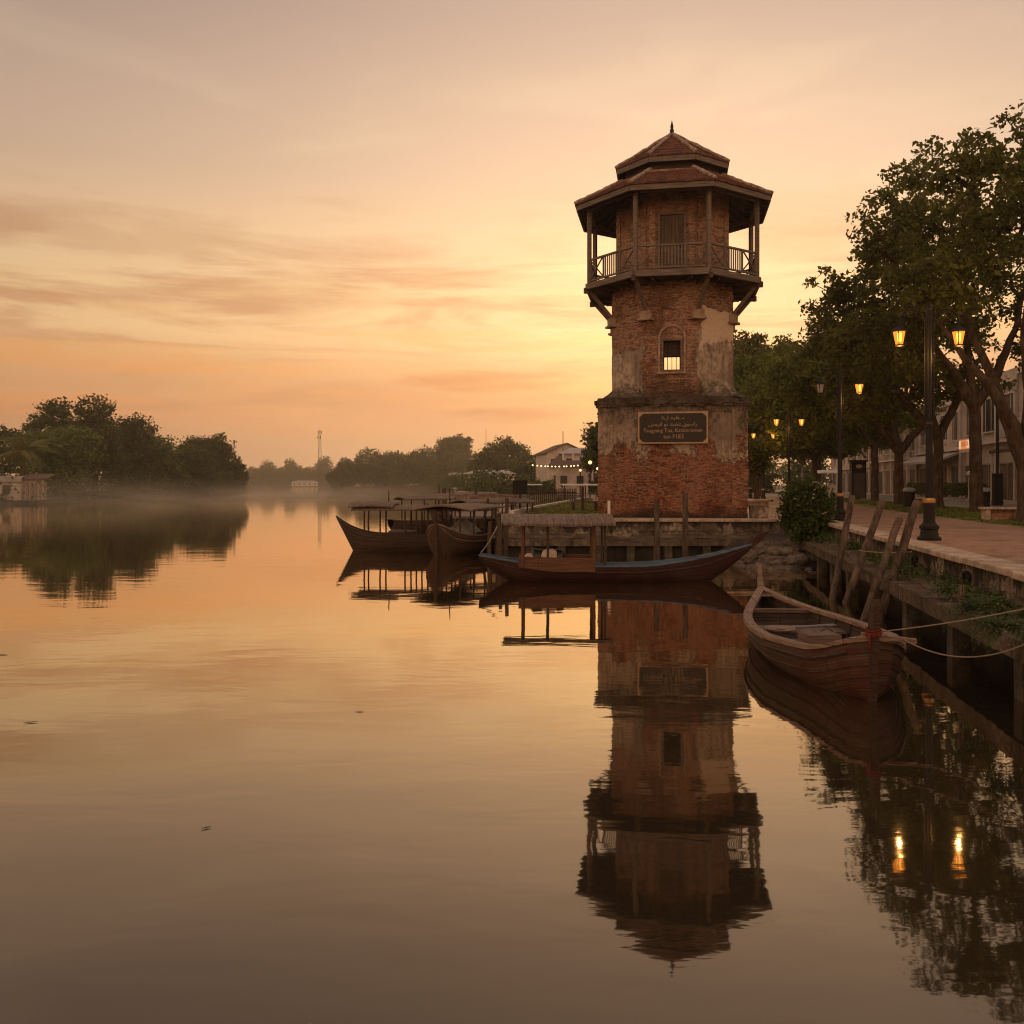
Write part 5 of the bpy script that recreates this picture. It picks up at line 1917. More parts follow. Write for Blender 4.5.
# (3) wide-forked tree
make_tree('shade_tree', (21.6, 50.8, QZ), fork(2.9, 0.25, [
    [(-1.3, 0, 4.6, 0.16), (-3.0, 0, 6.4, 0.10)], [(1.4, 0.1, 4.6, 0.18), (2.4, 0.1, 6.2, 0.11)], [(-0.2, 0.3, 5.0, 0.13), (-0.4, 0.3, 7.5, 0.08)], [(-0.8, -0.5, 5.2, 0.10), (-1.6, -0.8, 7.0, 0.07)]]),
    [((-3.0, 0, 8.4), (3.4, 3.0, 2.1), 130), ((0.8, 0, 8.8), (3.0, 3.0, 2.0), 90), ((-5.4, -0.2, 6.8), (2.1, 2.4, 1.6), 60), ((-2.2, 0, 6.0), (3.6, 2.5, 0.9), 60), ((-4.6, 0.4, 4.9), (2.2, 2.0, 0.9), 50)],
    104, 0.25, 52, 0.68, ('leaf_b', 'bark'), 'shade tree with several upright forks between the two nearest lamp poles', zmin=3.6)
# (4)..
make_tree('shade_tree', (24.2, 60.7, QZ), fork(3.6, 0.24, [
    [(-1.2, 0, 5.2, 0.14), (-2.6, 0, 6.8, 0.09)], [(1.0, 0.1, 5.2, 0.14), (2.0, 0.1, 6.9, 0.09)]]),
    [((-3.2, 0, 8.4), (3.6, 3.2, 2.3), 120), ((0.6, 0, 9.0), (3.0, 3.0, 2.2), 80), ((-6.6, 0, 6.9), (2.6, 2.6, 2.0), 80), ((-4.0, 0, 5.6), (4.0, 2.6, 1.0), 70), ((-5.8, 0, 4.6), (2.4, 2.0, 1.0), 50), ((1.4, 0, 5.8), (2.6, 2.0, 1.2), 50)],
    105, 0.30, 60, 0.85, ('leaf_b', 'bark'), 'slender dark-trunked shade tree beside the black booth', zmin=3.9)
make_tree('shade_tree', (22.6, 68.0, QZ), fork(3.0, 0.22, [
    [(-2.0, 0, 5.0, 0.14), (-4.0, 0, 6.6, 0.09)], [(1.2, 0.1, 5.0, 0.14), (2.4, 0.1, 6.9, 0.09)], [(-0.4, 0.1, 5.4, 0.12)]]),
    [((-3.4, 0, 8.8), (3.6, 3.2, 2.2), 120), ((0.6, 0, 8.6), (3.2, 3.0, 2.2), 80), ((-5.2, 0, 6.0), (2.8, 2.6, 1.8), 80), ((-1.5, 0, 5.2), (4.5, 2.4, 1.2), 80), ((4.0, 0, 6.6), (3.0, 2.4, 2.4), 90)],
    106, 0.32, 60, 0.9, ('leaf_b', 'bark'), 'pale green spreading tree rising behind the third lamp', zmin=3.2)
make_tree('shade_tree', (23.4, 86.0, QZ), fork(3.4, 0.30, [
    [(-1.6, 0, 5.8, 0.18), (-3.0, 0, 8.6, 0.12)], [(1.6, 0.1, 6.2, 0.18), (3.4, 0.1, 9.4, 0.12)], [(0, 0.1, 8.4, 0.15)]]),
    [((-0.6, 0, 12.4), (4.4, 4.0, 2.9), 170), ((3.6, 0, 10.4), (3.2, 3.4, 2.6), 90), ((-3.6, 0, 9.4), (2.6, 3.4, 2.4), 80), ((0.5, 0, 7.0), (5.0, 3.4, 2.2), 140), ((3.6, 0, 5.0), (3.0, 2.5, 1.6), 60)],
    107, 0.38, 58, 1.0, ('leaf_a', 'bark'), 'big dark tree beside the right edge of the tower shaft', zmin=4.5)
make_tree('shade_tree', (31.0, 92.0, QZ), fork(3.4, 0.235, [
    [(-1.6, 0, 5.8, 0.16), (-3.0, 0, 8.0, 0.10)], [(1.6, 0.1, 6.2, 0.16), (3.4, 0.1, 8.6, 0.10)]]),
    [((-1.5, 0, 10.0), (4.4, 4.0, 2.9), 130), ((3.0, 0, 9.0), (3.4, 3.4, 2.6), 80), ((-4.0, 0, 6.6), (3.4, 3.4, 2.4), 100), ((1.0, 0, 5.4), (5.0, 3.0, 1.6), 110), ((5.6, 0, 7.6), (3.0, 3.0, 3.0), 90)],
    108, 0.40, 56, 1.05, ('leaf_b', 'bark'), 'farthest shade tree on the verge above the food cart', zmin=4.2)
# tree left of the tower base
make_tree('riverside_tree', (9.3, 92.0, QZ), fork(2.2, 0.18, [[(-1.0, 0, 4.2, 0.10), (-1.4, 0, 6.2, 0.06)], [(0.9, 0, 4.6, 0.10), (1.2, 0, 7.0, 0.06)]]),
          [((0.2, 0, 5.6), (2.3, 2.2, 2.2), 110), ((1.2, 0, 7.7), (1.5, 1.5, 1.5), 50), ((-0.3, 0, 3.6), (1.9, 2.0, 1.4), 60)],
          109, 0.32, 60, 0.55, ('leaf_far', 'bark'), 'small tree standing just left of the tower beside the white house', zmin=2.0)
# tree in the round planter
make_tree('planter_tree', (12.95, 48.2, QZ + 0.4), fork(0.9, 0.13, [[(-0.4, 0, 1.5, 0.07)], [(0.4, 0, 1.6, 0.07)]]),
          [((0, 0, 2.3), (0.8, 0.8, 0.9), 90)], 110, 0.16, 60, 0.35, ('leaf_a', 'bark'), 'small dark tree growing from the round stone planter', zmin=0.9)
pt = empty('round_planter', (12.95, 48.2, QZ), 0, 'low round stone planter beside the tower base', 'planter')
MB().lathe([(0.62, 0), (0.62, 0.30)], 24).build('wall', MAT['concrete'], pt)
MB().lathe([(0.55, 0.28), (0.80, 0.28), (0.82, 0.36), (0.80, 0.40), (0.55, 0.40)], 24).build('rim', MAT['cap'], pt)
MB().lathe([(0.0, 0.37), (0.56, 0.36), (0.56, 0.2)], 20).build('soil', MAT['earth'], pt)

# round bush at the quay corner
def bush(name, loc, r, n, seed, leaf, label, mat='leaf_bush', lpc=26, cr=0.2, cat='bush', group=None):
    rng = np.random.default_rng(seed)
    u = rng.normal(size=(n, 3))
    u /= np.linalg.norm(u, axis=1)[:, None]
    rr = rng.uniform(0.15, 1, size=(n, 1)) ** 0.4
    T = u * rr * np.array(r)[None, :] * (1 + 0.12 * rng.normal(size=(n, 1)))
    T[:, 2] += r[2] * 0.92
    T = T[T[:, 2] > -0.05]
    root = empty(name, loc, 0, label, cat, group)
    P, par, rad = [np.array([0, 0, -0.05])], [-1], [0.05]
    for t in T[:: max(1, len(T) // 60)]:
        a = np.array([0, 0, 0.0])
        mid = (a + t) / 2 + rng.normal(size=3) * 0.05
        P.append(mid); par.append(0); rad.append(0.018)
        P.append(t); par.append(len(P) - 2); rad.append(0.008)
    V, F = cone_segments(np.array(P), par, np.array(rad), 5)
    np_mesh('stems', V, F, MAT['bark'], root)
    per = rng.poisson(lpc, size=len(T))
    C = np.repeat(T, per, axis=0)
    C = C + rng.normal(size=C.shape) * cr * 0.55
    V, F = leaf_cards(rng, C, leaf)
    np_mesh('foliage', V, F, MAT[mat], root)
    return root


bsh = bush('round_bush', (9.25, 28.6, 0.72), (0.74, 0.70, 0.98), 420, 5, 0.115, 'dense round green bush spilling over the quay corner')
fl = MB()
rngf = random.Random(3)
for i in range(16):
    a, e = rngf.uniform(PI, 2 * PI), rngf.uniform(0.1, 1.2)
    c = (0.78 * math.cos(a) * math.cos(e), 0.74 * math.sin(a) * math.cos(e), 0.95 + 0.95 * math.sin(e) * rngf.choice((-.5, 1)))
    fl.lathe([(0.0, 0.0), (0.035, 0.015), (0.028, 0.035), (0.0, 0.03)], 6, c)
fl.build('blossoms', MAT['sack'], bsh)
# plants on the ledge
def fern(name, loc, n, L, seed, label, rz=0):
    rng = random.Random(seed)
    V, F = [], []
    for i in range(n):
        a = rng.uniform(0, 2 * PI)
        l = L * rng.uniform(0.5, 1.1)
        rise = rng.uniform(0.35, 1.0)
        pts = []
        for k in range(7):
            t = k / 6
            pts.append(Vector((math.cos(a) * l * t * 0.8, math.sin(a) * l * t * 0.8, l * (rise * t - 0.75 * t * t))))
        side = Vector((-math.sin(a), math.cos(a), 0))
        for k in range(1, 7):
            for sgn in (-1, 1):
                w = l * 0.20 * math.sin(PI * (k / 6) ** 0.8 * 0.9 + 0.15)
                b = pts[k]
                tipv = b + side * sgn * w + (pts[k] - pts[k - 1]) * 0.9 + Vector((0, 0, -0.02))
                m1 = b.lerp(tipv, 0.5) + (pts[k] - pts[k - 1]).normalized() * 0.02
                m2 = b.lerp(tipv, 0.5) - (pts[k] - pts[k - 1]).normalized() * 0.02
                q = len(V)
                V += [tuple(b), tuple(m1), tuple(tipv), tuple(m2)]
                F.append((q, q + 1, q + 2, q + 3))
    o = np_mesh(name, np.array(V), np.array(F), MAT['leaf_bush'])
    o.location = loc
    return tag(o, label, 'plant')


fern('fern', (5.95, 11.6, 0.86), 46, 0.60, 1, 'big leafy fern clump on the quay ledge nearest the camera')
fern('fern', (6.75, 13.9, 0.84), 30, 0.42, 2, 'smaller fern clump on the quay ledge beyond the wooden stake')
fern('fern', (5.5, 10.2, 0.84), 40, 0.5, 3, 'leafy fern clump at the right edge of the picture on the ledge')
sk_ = MB().box((0, 0, 0.16), (0.06, 0.04, 0.4)).build('wooden_stake', MAT['thwart'], None, (6.15, 12.45, 0.74), 0.3)
tag(sk_, 'short pale wooden stake standing among the ferns on the ledge', 'stake')
# small weeds along ledge and quay
rw = np.random.default_rng(8)
C = []
for i in range(150):
    Y = rw.uniform(9, 29)
    t = rw.uniform(-0.55, -0.05)
    g = G(t, Y, 0.80 + rw.uniform(-0.03, 0.10))
    for k in range(rw.integers(8, 30)):
        C.append((g.x + rw.normal() * 0.10, g.y + rw.normal() * 0.10, g.z + abs(rw.normal()) * 0.06))
V, F = leaf_cards(rw, np.array(C), 0.075, 0.2)
tag(np_mesh('ledge_weeds', V, F, MAT['leaf_bush']), 'low weeds growing along the ledge of the quay wall', 'weeds', None, 'stuff')
C = []
for i in range(2600):
    Y = rw.uniform(20, 75)
    t = rw.uniform(T1 + 0.1 if Y < 46 else T1 + 1.3, T2 - 0.1)
    g = G(t, Y, QZ + 0.02)
    for k in range(7):
        C.append((g.x + rw.normal() * 0.10, g.y + rw.normal() * 0.10, g.z + abs(rw.normal()) * 0.025))
V, F = leaf_cards(rw, np.array(C), 0.10, 0.0)
cl = []
for i in range(2600):
    y = rw.uniform(32, 73)
    f = (y - 32) / 41
    x0, x1 = -0.05 + f * 2.0 + 0.6, 3.2 + f * 3.0
    x = rw.uniform(x0, x1)
    for k in range(6):
        cl.append((x + rw.normal() * 0.12, y + rw.normal() * 0.12, QZ + 0.02 + abs(rw.normal()) * 0.03))
V_, F_ = leaf_cards(rw, np.array(cl), 0.11, 0.0)
tag(np_mesh('lawn_grass', V_, F_, MAT['leaf_palm']), 'short yellowish grass of the lawn left of the tower', 'grass', None, 'stuff')
tag(np_mesh('verge_grass', V, F, MAT['leaf_b']), 'short grass on the verge under the shade trees', 'grass', None, 'stuff')

# rubble and mud in the corner of the quay
mm = MB()
N = 30
for i in range(N + 1):
    for j in range(N + 1):
        x, y = 5.6 + 5.0 * i / N, 24.3 + 7.0 * j / N
        f = sstep(24.6, 29.5, y) * sstep(6.2, 8.4, x) * 1.0 + 0.5 * sstep(28.5, 31, y) * sstep(5.4, 7.5, x)
        mm.v.append((x, y, -0.35 + 0.75 * f + 0.14 * mnoise.noise(Vector((x * 1.3, y * 1.3, 0)))))
for i in range(N):
    for j in range(N):
        q = i * (N + 1) + j
        mm.f.append((q, q + N + 1, q + N + 2, q + 1))
tag(mm.build('mud_bank', MAT['mud'], smooth=True), kind='structure')
rb = MB()
rr = random.Random(12)
for i in range(110):
    x, y = rr.uniform(6.6, 9.3), rr.uniform(25.0, 30.6)
    f = sstep(24.6, 29.5, y) * sstep(6.2, 8.4, x)
    if rr.random() > f + 0.35: continue
    s = rr.uniform(0.10, 0.34)
    k0 = len(rb.v)
    rings = []
    for j in range(6):
        ph = -PI / 2 + PI * j / 5
        rings.append([(x + s * math.cos(2 * PI * q / 8) * max(0.05, math.cos(ph)), y + s * 0.8 * math.sin(2 * PI * q / 8) * max(0.05, math.cos(ph)), -0.25 + 0.72 * f + s * 0.6 * math.sin(ph)) for q in range(8)])
    rb.loft(rings)
    rb.rough(s * 0.35, 2.6 / s * 0.5, i * 3.1, k0)
tag(rb.build('rubble', MAT['rock']), 'loose wet rocks and rubble in the corner of the quay', 'rubble', None, 'stuff')

# ================================================================== STREET FURNITURE
def stone_bench(loc, rz, label, L=1.25):
    t = empty('stone_bench', loc, rz, label, 'bench', 'stone benches on the verge')
    MB().box((0, 0, 0.42), (L, 0.48, 0.075)).build('seat', MAT['cap'], t, bevel=0.015)
    for x in (-L / 2 + 0.16, L / 2 - 0.16):
        MB().box((x, 0, 0.19), (0.14, 0.40, 0.385)).build('leg', MAT['cap'], t, bevel=0.01)
    MB().box((0, 0.08, 0.19), (L - 0.46, 0.12, 0.385)).build('back_panel', MAT['lantern_brick'], t)
    return t


stone_bench((15.75, 29.3, QZ), -0.12, 'pale stone bench at the foot of the tall thick-trunked tree, far right')
stone_bench((21.9, 49.2, QZ), -0.12, 'stone bench half hidden behind the front lamp post', 1.1)


def bin_(loc, label, h=1.0):
    t = empty('litter_bin', loc, -0.15, label, 'bin', 'litter bins on the verge')
    MB().lathe([(0.24, 0), (0.26, 0.05), (0.28, h - 0.2), (0.29, h - 0.18)], 14).build('body', MAT['metal'], t)
    MB().lathe([(0.31, h - 0.17), (0.32, h - 0.10), (0.24, h), (0.0, h + 0.03)], 14).build('lid', MAT['tarp'], t)


bin_((19.85, 45.5, QZ), 'black litter bin beside the half hidden stone bench')
bin_((22.6, 43.6, QZ), 'dark litter bin with a pale lid behind the tall thick-trunked tree')
# black booth
t = empty('black_booth', (26.6, 70.0, QZ), -PA, 'narrow black booth with a small round sign near its top', 'booth')
MB().box((0, 0, 1.45), (1.05, 1.05, 2.9)).build('cabin', MAT['metal'], t, bevel=0.03)
MB().box((0, 0, 2.97), (1.25, 1.25, 0.14)).build('roof', MAT['metal'], t, bevel=0.03)
MB().box((0.0, -0.54, 1.1), (0.8, 0.04, 1.9)).build('door', MAT['dark'], t)
sg = MB()
vert_prism(sg, [(0.24 * math.cos(2 * PI * i / 20), 2.55 + 0.15 * math.sin(2 * PI * i / 20)) for i in range(20)], -0.57, -0.53)
sg.build('round_sign', MAT['sack'], t)
t = empty('cart', (27.6, 80.0, QZ), -PA, 'small food cart under a rounded white roof', 'food cart')
MB().box((0, 0, 0.75), (1.5, 0.9, 0.8)).build('counter', MAT['cream'], t, bevel=0.03)
canopy(t, MAT['white'], -1.0, 1.0, 0.7, 2.15, 0.22, -0.06, 0.08, 'roof')
posts(t, MAT['metal'], [(x, y, 0.3, 2.15) for x in (-0.7, 0.7) for y in (-0.42, 0.42)], 0.03, 'post')
for x in (-0.5, 0.5):
    w_ = MB()
    w_.lathe([(0.05, -0.03), (0.24, -0.03), (0.24, 0.03), (0.05, 0.03)], 14)
    w_.v = [(a + x, c - 0.46, b + 0.24) for a, b, c in w_.v]
    w_.build('wheel', MAT['metal'], t)
t = empty('folded_parasol', (23.0, 72.0, QZ), 0, 'closed pale parasol standing under the trees', 'parasol')
MB().lathe([(0.03, 0.0), (0.03, 2.4)], 8).build('pole', MAT['metal'], t)
MB().lathe([(0.34, 0.65), (0.30, 1.0), (0.16, 1.8), (0.04, 2.5), (0.0, 2.6)], 10).rough(0.03, 3, 2).build('cloth', MAT['tarp'], t)
MB().lathe([(0.0, 0.0), (0.3, 0.0), (0.3, 0.08), (0.0, 0.1)], 12).build('foot', MAT['concrete'], t)
t = empty('utility_pole', (27.2, 51.0, QZ), 0, 'thin dark utility pole rising in front of the shop balcony', 'pole')
MB().lathe([(0.09, 0), (0.07, 8.2), (0.0, 8.25)], 8).build('shaft', MAT['metal'], t)
MB().box((0, 0, 0.9), (0.5, 0.3, 1.8)).build('cabinet', MAT['metal'], t, bevel=0.02)
t = empty('white_bollard_sign', G(T3 + 0.6, 68, QZ), 0, 'slim white signpost before the hedge of the shop', 'signpost')
MB().lathe([(0.10, 0), (0.07, 1.7), (0.0, 1.75)], 8).build('post', MAT['white'], t)
MB().lathe([(0.0, 1.72), (0.22, 1.85), (0.22, 2.05), (0.0, 2.15)], 10).build('sign_head', MAT['white'], t)

# ================================================================== SHOPHOUSES (facade at local x=0 facing the road, local y along the road)
SFT = T3 + 3.0


def shophouse(label, s0, s1, h, wall, floors, par=0.9, awning=None, cols=0, bays=3, dark_g=True, balcony=False):
    c = G(SFT, (s0 + s1) / 2, QZ + 0.05)
    W = (s1 - s0) / math.cos(PA)
    t = empty('shophouse', c, -PA, label, 'building')
    mb = MB().box((5.0, 0, h / 2), (9.6, W - 0.02, h))
    mb.build('wall', MAT[wall], t)
    mb = MB().box((5.0, 0, h + par / 2), (10.0, W + 0.05, par))
    mb.build('parapet', MAT[wall], t)
    MB().box((0.02, 0, h - 0.05), (0.5, W + 0.04, 0.16)).build('cornice', MAT['white'], t)
    fh = h / floors
    for fl in range(floors):
        z0 = fl * fh
        for b in range(bays):
            y = -W / 2 + W * (b + 0.5) / bays
            bw = W / bays
            if fl == 0:
                f = MB().box((0.17, y, 1.35), (0.10, bw * 0.78, 2.7)).build('shopfront', MAT['dark' if (dark_g and b % 2 == 0) else 'shutter'], t)
                MB().box((0.10, y, 2.66), (0.12, bw * 0.82, 0.12)).build('lintel', MAT['grey_render'], f)
                MB().box((0.10, y, 1.3), (0.05, 0.07, 2.6)).build('mullion', MAT['grey_render'], f)
            else:
                f = MB().box((0.16, y, z0 + fh * 0.50), (0.10, bw * 0.62, fh * 0.56)).build('window', MAT['dark' if b % 2 else 'shutter'], t)
                fr = MB()
                fr.box((0.10, y, z0 + fh * 0.20), (0.30, bw * 0.68, 0.09))
                fr.box((0.12, y, z0 + fh * 0.80), (0.20, bw * 0.66, 0.09))
                for o in (-0.155, 0.155):
                    fr.box((0.10, y + bw * o, z0 + fh * 0.5), (0.05, 0.06, fh * 0.56))
                fr.build('frame', MAT['white'], f)
        if fl > 0:
            MB().box((-0.06, 0, z0), (0.5, W - 0.04, 0.14)).build('string_course', MAT['white'], t)
    for i in range(bays + 1):
        y = -W / 2 + W * i / bays
        y = max(-W / 2 + 0.16, min(W / 2 - 0.16, y))
        MB().box((0.06, y, h / 2 - 0.1), (0.32, 0.26, h - 0.24)).build('pier', MAT['white'], t)
    rg = random.Random(int(s0 * 10))
    for b in range(bays):
        if rg.random() < 0.65:
            y = -W / 2 + W * (b + rg.uniform(0.12, 0.2)) / bays
            a_ = MB().box((-0.05, y, fh + fh * rg.uniform(0.12, 0.2)), (0.34, 0.62, 0.42)).build('air_conditioner', MAT['cream'], t, bevel=0.02)
    MB().tube([(-0.16, W / 2 - 0.35, 0.1), (-0.16, W / 2 - 0.35, h)], 0.05, 6).build('downpipe', MAT['grey_render'], t)
    if awning:
        a = MB()
        a.add([(0.1, -W / 2 + 0.1, fh * 0.98), (0.1, W / 2 - 0.1, fh * 0.98), (-1.9, W / 2 - 0.1, fh * 0.78), (-1.9, -W / 2 + 0.1, fh * 0.78),
               (0.1, -W / 2 + 0.1, fh * 0.93), (0.1, W / 2 - 0.1, fh * 0.93), (-1.9, W / 2 - 0.1, fh * 0.73), (-1.9, -W / 2 + 0.1, fh * 0.73)],
              [(0, 3, 2, 1), (4, 5, 6, 7), (2, 3, 7, 6), (0, 1, 5, 4), (0, 4, 7, 3), (1, 2, 6, 5)])
        a.build('awning', MAT[awning], t)
        for y in (-W / 2 + 0.4, W / 2 - 0.4):
            MB().box((-1.8, y, fh * 0.37), (0.14, 0.14, fh * 0.74)).build('awning_post', MAT['white'], t)
    if balcony:
        MB().box((-0.65, 0, fh - 0.02), (1.3, W - 0.3, 0.16)).build('balcony', MAT['white'], t)
        MB().box((-1.24, 0, fh + 0.55), (0.10, W - 0.34, 0.95)).build('balcony_wall', MAT['white'], t)
    return t, W, fh


shA, WA, fA = shophouse('white two-storey shophouse with dark awning at the right edge', 47.5, 65.6, 8.8, 'white', 2, 0.9, 'roof_brown', bays=3, balcony=True)
shB, WB, fB = shophouse('white shophouse with an orange lit sign above its shopfront', 66.0, 78.0, 8.4, 'cream', 2, 0.8, None, bays=3, dark_g=False)
shC, WC, fC = shophouse('plain pale shophouse seen between the forked trees', 78.4, 92.0, 8.0, 'white', 2, 0.7, 'tin', bays=4)
shD, WD, fD = shophouse('grey shophouse row behind the black booth', 92.4, 114.0, 7.4, 'grey_render', 2, 0.6, None, bays=6)
shE, WE, fE = shophouse('low pale shophouse at the end of the road under the trees', 114.4, 142.0, 6.4, 'cream', 2, 0.5, None, bays=7)
shF, WF, fF = shophouse('white shophouse beyond the picture edge on the right', 30.0, 47.0, 8.8, 'white', 2, 0.9, 'roof_brown', bays=4)
# lit shop sign
MAT['sign_lit'] = m_emit('lit_sign_orange', lin(250, 150, 90), 0.75)
MAT['sign_pale'] = m_emit('lit_sign_pale', lin(255, 215, 175), 0.8)
MAT['sign_red'] = m_emit('lit_sign_red', lin(200, 70, 40), 0.6)
sgp = G(SFT - 0.62, 75.2, QZ + 4.25)
sg = empty('shop_sign', sgp, -PA, 'glowing orange and white box sign on the shophouse facade', 'sign')
MB().box((0.1, 0, 0), (0.22, 2.9, 1.1)).build('box', MAT['white'], sg)
MB().box((-0.03, 0, 0.08), (0.05, 2.76, 0.72)).build('light_panel', MAT['sign_lit'], sg)
pp = MB()
for y, w_, h_, z in ((1.1, 0.42, 0.6, 0.08), (-0.95, 0.5, 0.6, 0.08)):
    pp.box((-0.062, y, z), (0.012, w_, h_))
pp.build('pale_panel', MAT['sign_pale'], sg)
ll = MB()
for k, y in enumerate((0.62, 0.40, 0.18, -0.05, -0.28)):
    ll.box((-0.064, y, 0.10), (0.012, 0.045, 0.34))
    ll.box((-0.064, y - 0.06, 0.25 - 0.13 * (k % 3)), (0.012, 0.12, 0.045))
ll.box((-0.07, -0.86, 0.12), (0.012, 0.14, 0.36))
ll.build('lettering', MAT['sign_red'], sg)
# lit wall lanterns on the white shophouse
MAT['shop_light'] = m_emit('lit_shop_globe', (1.0, 0.66, 0.30, 1), 3.0)
for y, lab in ((58.6, 'left lit wall globe under the awning of the white shophouse'), (57.4, 'right lit wall globe under the awning of the white shophouse')):
    w_ = empty('wall_globe', G(SFT - 2.1, y, QZ + 2.15), -PA, lab, 'wall lamp', 'lit globes on the shophouse')
    MB().lathe([(0.0, -0.17), (0.12, -0.12), (0.17, 0.0), (0.12, 0.12), (0.0, 0.17)], 12).build('globe', MAT['shop_light'], w_)
    MB().bar((0, 0, 0.16), (0, 0, 0.6), 0.05).build('bracket', MAT['metal'], w_)
for k, (y0, y1, lab) in enumerate(((68, 77, 'clipped dark hedge in front of the shophouse with the lit sign'), (79, 88, 'clipped dark hedge before the plain pale shophouse'))):
    rng = np.random.default_rng(40 + k)
    n = 9000
    C = np.stack([rng.uniform(-0.45, 0.45, n), rng.uniform(-(y1 - y0) / 2, (y1 - y0) / 2, n), np.sqrt(rng.uniform(0.05, 1, n)) * 1.15 + rng.normal(size=n) * 0.05], 1)
    root = empty('hedge', G(T3 + 1.4, (y0 + y1) / 2, QZ + 0.08), -PA, lab, 'hedge')
    V, F = leaf_cards(rng, C, 0.15)
    np_mesh('foliage', V, F, MAT['leaf_far'], root)

# ================================================================== RIVERSIDE LEFT OF THE TOWER
# lawn kerb
kb = MB()
pk = [(-0.02, 35.0), (1.0, 42.0), (2.6, 52.0), (5.9, 72.5)]
for a, b in zip(pk[:-1], pk[1:]):
    kb.bar((a[0], a[1], QZ + 0.07), (b[0], b[1], QZ + 0.07), 0.22, 0.20)
tag(kb.build('lawn_kerb', MAT['white']), kind='structure')
# sign board
t = empty('notice_board', (0.34, 39.0, QZ), 0.05, 'black square notice board on a single post by the jetty', 'notice board')
MB().box((0, 0, 0.55), (0.075, 0.075, 1.1)).build('post', MAT['metal'], t)
MB().box((0, -0.05, 1.06), (0.64, 0.05, 0.60)).build('board', MAT['metal'], t, bevel=0.01)
# plank bench with dark post
t = empty('plank_bench', (3.1, 39.0, QZ), 0.15, 'weathered plank bench beside the left foot of the tower', 'bench')
MB().box((0, 0, 0.44), (1.3, 0.36, 0.07)).build('seat', MAT['timber'], t)
MB().box((0.5, 0, 0.2), (0.10, 0.30, 0.405)).build('leg', MAT['timber_dark'], t)
MB().box((-0.5, 0, 0.2), (0.10, 0.30, 0.405)).build('leg', MAT['timber_dark'], t)
t = MB().box((0, 0, 0.5), (0.11, 0.11, 1.15)).build('dark_post', MAT['timber_dark'], None, (2.98, 38.4, QZ))
tag(t, 'short dark post in front of the plank bench on the lawn', 'post')
o = MB().tube([(3.35, 31.42, QZ - 0.1), (3.35, 31.42, QZ + 0.62)], 0.05, 8).build('white_post', MAT['white'])
tag(o, 'short white post on the quay edge by the tower corner', 'post')
# jetty with railing over the water
jt = empty('jetty', (-1.3, 41.5, 0), 0.10, 'timber jetty with pale handrail beyond the canopy boats', 'jetty')
MB().box((0.35, 2.0, 1.02), (3.5, 7.5, 0.10)).build('deck', MAT['grey_wood'], jt)
for x in (-1.3, 0.3, 2.0):
    for y in (-1.5, 2.0, 5.5):
        MB().tube([(x, y, -1.0), (x, y, 0.97)], 0.09, 8).build('pile', MAT['timber_dark'], jt)
for y in (-1.6, 5.6):
    rm = MB()
    rm.box((0.35, y, 1.92), (3.5, 0.12, 0.07))
    rm.box((0.35, y, 1.5), (3.4, 0.05, 0.05))
    rm.build('handrail', MAT['rail'], jt)
    for x in (-1.35, -0.5, 0.35, 1.2, 2.05):
        MB().box((x, y, 1.47), (0.07, 0.07, 0.84)).build('rail_post', MAT['timber_dark'], jt)
# timber piles at the quay's left end
rj = random.Random(4)
PLB = ['thin dark pile at the left end of the tower quay, nearest the red boat stern', 'short dark pile standing in the water beside the brown canopy boat stern', 'stout dark pile just left of the quay corner',
       'tallest dark pile by the quay corner behind the plank roof', 'leaning dark pile between the jetty and the quay corner']
for (x, y, z, r, lx), lab in zip([(-0.35, 27.6, 1.35, 0.06, 0.0), (-0.75, 30.2, 1.25, 0.07, 0.02), (-0.45, 30.4, 1.5, 0.10, 0.0), (-0.2, 30.75, 2.0, 0.07, 0.03), (-1.2, 36.2, 1.9, 0.06, 0.25)], PLB):
    o = MB().tube([(x - lx, y, -1.0), (x, y, 0.6), (x + lx, y, z)], [r, r, r * 0.9], 9).build('timber_pile', MAT['timber_dark'])
    tag(o, lab, 'pile', 'dark timber piles at the quay corner')
# low canopies and tables on the riverside walk
for i, ((x, y), w_, lab) in enumerate((((4.2, 62.0), 1.7, 'pale flat-topped shelter nearer the tower on the riverside walk'), ((5.7, 66.0), 1.2, 'small pale table shelter touching the tower edge'), ((1.5, 76.0), 1.9, 'far pale shelter by the river beyond the jetty'))):
    t = empty('market_shelter', (x, y, QZ), 0.1, lab, 'shelter', 'pale shelters on the riverside walk')
    canopy(t, MAT['white'], -w_ / 2, w_ / 2, 0.7, 1.15, 0.06, 0, 0.06, 'top')
    posts(t, MAT['timber_dark'], [(sx * w_ * 0.42, sy * 0.55, 0.0, 1.12) for sx in (-1, 1) for sy in (-1, 1)], 0.035, 'leg')
    MB().box((0, 0, 0.55), (w_ * 0.7, 0.6, 0.06)).build('shelf', MAT['timber'], t)
fe = empty('picket_fence', (0.9, 52.0, QZ - 0.2), 1.15, 'dark picket fence along the riverside walk behind the notice board', 'fence')
fm_ = MB()
for i in range(26):
    fm_.box((i * 0.32, 0, 0.55), (0.07, 0.05, 1.1 + 0.06 * math.sin(i * 2.1)))
fm_.build('pickets', MAT['timber_dark'], fe)
MB().box((4.0, 0.045, 0.85), (8.1, 0.04, 0.08)).build('rail', MAT['timber_dark'], fe)

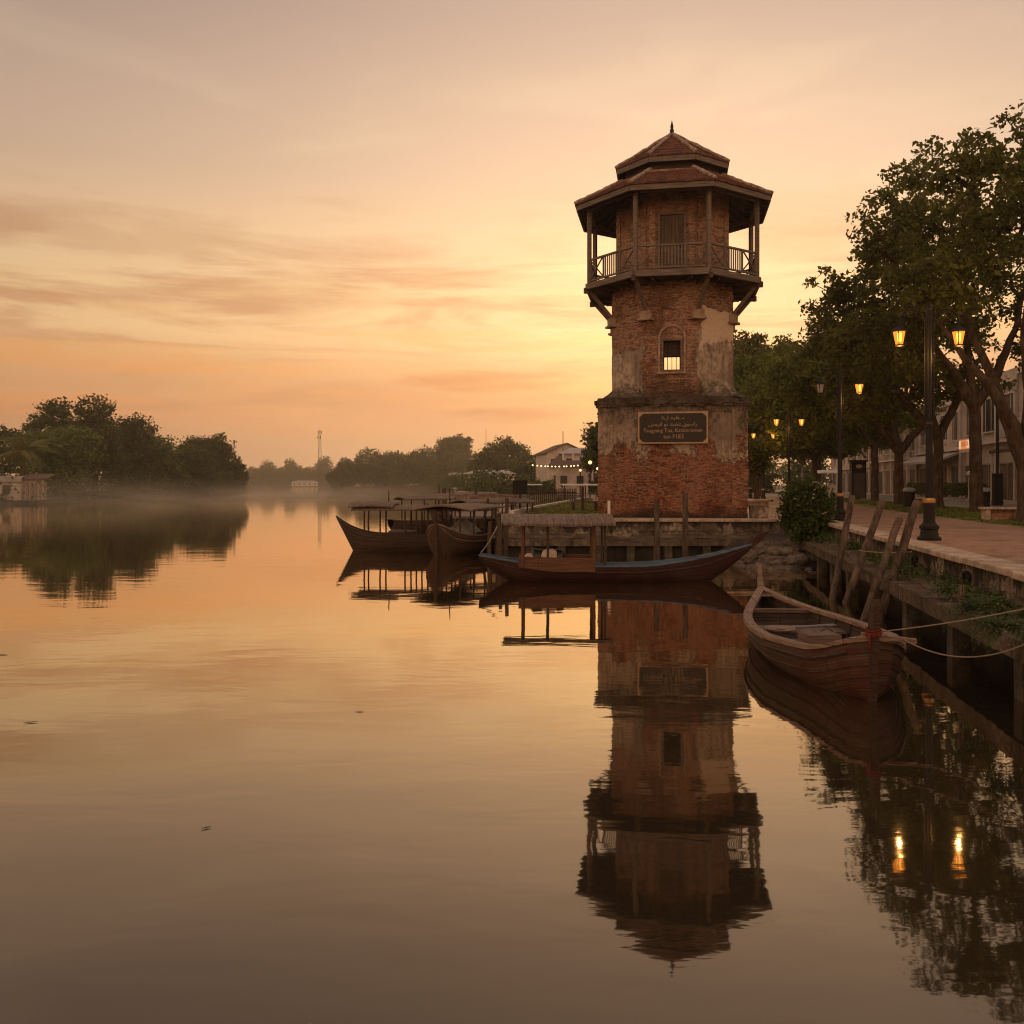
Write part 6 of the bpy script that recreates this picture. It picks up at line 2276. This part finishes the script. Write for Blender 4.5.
# string lights over the riverside walk
def string_lights(name, a, b, n, mat, sag, label, r, pole=True):
    a, b = Vector(a), Vector(b)
    t = empty(name, a, 0, label, 'string lights')
    pts = [(b - a) * (i / 24) - Vector((0, 0, sag * 4 * (i / 24) * (1 - i / 24))) for i in range(25)]
    MB().tube(pts, 0.012, 5).build('cable', MAT['metal'], t)
    rng = random.Random(n)
    for i in range(n):
        f = (i + 0.5 + rng.uniform(-0.25, 0.25)) / n
        p = (b - a) * f - Vector((0, 0, sag * 4 * f * (1 - f) + r))
        MB().lathe([(0, -r), (r * .8, -r * .6), (r, 0), (r * .8, r * .6), (0, r)], 8, p).build('bulb', MAT[mat], t)
    if pole:
        for q in (Vector((0, 0, 0)), b - a):
            MB().tube([q + Vector((0, 0, 0.1)), q - Vector((0, 0, a.z - QZ + 0.1))], 0.05, 6).build('pole', MAT['metal'], t)


MAT['bulb'] = m_emit('lit_bulb', (1.0, 0.72, 0.32, 1), 2.6)
MAT['bulb_white'] = m_emit('lit_bulb_white', (1.0, 0.80, 0.58, 1), 1.5)
string_lights('string_lights', (2.0, 95.0, 4.55), (7.4, 99.0, 4.6), 13, 'bulb', 0.15, 'row of warm bulbs strung over the riverside walk by the tower', 0.085)
string_lights('string_lights', (-9.8, 190, 4.5), (-0.6, 180, 4.3), 8, 'bulb_white', 0.2, 'row of pale bulbs strung along the far riverside', 0.14)
for (x, y, z, r), lab in zip([(6.95, 81.0, 4.4, 0.17), (7.9, 84.0, 3.9, 0.13), (6.3, 84.0, 3.75, 0.12)], ['largest round globe lamp close to the tower edge, above the walk', 'small globe lamp half hidden by the tower edge', 'small globe lamp left of the large one over the walk']):
    t = empty('globe_lamp', (x, y, QZ), 0, lab, 'lamp', 'globe lamps on the riverside walk')
    MB().lathe([(0.06, 0), (0.045, z - QZ - r)], 8).build('pole', MAT['metal'], t)
    MB().lathe([(0, -r), (r * .75, -r * .65), (r, 0), (r * .75, r * .65), (0, r)], 12, (0, 0, z - QZ)).build('globe', MAT['globe'], t)


def house(name, loc, rz, w, d, h, roof_h, wall, roof, label, gable_front=False, wins=3, over=0.5, veranda=False):
    t = empty(name, loc, rz, label, 'house')
    MB().box((0, 0, h / 2), (w, d, h)).build('wall', MAT[wall], t)
    ov = over
    r = MB()
    if gable_front:
        pts = [(-w / 2 - ov, h), (0, h + roof_h), (w / 2 + ov, h)]
        y0, y1 = -d / 2 - ov, d / 2 + ov
    else:
        pts = None
    if gable_front:
        g = MB()
        g.add([(-w / 2, -d / 2, h - 0.01), (w / 2, -d / 2, h - 0.01), (0, -d / 2, h + roof_h * 0.95), (-w / 2, d / 2, h - 0.01), (w / 2, d / 2, h - 0.01), (0, d / 2, h + roof_h * 0.95)], [(0, 1, 2), (3, 5, 4)])
        g.build('gable', MAT[wall], t)
        for s in (-1, 1):
            r.add([(0, y0, h + roof_h), (0, y1, h + roof_h), (s * (w / 2 + ov), y1, h - 0.25), (s * (w / 2 + ov), y0, h - 0.25),
                   (0, y0, h + roof_h + 0.18), (0, y1, h + roof_h + 0.18), (s * (w / 2 + ov), y1, h - 0.07), (s * (w / 2 + ov), y0, h - 0.07)],
                  [(0, 1, 2, 3), (4, 7, 6, 5), (0, 3, 7, 4), (1, 5, 6, 2), (3, 2, 6, 7)])
    else:
        r.add([(-w / 2 - ov, -d / 2 - ov, h), (w / 2 + ov, -d / 2 - ov, h), (w / 2 + ov, d / 2 + ov, h), (-w / 2 - ov, d / 2 + ov, h),
               (-w / 2 + w * .18, 0, h + roof_h), (w / 2 - w * .18, 0, h + roof_h)], [(0, 1, 5, 4), (2, 3, 4, 5), (1, 2, 5), (3, 0, 4), (0, 3, 2, 1)])
    r.build('roof', MAT[roof], t)
    for i in range(wins):
        x = -w / 2 + w * (i + 0.5) / wins
        for z in ([h * 0.5] if h < 4 else [h * 0.25, h * 0.72]):
            f = MB().box((x, -d / 2 - 0.03, z), (w / wins * 0.42, 0.10, min(1.6, h * 0.32))).build('window', MAT['dark'], t)
            MB().box((x, -d / 2 - 0.06, z - min(0.8, h * 0.16) - 0.05), (w / wins * 0.5, 0.2, 0.10)).build('sill', MAT['white'], f)
    if veranda:
        MB().box((0, -d / 2 - 1.0, h * 0.52), (w, 2.0, 0.15)).build('veranda', MAT['white'], t)
        for i in range(5):
            MB().box((-w / 2 + 0.2 + (w - 0.4) * i / 4, -d / 2 - 1.9, h * 0.5), (0.2, 0.2, h)).build('veranda_post', MAT['white'], t)
    return t


house('gabled_house', (9.6, 180, QZ), 0.15, 7.8, 12, 7.2, 1.7, 'cream', 'roof_brown', 'pale gabled house with low-pitched roof standing above the riverside trees', True, 3)
house('brown_roof_house', (11.4, 150, QZ), -0.1, 10, 9, 3.9, 2.7, 'cream', 'roof_brown', 'low house with a broad brown hipped roof before the pale gabled house', False, 4)
house('white_house', (9.3, 118, QZ), -0.1, 5.2, 8, 5.0, 0.9, 'white', 'tin', 'white two-storey house with veranda posts left of the tower', False, 3, 0.6, True)
house('boathouse', (-18.8, 345, 0.9), 0.05, 11.0, 8, 5.4, 0.5, 'white', 'tin', 'long white boathouse at the water edge before the far trees', False, 4)
for (x, z0, z1, lab) in ((-1.6 * 200 / 180, 6.0, 13.2, 'thin aerial rising from the trees right of mid river'), (15.5 * 150 / 150, 7, 12.3, 'thin aerial on the brown roofed house beside the tower')):
    Y = 250 if x < 0 else 158
    X = -26 / 910 * Y if x < 0 else 51 / 910 * Y
    o = MB().tube([(X, Y, QZ), (X, Y, 2.48 + (54 if x < 0 else 53) / 910 * Y)], 0.07, 6).build('aerial_pole', MAT['metal'])
    tag(o, lab, 'aerial')

# mooring posts standing in the water along the right bank
POSTS = [(-3.2, 48, 1.6, 'thin mooring post left of the jetty, nearest the canopy boats'), (-4.6, 62, 2.2, 'tall mooring post in the water beyond the jetty'), (-5.0, 66, 1.7, 'mooring post just behind the tall one beyond the jetty'),
         (-6.4, 84, 2.0, 'lone mooring post at mid distance off the right bank'), (-9.0, 112, 2.4, 'far mooring post off the right bank below the white string lights'), (-2.2, 55, 2.4, 'stout mooring post at the corner of the riverside walk')]
for x, y, z, lab in POSTS:
    o = MB().tube([(x, y, -1.0), (x + 0.03, y, z * 0.5), (x + 0.01, y, z)], [0.10, 0.09, 0.08], 8).build('mooring_post', MAT['timber_dark'])
    tag(o, lab, 'post', 'mooring posts off the right bank')
house('pavilion', (-4.0, 168, QZ), 0.0, 9.0, 6, 3.0, 0.8, 'white', 'tin', 'low white riverside pavilion behind the pale string lights', False, 4)
house('market_hall', (6.8, 104, QZ), -0.05, 3.6, 6, 3.2, 0.7, 'cream', 'roof_brown', 'small cream hall with brown roof against the tower edge', False, 2)

# small white boats moored far up the right bank
def far_boat(loc, rz, L, label, roof=True):
    t = empty('motor_boat', loc, rz, label, 'boat', 'far boats moored along the right bank')
    mb = MB()
    rings = []
    for i in range(11):
        u = i / 10
        b = 0.16 * L * min(1, (1 - u) / 0.4) ** 0.7 * (0.8 + 0.2 * min(1, u * 4))
        z = 0.10 * L + 0.05 * L * u * u
        x = (u - 0.5) * L
        rings.append([(x, -b * 0.7 - .01, -0.1), (x, -b - 0.01, z), (x, b + .01, z), (x, b * 0.7 + .01, -0.1)])
    mb.loft(rings)
    mb.build('hull', MAT['white'], t)
    MB().box((-0.08 * L, 0, 0.17 * L), (0.42 * L, 0.24 * L, 0.16 * L)).build('cabin', MAT['cream'], t, bevel=0.04)
    MB().box((-0.08 * L, 0, 0.265 * L), (0.5 * L, 0.28 * L, 0.03 * L)).build('cabin_roof', MAT['white'], t)
    MB().box((-0.08 * L, -0.122 * L, 0.18 * L), (0.34 * L, 0.01 * L, 0.07 * L)).build('window', MAT['dark'], t)


far_boat((-3.8, 140, 0), 0.1, 5.0, 'larger white cabin boat moored up the right bank beyond the jetty')
far_boat((-9.5, 205, 0), PI + 0.1, 6.0, 'small white cabin boat moored beneath the pale string lights')
far_boat((-42, 392, 0), 0.2, 9.0, 'white cabin boat against the dark far trees at mid river')
far_boat((-1.9, 96, 0), 0.9, 3.6, 'white cabin boat nearest the jetty, moored along the walk')
far_boat((-5.2, 118, 0), 0.15, 5.5, 'long white cabin boat between the jetty and the pale string lights')
far_boat((-8.5, 165, 0), 0.05, 6.5, 'white cabin boat lying broadside below the bushy dark tree')

# ================================================================== LEFT BANK
lb = [(-400, 90), (-70, 98), (-61, 113), (-58.5, 122), (-59, 140), (-57, 165), (-55, 178), (-60, 200), (-90, 260), (-150, 420), (-215, 760), (-400, 780)]
lbm = MB()
lbm.prism(list(lb), -2, 0.55)
rings = []
o = tag(lbm.build('left_bank', MAT['earth']), kind='structure')
fb = MB().prism([(-230, 790), (-120, 790), (60, 800), (400, 810), (400, 1200), (-500, 1200), (-500, 800)], -2, 0.6)
tag(fb.build('far_bank', MAT['earth']), kind='structure')


def blob_tree(name, loc, h, w, seed, label, leaf=0.5, n=150, lpc=34, kind='round', group=None, cat='tree', mat='leaf_far', rz=0.0):
    if kind == 'round':
        blobs = [((0, 0, h * 0.62), (w * 0.5, w * 0.5, h * 0.30), n), ((w * 0.22, 0, h * 0.80), (w * 0.26, w * 0.28, h * 0.17), n // 4), ((-w * 0.22, 0.1 * w, h * 0.74), (w * 0.26, w * 0.28, h * 0.18), n // 4),
                 ((0, -0.1 * w, h * 0.30), (w * 0.42, w * 0.42, h * 0.22), n // 3)]
        paths = fork(h * 0.28, h * 0.022, [[(-w * .15, 0, h * .5, h * .012)], [(w * .16, 0, h * .55, h * .012)], [(0, 0.1, h * .7, h * .01)]])
    elif kind == 'tall':
        blobs = [((0, 0, h * 0.80), (w * 0.36, w * 0.36, h * 0.17), n // 2), ((-w * 0.24, 0, h * 0.62), (w * 0.27, w * 0.3, h * 0.13), n // 3), ((w * 0.26, 0, h * 0.58), (w * 0.27, w * 0.3, h * 0.13), n // 3), ((0, 0, h * 0.38), (w * 0.3, w * 0.3, h * 0.16), n // 3)]
        paths = fork(h * 0.4, h * 0.02, [[(-w * .2, 0, h * .6, h * .010)], [(w * .2, 0, h * .56, h * .010)], [(0, 0.1, h * .8, h * .009)]])
    else:
        blobs = [((0, 0, h * 0.55), (w * 0.5, w * 0.5, h * 0.42), n), ((-w * .3, 0, h * .3), (w * .3, w * .4, h * .28), n // 3), ((w * .32, 0, h * .32), (w * .26, w * .4, h * .28), n // 3)]
        paths = fork(h * 0.25, h * 0.022, [[(-w * .2, 0, h * .5, h * .012)], [(w * .2, 0, h * .5, h * .012)]])
    return make_tree(name, loc, paths, blobs, seed, leaf, lpc, w * 0.075 + 0.35, (mat, 'bark'), label, cat, group, zmin=h * 0.15, tip=h * 0.0016, sides=5, rz=rz, maxr=h * 0.02, step=1.2, shell=0.38)


GLB = 'trees on the left bank'
blob_tree('riverside_tree', (-74.2, 147, 0.5), 16.4, 8.5, 201, 'tall airy tree with twin tops, left one of the pair on the left bank', kind='tall', group=GLB, n=120)
blob_tree('riverside_tree', (-67.5, 147, 0.5), 16.6, 9.0, 202, 'tall airy tree with twin tops, right one of the pair on the left bank', kind='tall', group=GLB, n=130)
blob_tree('riverside_tree', (-67.0, 134, 0.5), 10.6, 12.0, 203, 'broad bright green tree right of the palm on the left bank', kind='round', group=GLB, n=220, mat='leaf_river_light')
blob_tree('riverside_tree', (-79, 140, 0.5), 11.2, 10.0, 204, 'dark tree at the left picture edge behind the palm', kind='tall', group=GLB, n=120)
blob_tree('riverside_tree', (-68.5, 150, 0.5), 13.8, 12.0, 205, 'darkest dense tree under the tall pair on the left bank', kind='broad', group=GLB, n=230)
blob_tree('riverside_tree', (-64.0, 155, 0.5), 14.0, 8.5, 206, 'tree with a single rounded top at the middle of the left bank', kind='tall', group=GLB, n=130)
blob_tree('riverside_tree', (-62.5, 158, 0.5), 10.8, 10.0, 207, 'dense green tree leaning over the mist at the left bank middle', kind='broad', group=GLB, n=200, mat='leaf_river_light')
blob_tree('riverside_tree', (-65.0, 165, 0.5), 11.0, 9.0, 212, 'mid-height green tree bridging the two tall clumps of the left bank', kind='broad', group=GLB, n=150)
blob_tree('riverside_tree', (-58.5, 166, 0.5), 9.6, 8.0, 208, 'low dense tree dipping toward the river, second from the bank end', kind='broad', group=GLB, n=140)
blob_tree('riverside_tree', (-61.5, 182, 0.5), 12.0, 11.0, 209, 'broad hazy tree with a rough crown near the end of the left bank', kind='round', group=GLB, n=190)
blob_tree('riverside_tree', (-57.0, 182, 0.5), 9.0, 7.0, 210, 'last hazy tree at the end of the left bank over open water', kind='broad', group=GLB, n=140)
blob_tree('riverside_tree', (-55.5, 176, 0.4), 4.6, 5.0, 211, 'lowest bushy tree at the tip of the left bank', kind='broad', group=GLB, n=80)
# waterside scrub
rng = np.random.default_rng(77)
C = []
for a, b in zip(lb[1:7], lb[2:8]):
    a, b = np.array(a), np.array(b)
    L = np.linalg.norm(b - a)
    n = int(L * 5.5)
    for i in range(n):
        p = a + (b - a) * rng.uniform() + rng.normal(size=2) * 1.3 + np.array([-1.3, 0.6])
        hh = rng.uniform(0.4, 3.4)
        k = 26
        C.append(np.stack([p[0] + rng.normal(size=k) * 0.6, p[1] + rng.normal(size=k) * 0.6, 0.3 + np.abs(rng.normal(size=k)) * hh * 0.75], 1))
C = np.concatenate(C)
V, F = leaf_cards(rng, C, 0.42)
tag(np_mesh('bank_scrub', V, F, MAT['leaf_far']), 'tangled low scrub along the misty left river bank', 'scrub', None, 'stuff')
# palm
def palm(loc, h, fr, seed, label, nf=20):
    rng = random.Random(seed)
    t = empty('palm_tree', loc, 0, label, 'palm tree')
    MB().tube([(0, 0, -0.2), (0.1, 0, h * 0.5), (0.25, 0, h)], [0.22, 0.17, 0.14], 8).build('trunk', MAT['bark'], t)
    V, F = [], []
    for i in range(nf):
        a = 2 * PI * i / nf + rng.uniform(-.15, .15)
        el = rng.uniform(-0.15, 1.2)
        pts = []
        for k in range(11):
            q = k / 10
            r = fr * q * math.cos(el * (1 - q * 0.6))
            pts.append(Vector((0.25 + math.cos(a) * r, math.sin(a) * r, h + fr * (math.sin(el) * q - 0.62 * q * q))))
        side = Vector((-math.sin(a), math.cos(a), 0))
        for k in range(1, 11):
            for sub in (0, 0.5):
                b0 = pts[k - 1].lerp(pts[k], sub)
                fw = (pts[k] - pts[k - 1])
                for sg in (-1, 1):
                    l = fr * 0.24 * math.sin(PI * min(1, (k + sub) / 10.5) ** 0.7) + 0.1
                    tipv = b0 + side * sg * l * 0.8 + fw * 0.9 + Vector((0, 0, -0.45 * l))
                    m = b0.lerp(tipv, 0.5)
                    o = fw.normalized() * 0.085
                    q = len(V)
                    V += [tuple(b0), tuple(m + o), tuple(tipv), tuple(m - o)]
                    F.append((q, q + 1, q + 2, q + 3))
    np_mesh('fronds', np.array(V), np.array(F), MAT['leaf_palm'], t)


palm((-65.3, 121.5, 0.5), 6.6, 4.6, 5, 'coconut palm spreading its fronds behind the tin-roofed hut', 24)
palm((-67.6, 432, 0.8), 17.5, 4.6, 6, 'lone thin palm rising above the far dark trees', 18)
# hut
t = empty('hut', (-61.9, 113.5, 0.45), 0.25, 'small tin-roofed hut at the left bank waterside under the palm', 'hut')
MB().box((0, 0, 1.25), (5.6, 3.6, 2.5)).build('wall', MAT['cream'], t)
MB().box((-1.0, 0.3, 2.95), (4.6, 4.6, 0.14)).build('roof', MAT['tin'], t)
t_ = MB()
t_.add([(1.2, -2.3, 2.5), (4.0, -2.3, 2.6), (4.0, 2, 3.2), (1.2, 2, 3.2), (1.2, -2.3, 2.62), (4.0, -2.3, 2.72), (4.0, 2, 3.32), (1.2, 2, 3.32)], [(0, 3, 2, 1), (4, 5, 6, 7), (0, 1, 5, 4), (1, 2, 6, 5), (2, 3, 7, 6), (3, 0, 4, 7)])
t_.build('lean_to_roof', MAT['roof_brown'], t)
MB().box((-1.0, -2.05, 2.62), (4.4, 0.06, 0.66)).build('eave_board', MAT['tin'], t)
for x in (-2.0, -0.6):
    f = MB().box((x, -1.83, 1.35), (0.8, 0.08, 1.2)).build('window', MAT['dark'], t)
    MB().box((x, -1.86, 0.70), (0.95, 0.12, 0.10)).build('sill', MAT['white'], f)
for i in range(6):
    MB().box((1.3 + i * 0.5, -1.95, 1.15), (0.30, 0.08, 2.2)).build('board', MAT['grey_wood'], t)

# ================================================================== FAR WOODS
def woods(name, spots, seed, leaf, n_per, label, mat='leaf_far'):
    rng = np.random.default_rng(seed)
    C = []
    for x, y, h, w in spots:
        k = int(n_per * rng.uniform(0.8, 1.2))
        u = rng.normal(size=(k, 3))
        u /= np.linalg.norm(u, axis=1)[:, None]
        r = rng.uniform(0, 1, size=(k, 1)) ** 0.4
        p = u * r * np.array([w * 0.5, w * 0.45, h * 0.5])
        # lumpy outline
        ph = rng.uniform(0, 6.28, 3)
        p *= (1 + 0.18 * np.sin(3 * np.arctan2(p[:, 2], p[:, 0]) + ph[0]) + 0.12 * np.sin(5 * np.arctan2(p[:, 1], p[:, 0]) + ph[1]))[:, None]
        p[:, 2] += h * 0.5
        C.append(p + np.array([x, y, 0.4]))
    C = np.concatenate(C)
    V, F = leaf_cards(rng, C, leaf)
    return tag(np_mesh(name, V, F, MAT[mat]), label, 'woods', None, 'stuff')


rw = random.Random(31)
sp = [(-250 + 9 * i + rw.uniform(-4, 4), 830 + rw.uniform(-25, 90), rw.uniform(13, 22), rw.uniform(14, 26)) for i in range(44)]
sp += [(-196, 812, 24, 16), (-166, 800, 26, 17), (-150, 812, 18, 20), (-185, 804, 12, 22)]
sp += [(-262 + 3.6 * i, 806 + rw.uniform(-6, 10), rw.uniform(9, 17), rw.uniform(10, 18)) for i in range(36)]
woods('far_woods', sp, 1, 1.7, 2600, 'low hazy line of woods closing the river in the far distance')
sp = [(-150 - 3.5 * i, 430 + 9 * i, rw.uniform(12, 18), rw.uniform(12, 18)) for i in range(26)]
woods('left_woods', sp, 2, 1.2, 700, 'hazy woods behind the left bank')
sp = [(-82, 424, 8, 9), (-79, 422, 11, 9), (-76, 424, 14, 11), (-68, 418, 17, 14), (-60, 424, 18, 13), (-52, 418, 17.5, 14), (-45, 424, 19, 12), (-39, 420, 18, 12), (-31, 402, 17, 12), (-20, 385, 14, 12), (-14, 372, 12, 11)]
woods('riverside_woods', sp, 3, 0.95, 5200, 'dark mass of woods on the river bend left of the white boathouse')
blob_tree('riverside_tree', (-25.5, 400, 0.8), 24.0, 17.0, 301, 'tall domed tree standing above the woods on the river bend', leaf=0.95, n=170, lpc=40, kind='round')
blob_tree('riverside_tree', (-8.0, 258, 0.8), 11.0, 9.0, 302, 'smaller round tree between the domed tree and the bushy one', leaf=0.7, n=130, lpc=40, kind='broad')
blob_tree('riverside_tree', (-1.8, 222, 0.8), 13.2, 13.0, 303, 'wide bushy dark tree left of the pale gabled house', leaf=0.6, n=220, lpc=42, kind='broad')
blob_tree('riverside_tree', (3.4, 205, 0.8), 8.5, 9.0, 304, 'low bushy tree in front of the pale gabled house', leaf=0.55, n=130, lpc=40, kind='broad')
sp = [(1.8, 108, 2.2, 4), (4.0, 112, 2.6, 5), (-0.5, 128, 2.4, 5), (9.5, 108, 2.6, 5), (-9, 240, 4.5, 10), (-13, 262, 4.5, 10), (-17, 300, 5, 12), (2.5, 140, 3.4, 6)]
woods('walk_shrubs', sp, 8, 0.34, 1500, 'dark shrubs along the riverside walk below the string lights')
sp = []
for a_, b_ in zip(shore_right[3:8], shore_right[4:9]):
    L_ = math.hypot(b_[0] - a_[0], b_[1] - a_[1])
    for q in range(int(L_ / 5)):
        f = (q + rw.random()) / int(L_ / 5)
        sp.append((a_[0] + (b_[0] - a_[0]) * f + rw.uniform(0.5, 3.5), a_[1] + (b_[1] - a_[1]) * f, rw.uniform(1.6, 3.6) * (1 + a_[1] / 400), rw.uniform(4, 8)))
woods('bank_shrubs', sp, 9, 0.4, 420, 'low dark shrubs along the right bank far up the river')
sp = [(14 + 3.2 * i + rw.uniform(-1, 1), 122 + rw.uniform(-6, 14), rw.uniform(4.5, 8.0), rw.uniform(5, 8)) for i in range(9)]
woods('plaza_shrubs', sp, 10, 0.4, 2200, 'dark shrubbery closing the far end of the plaza behind the lamps')
# more woods behind everything on the right so that the land has no bare edge
sp = [(20 + 14 * i + rw.uniform(-4, 4), 330 + rw.uniform(-20, 40), rw.uniform(10, 15), rw.uniform(16, 24)) for i in range(24)]
woods('town_trees', sp, 4, 1.2, 700, 'hazy trees behind the shophouses')

# lattice mast
mt = empty('lattice_mast', (-148, 700, 0.6), 0.3, 'red-grey lattice radio mast on the far bank', 'mast')
lm = MB()
H_ = 43.0
for k in range(3):
    a = 2 * PI * k / 3
    lm.bar((1.9 * math.cos(a), 1.9 * math.sin(a), 0), (0.9 * math.cos(a), 0.9 * math.sin(a), H_), 0.18)
for i in range(10):
    z0, z1 = H_ * i / 10, H_ * (i + 1) / 10
    r0, r1 = 1.9 - 1.0 * i / 10, 1.9 - 1.0 * (i + 1) / 10
    for k in range(3):
        a, b = 2 * PI * k / 3, 2 * PI * (k + 1) / 3
        lm.bar((r0 * math.cos(a), r0 * math.sin(a), z0), (r1 * math.cos(b), r1 * math.sin(b), z1), 0.12)
        lm.bar((r0 * math.cos(a), r0 * math.sin(a), z0), (r0 * math.cos(b), r0 * math.sin(b), z0), 0.12)
lm.build('frame', MAT['metal'], mt)
an = MB()
for k in range(6):
    a = 2 * PI * k / 6
    an.box((1.4 * math.cos(a), 1.4 * math.sin(a), H_ - 1.2 - (k % 2) * 4), (0.6, 0.6, 2.2))
an.box((0, 0, H_ + 0.6), (0.15, 0.15, 3.0))
an.build('antennas', MAT['tarp'], mt)
house('red_roof_house', (-147, 790, 0.6), 0.0, 16, 9, 3.5, 3.0, 'cream', 'roof_brown', 'low house with a reddish roof below the lattice mast', False, 3)
house('far_white_house', (-180, 792, 0.6), 0.1, 22, 9, 3.5, 1.5, 'white', 'tin', 'long low pale house at the foot of the far woods', False, 5)

# ================================================================== FLOATING DEBRIS
for (x, y, l, rz), lab in zip([(-5.0, 9.45, 0.13, 0.3), (-1.66, 9.9, 0.09, 0.0), (-2.2, 6.55, 0.07, 0.7), (-0.95, 4.15, 0.06, 0.5), (-7.4, 13.2, 0.15, 0.1)],
                              ['thin dark twig floating nearest the left picture edge', 'short dark leaf floating in the open water below the canopy boats', 'small slanted twig floating in the middle foreground', 'pale leaf floating at the bottom of the picture', 'long dark twig floating far out on the left']):
    mb = MB()
    mb.loft([[(l * (t - 0.5), w * l * 0.16 * math.sin(PI * max(0.06, min(0.94, t))), 0.006 + (0.003 if abs(w) < .5 else 0)) for w in (-1, 0, 1)] for t in (0, .2, .4, .6, .8, 1)], closed=False)
    tag(mb.build('floating_leaf', MAT['bark' if 'pale' not in lab else 'sack'], None, (x, y, 0.002), rz), lab, 'leaf', 'debris drifting on the river')

# ================================================================== AIR
def volume(name, density, color, aniso):
    m, w = mat_new(name)
    v = w.n('ShaderNodeVolumePrincipled', {'Density': density, 'Color': color, 'Anisotropy': aniso})
    w.n('ShaderNodeOutputMaterial', {'Volume': v.outputs[0]})
    return m


HAZE_D = 0.00052
hz = MB().box((0, 540, 34), (2360, 1660, 76.0)).build('haze', volume('haze_air', HAZE_D, (1.0, 0.88, 0.74, 1), 0.62), uv=False)
tag(hz, kind='stuff')
# low mist lying on the water off the left bank: thin drifting wisps
def mist_volume():
    m, w = mat_new('mist_air')
    obj = w.n('ShaderNodeTexCoord').outputs['Object']
    sx = w.n('ShaderNodeSeparateXYZ', {0: obj})
    n1 = w.noise(w.mapv(obj, (0.05, 0.10, 0.5)), 1.0, 4.0, 0.6, 0.6)
    hgt = w.math('POWER', w.math('SUBTRACT', 1.0, w.math('DIVIDE', sx.outputs[2], 4.2), clamp=True), 2.2)
    ex = w.math('SUBTRACT', 1.0, w.math('POWER', w.math('ABSOLUTE', w.math('DIVIDE', sx.outputs[0], 66.0)), 2.0), clamp=True)
    ey = w.math('SUBTRACT', 1.0, w.math('POWER', w.math('ABSOLUTE', w.math('DIVIDE', sx.outputs[1], 44.0)), 2.0), clamp=True)
    dn = w.math('MULTIPLY', w.math('MULTIPLY', w.math('MULTIPLY', ex, ey), hgt), w.math('ADD', 0.12, w.step(n1, 0.38, 0.68)))
    v = w.n('ShaderNodeVolumePrincipled', {'Density': w.math('MULTIPLY', dn, MIST), 'Color': (1.0, 0.90, 0.78, 1), 'Anisotropy': 0.45})
    w.n('ShaderNodeOutputMaterial', {'Volume': v.outputs[0]})
    return m


ms = MB().box((0, 0, 2.1), (134, 90, 4.2)).build('mist', mist_volume(), None, (-52, 132, 0.03), 1.35, uv=False)
tag(ms, 'pale morning mist lying on the water below the left bank', 'mist', None, 'stuff')
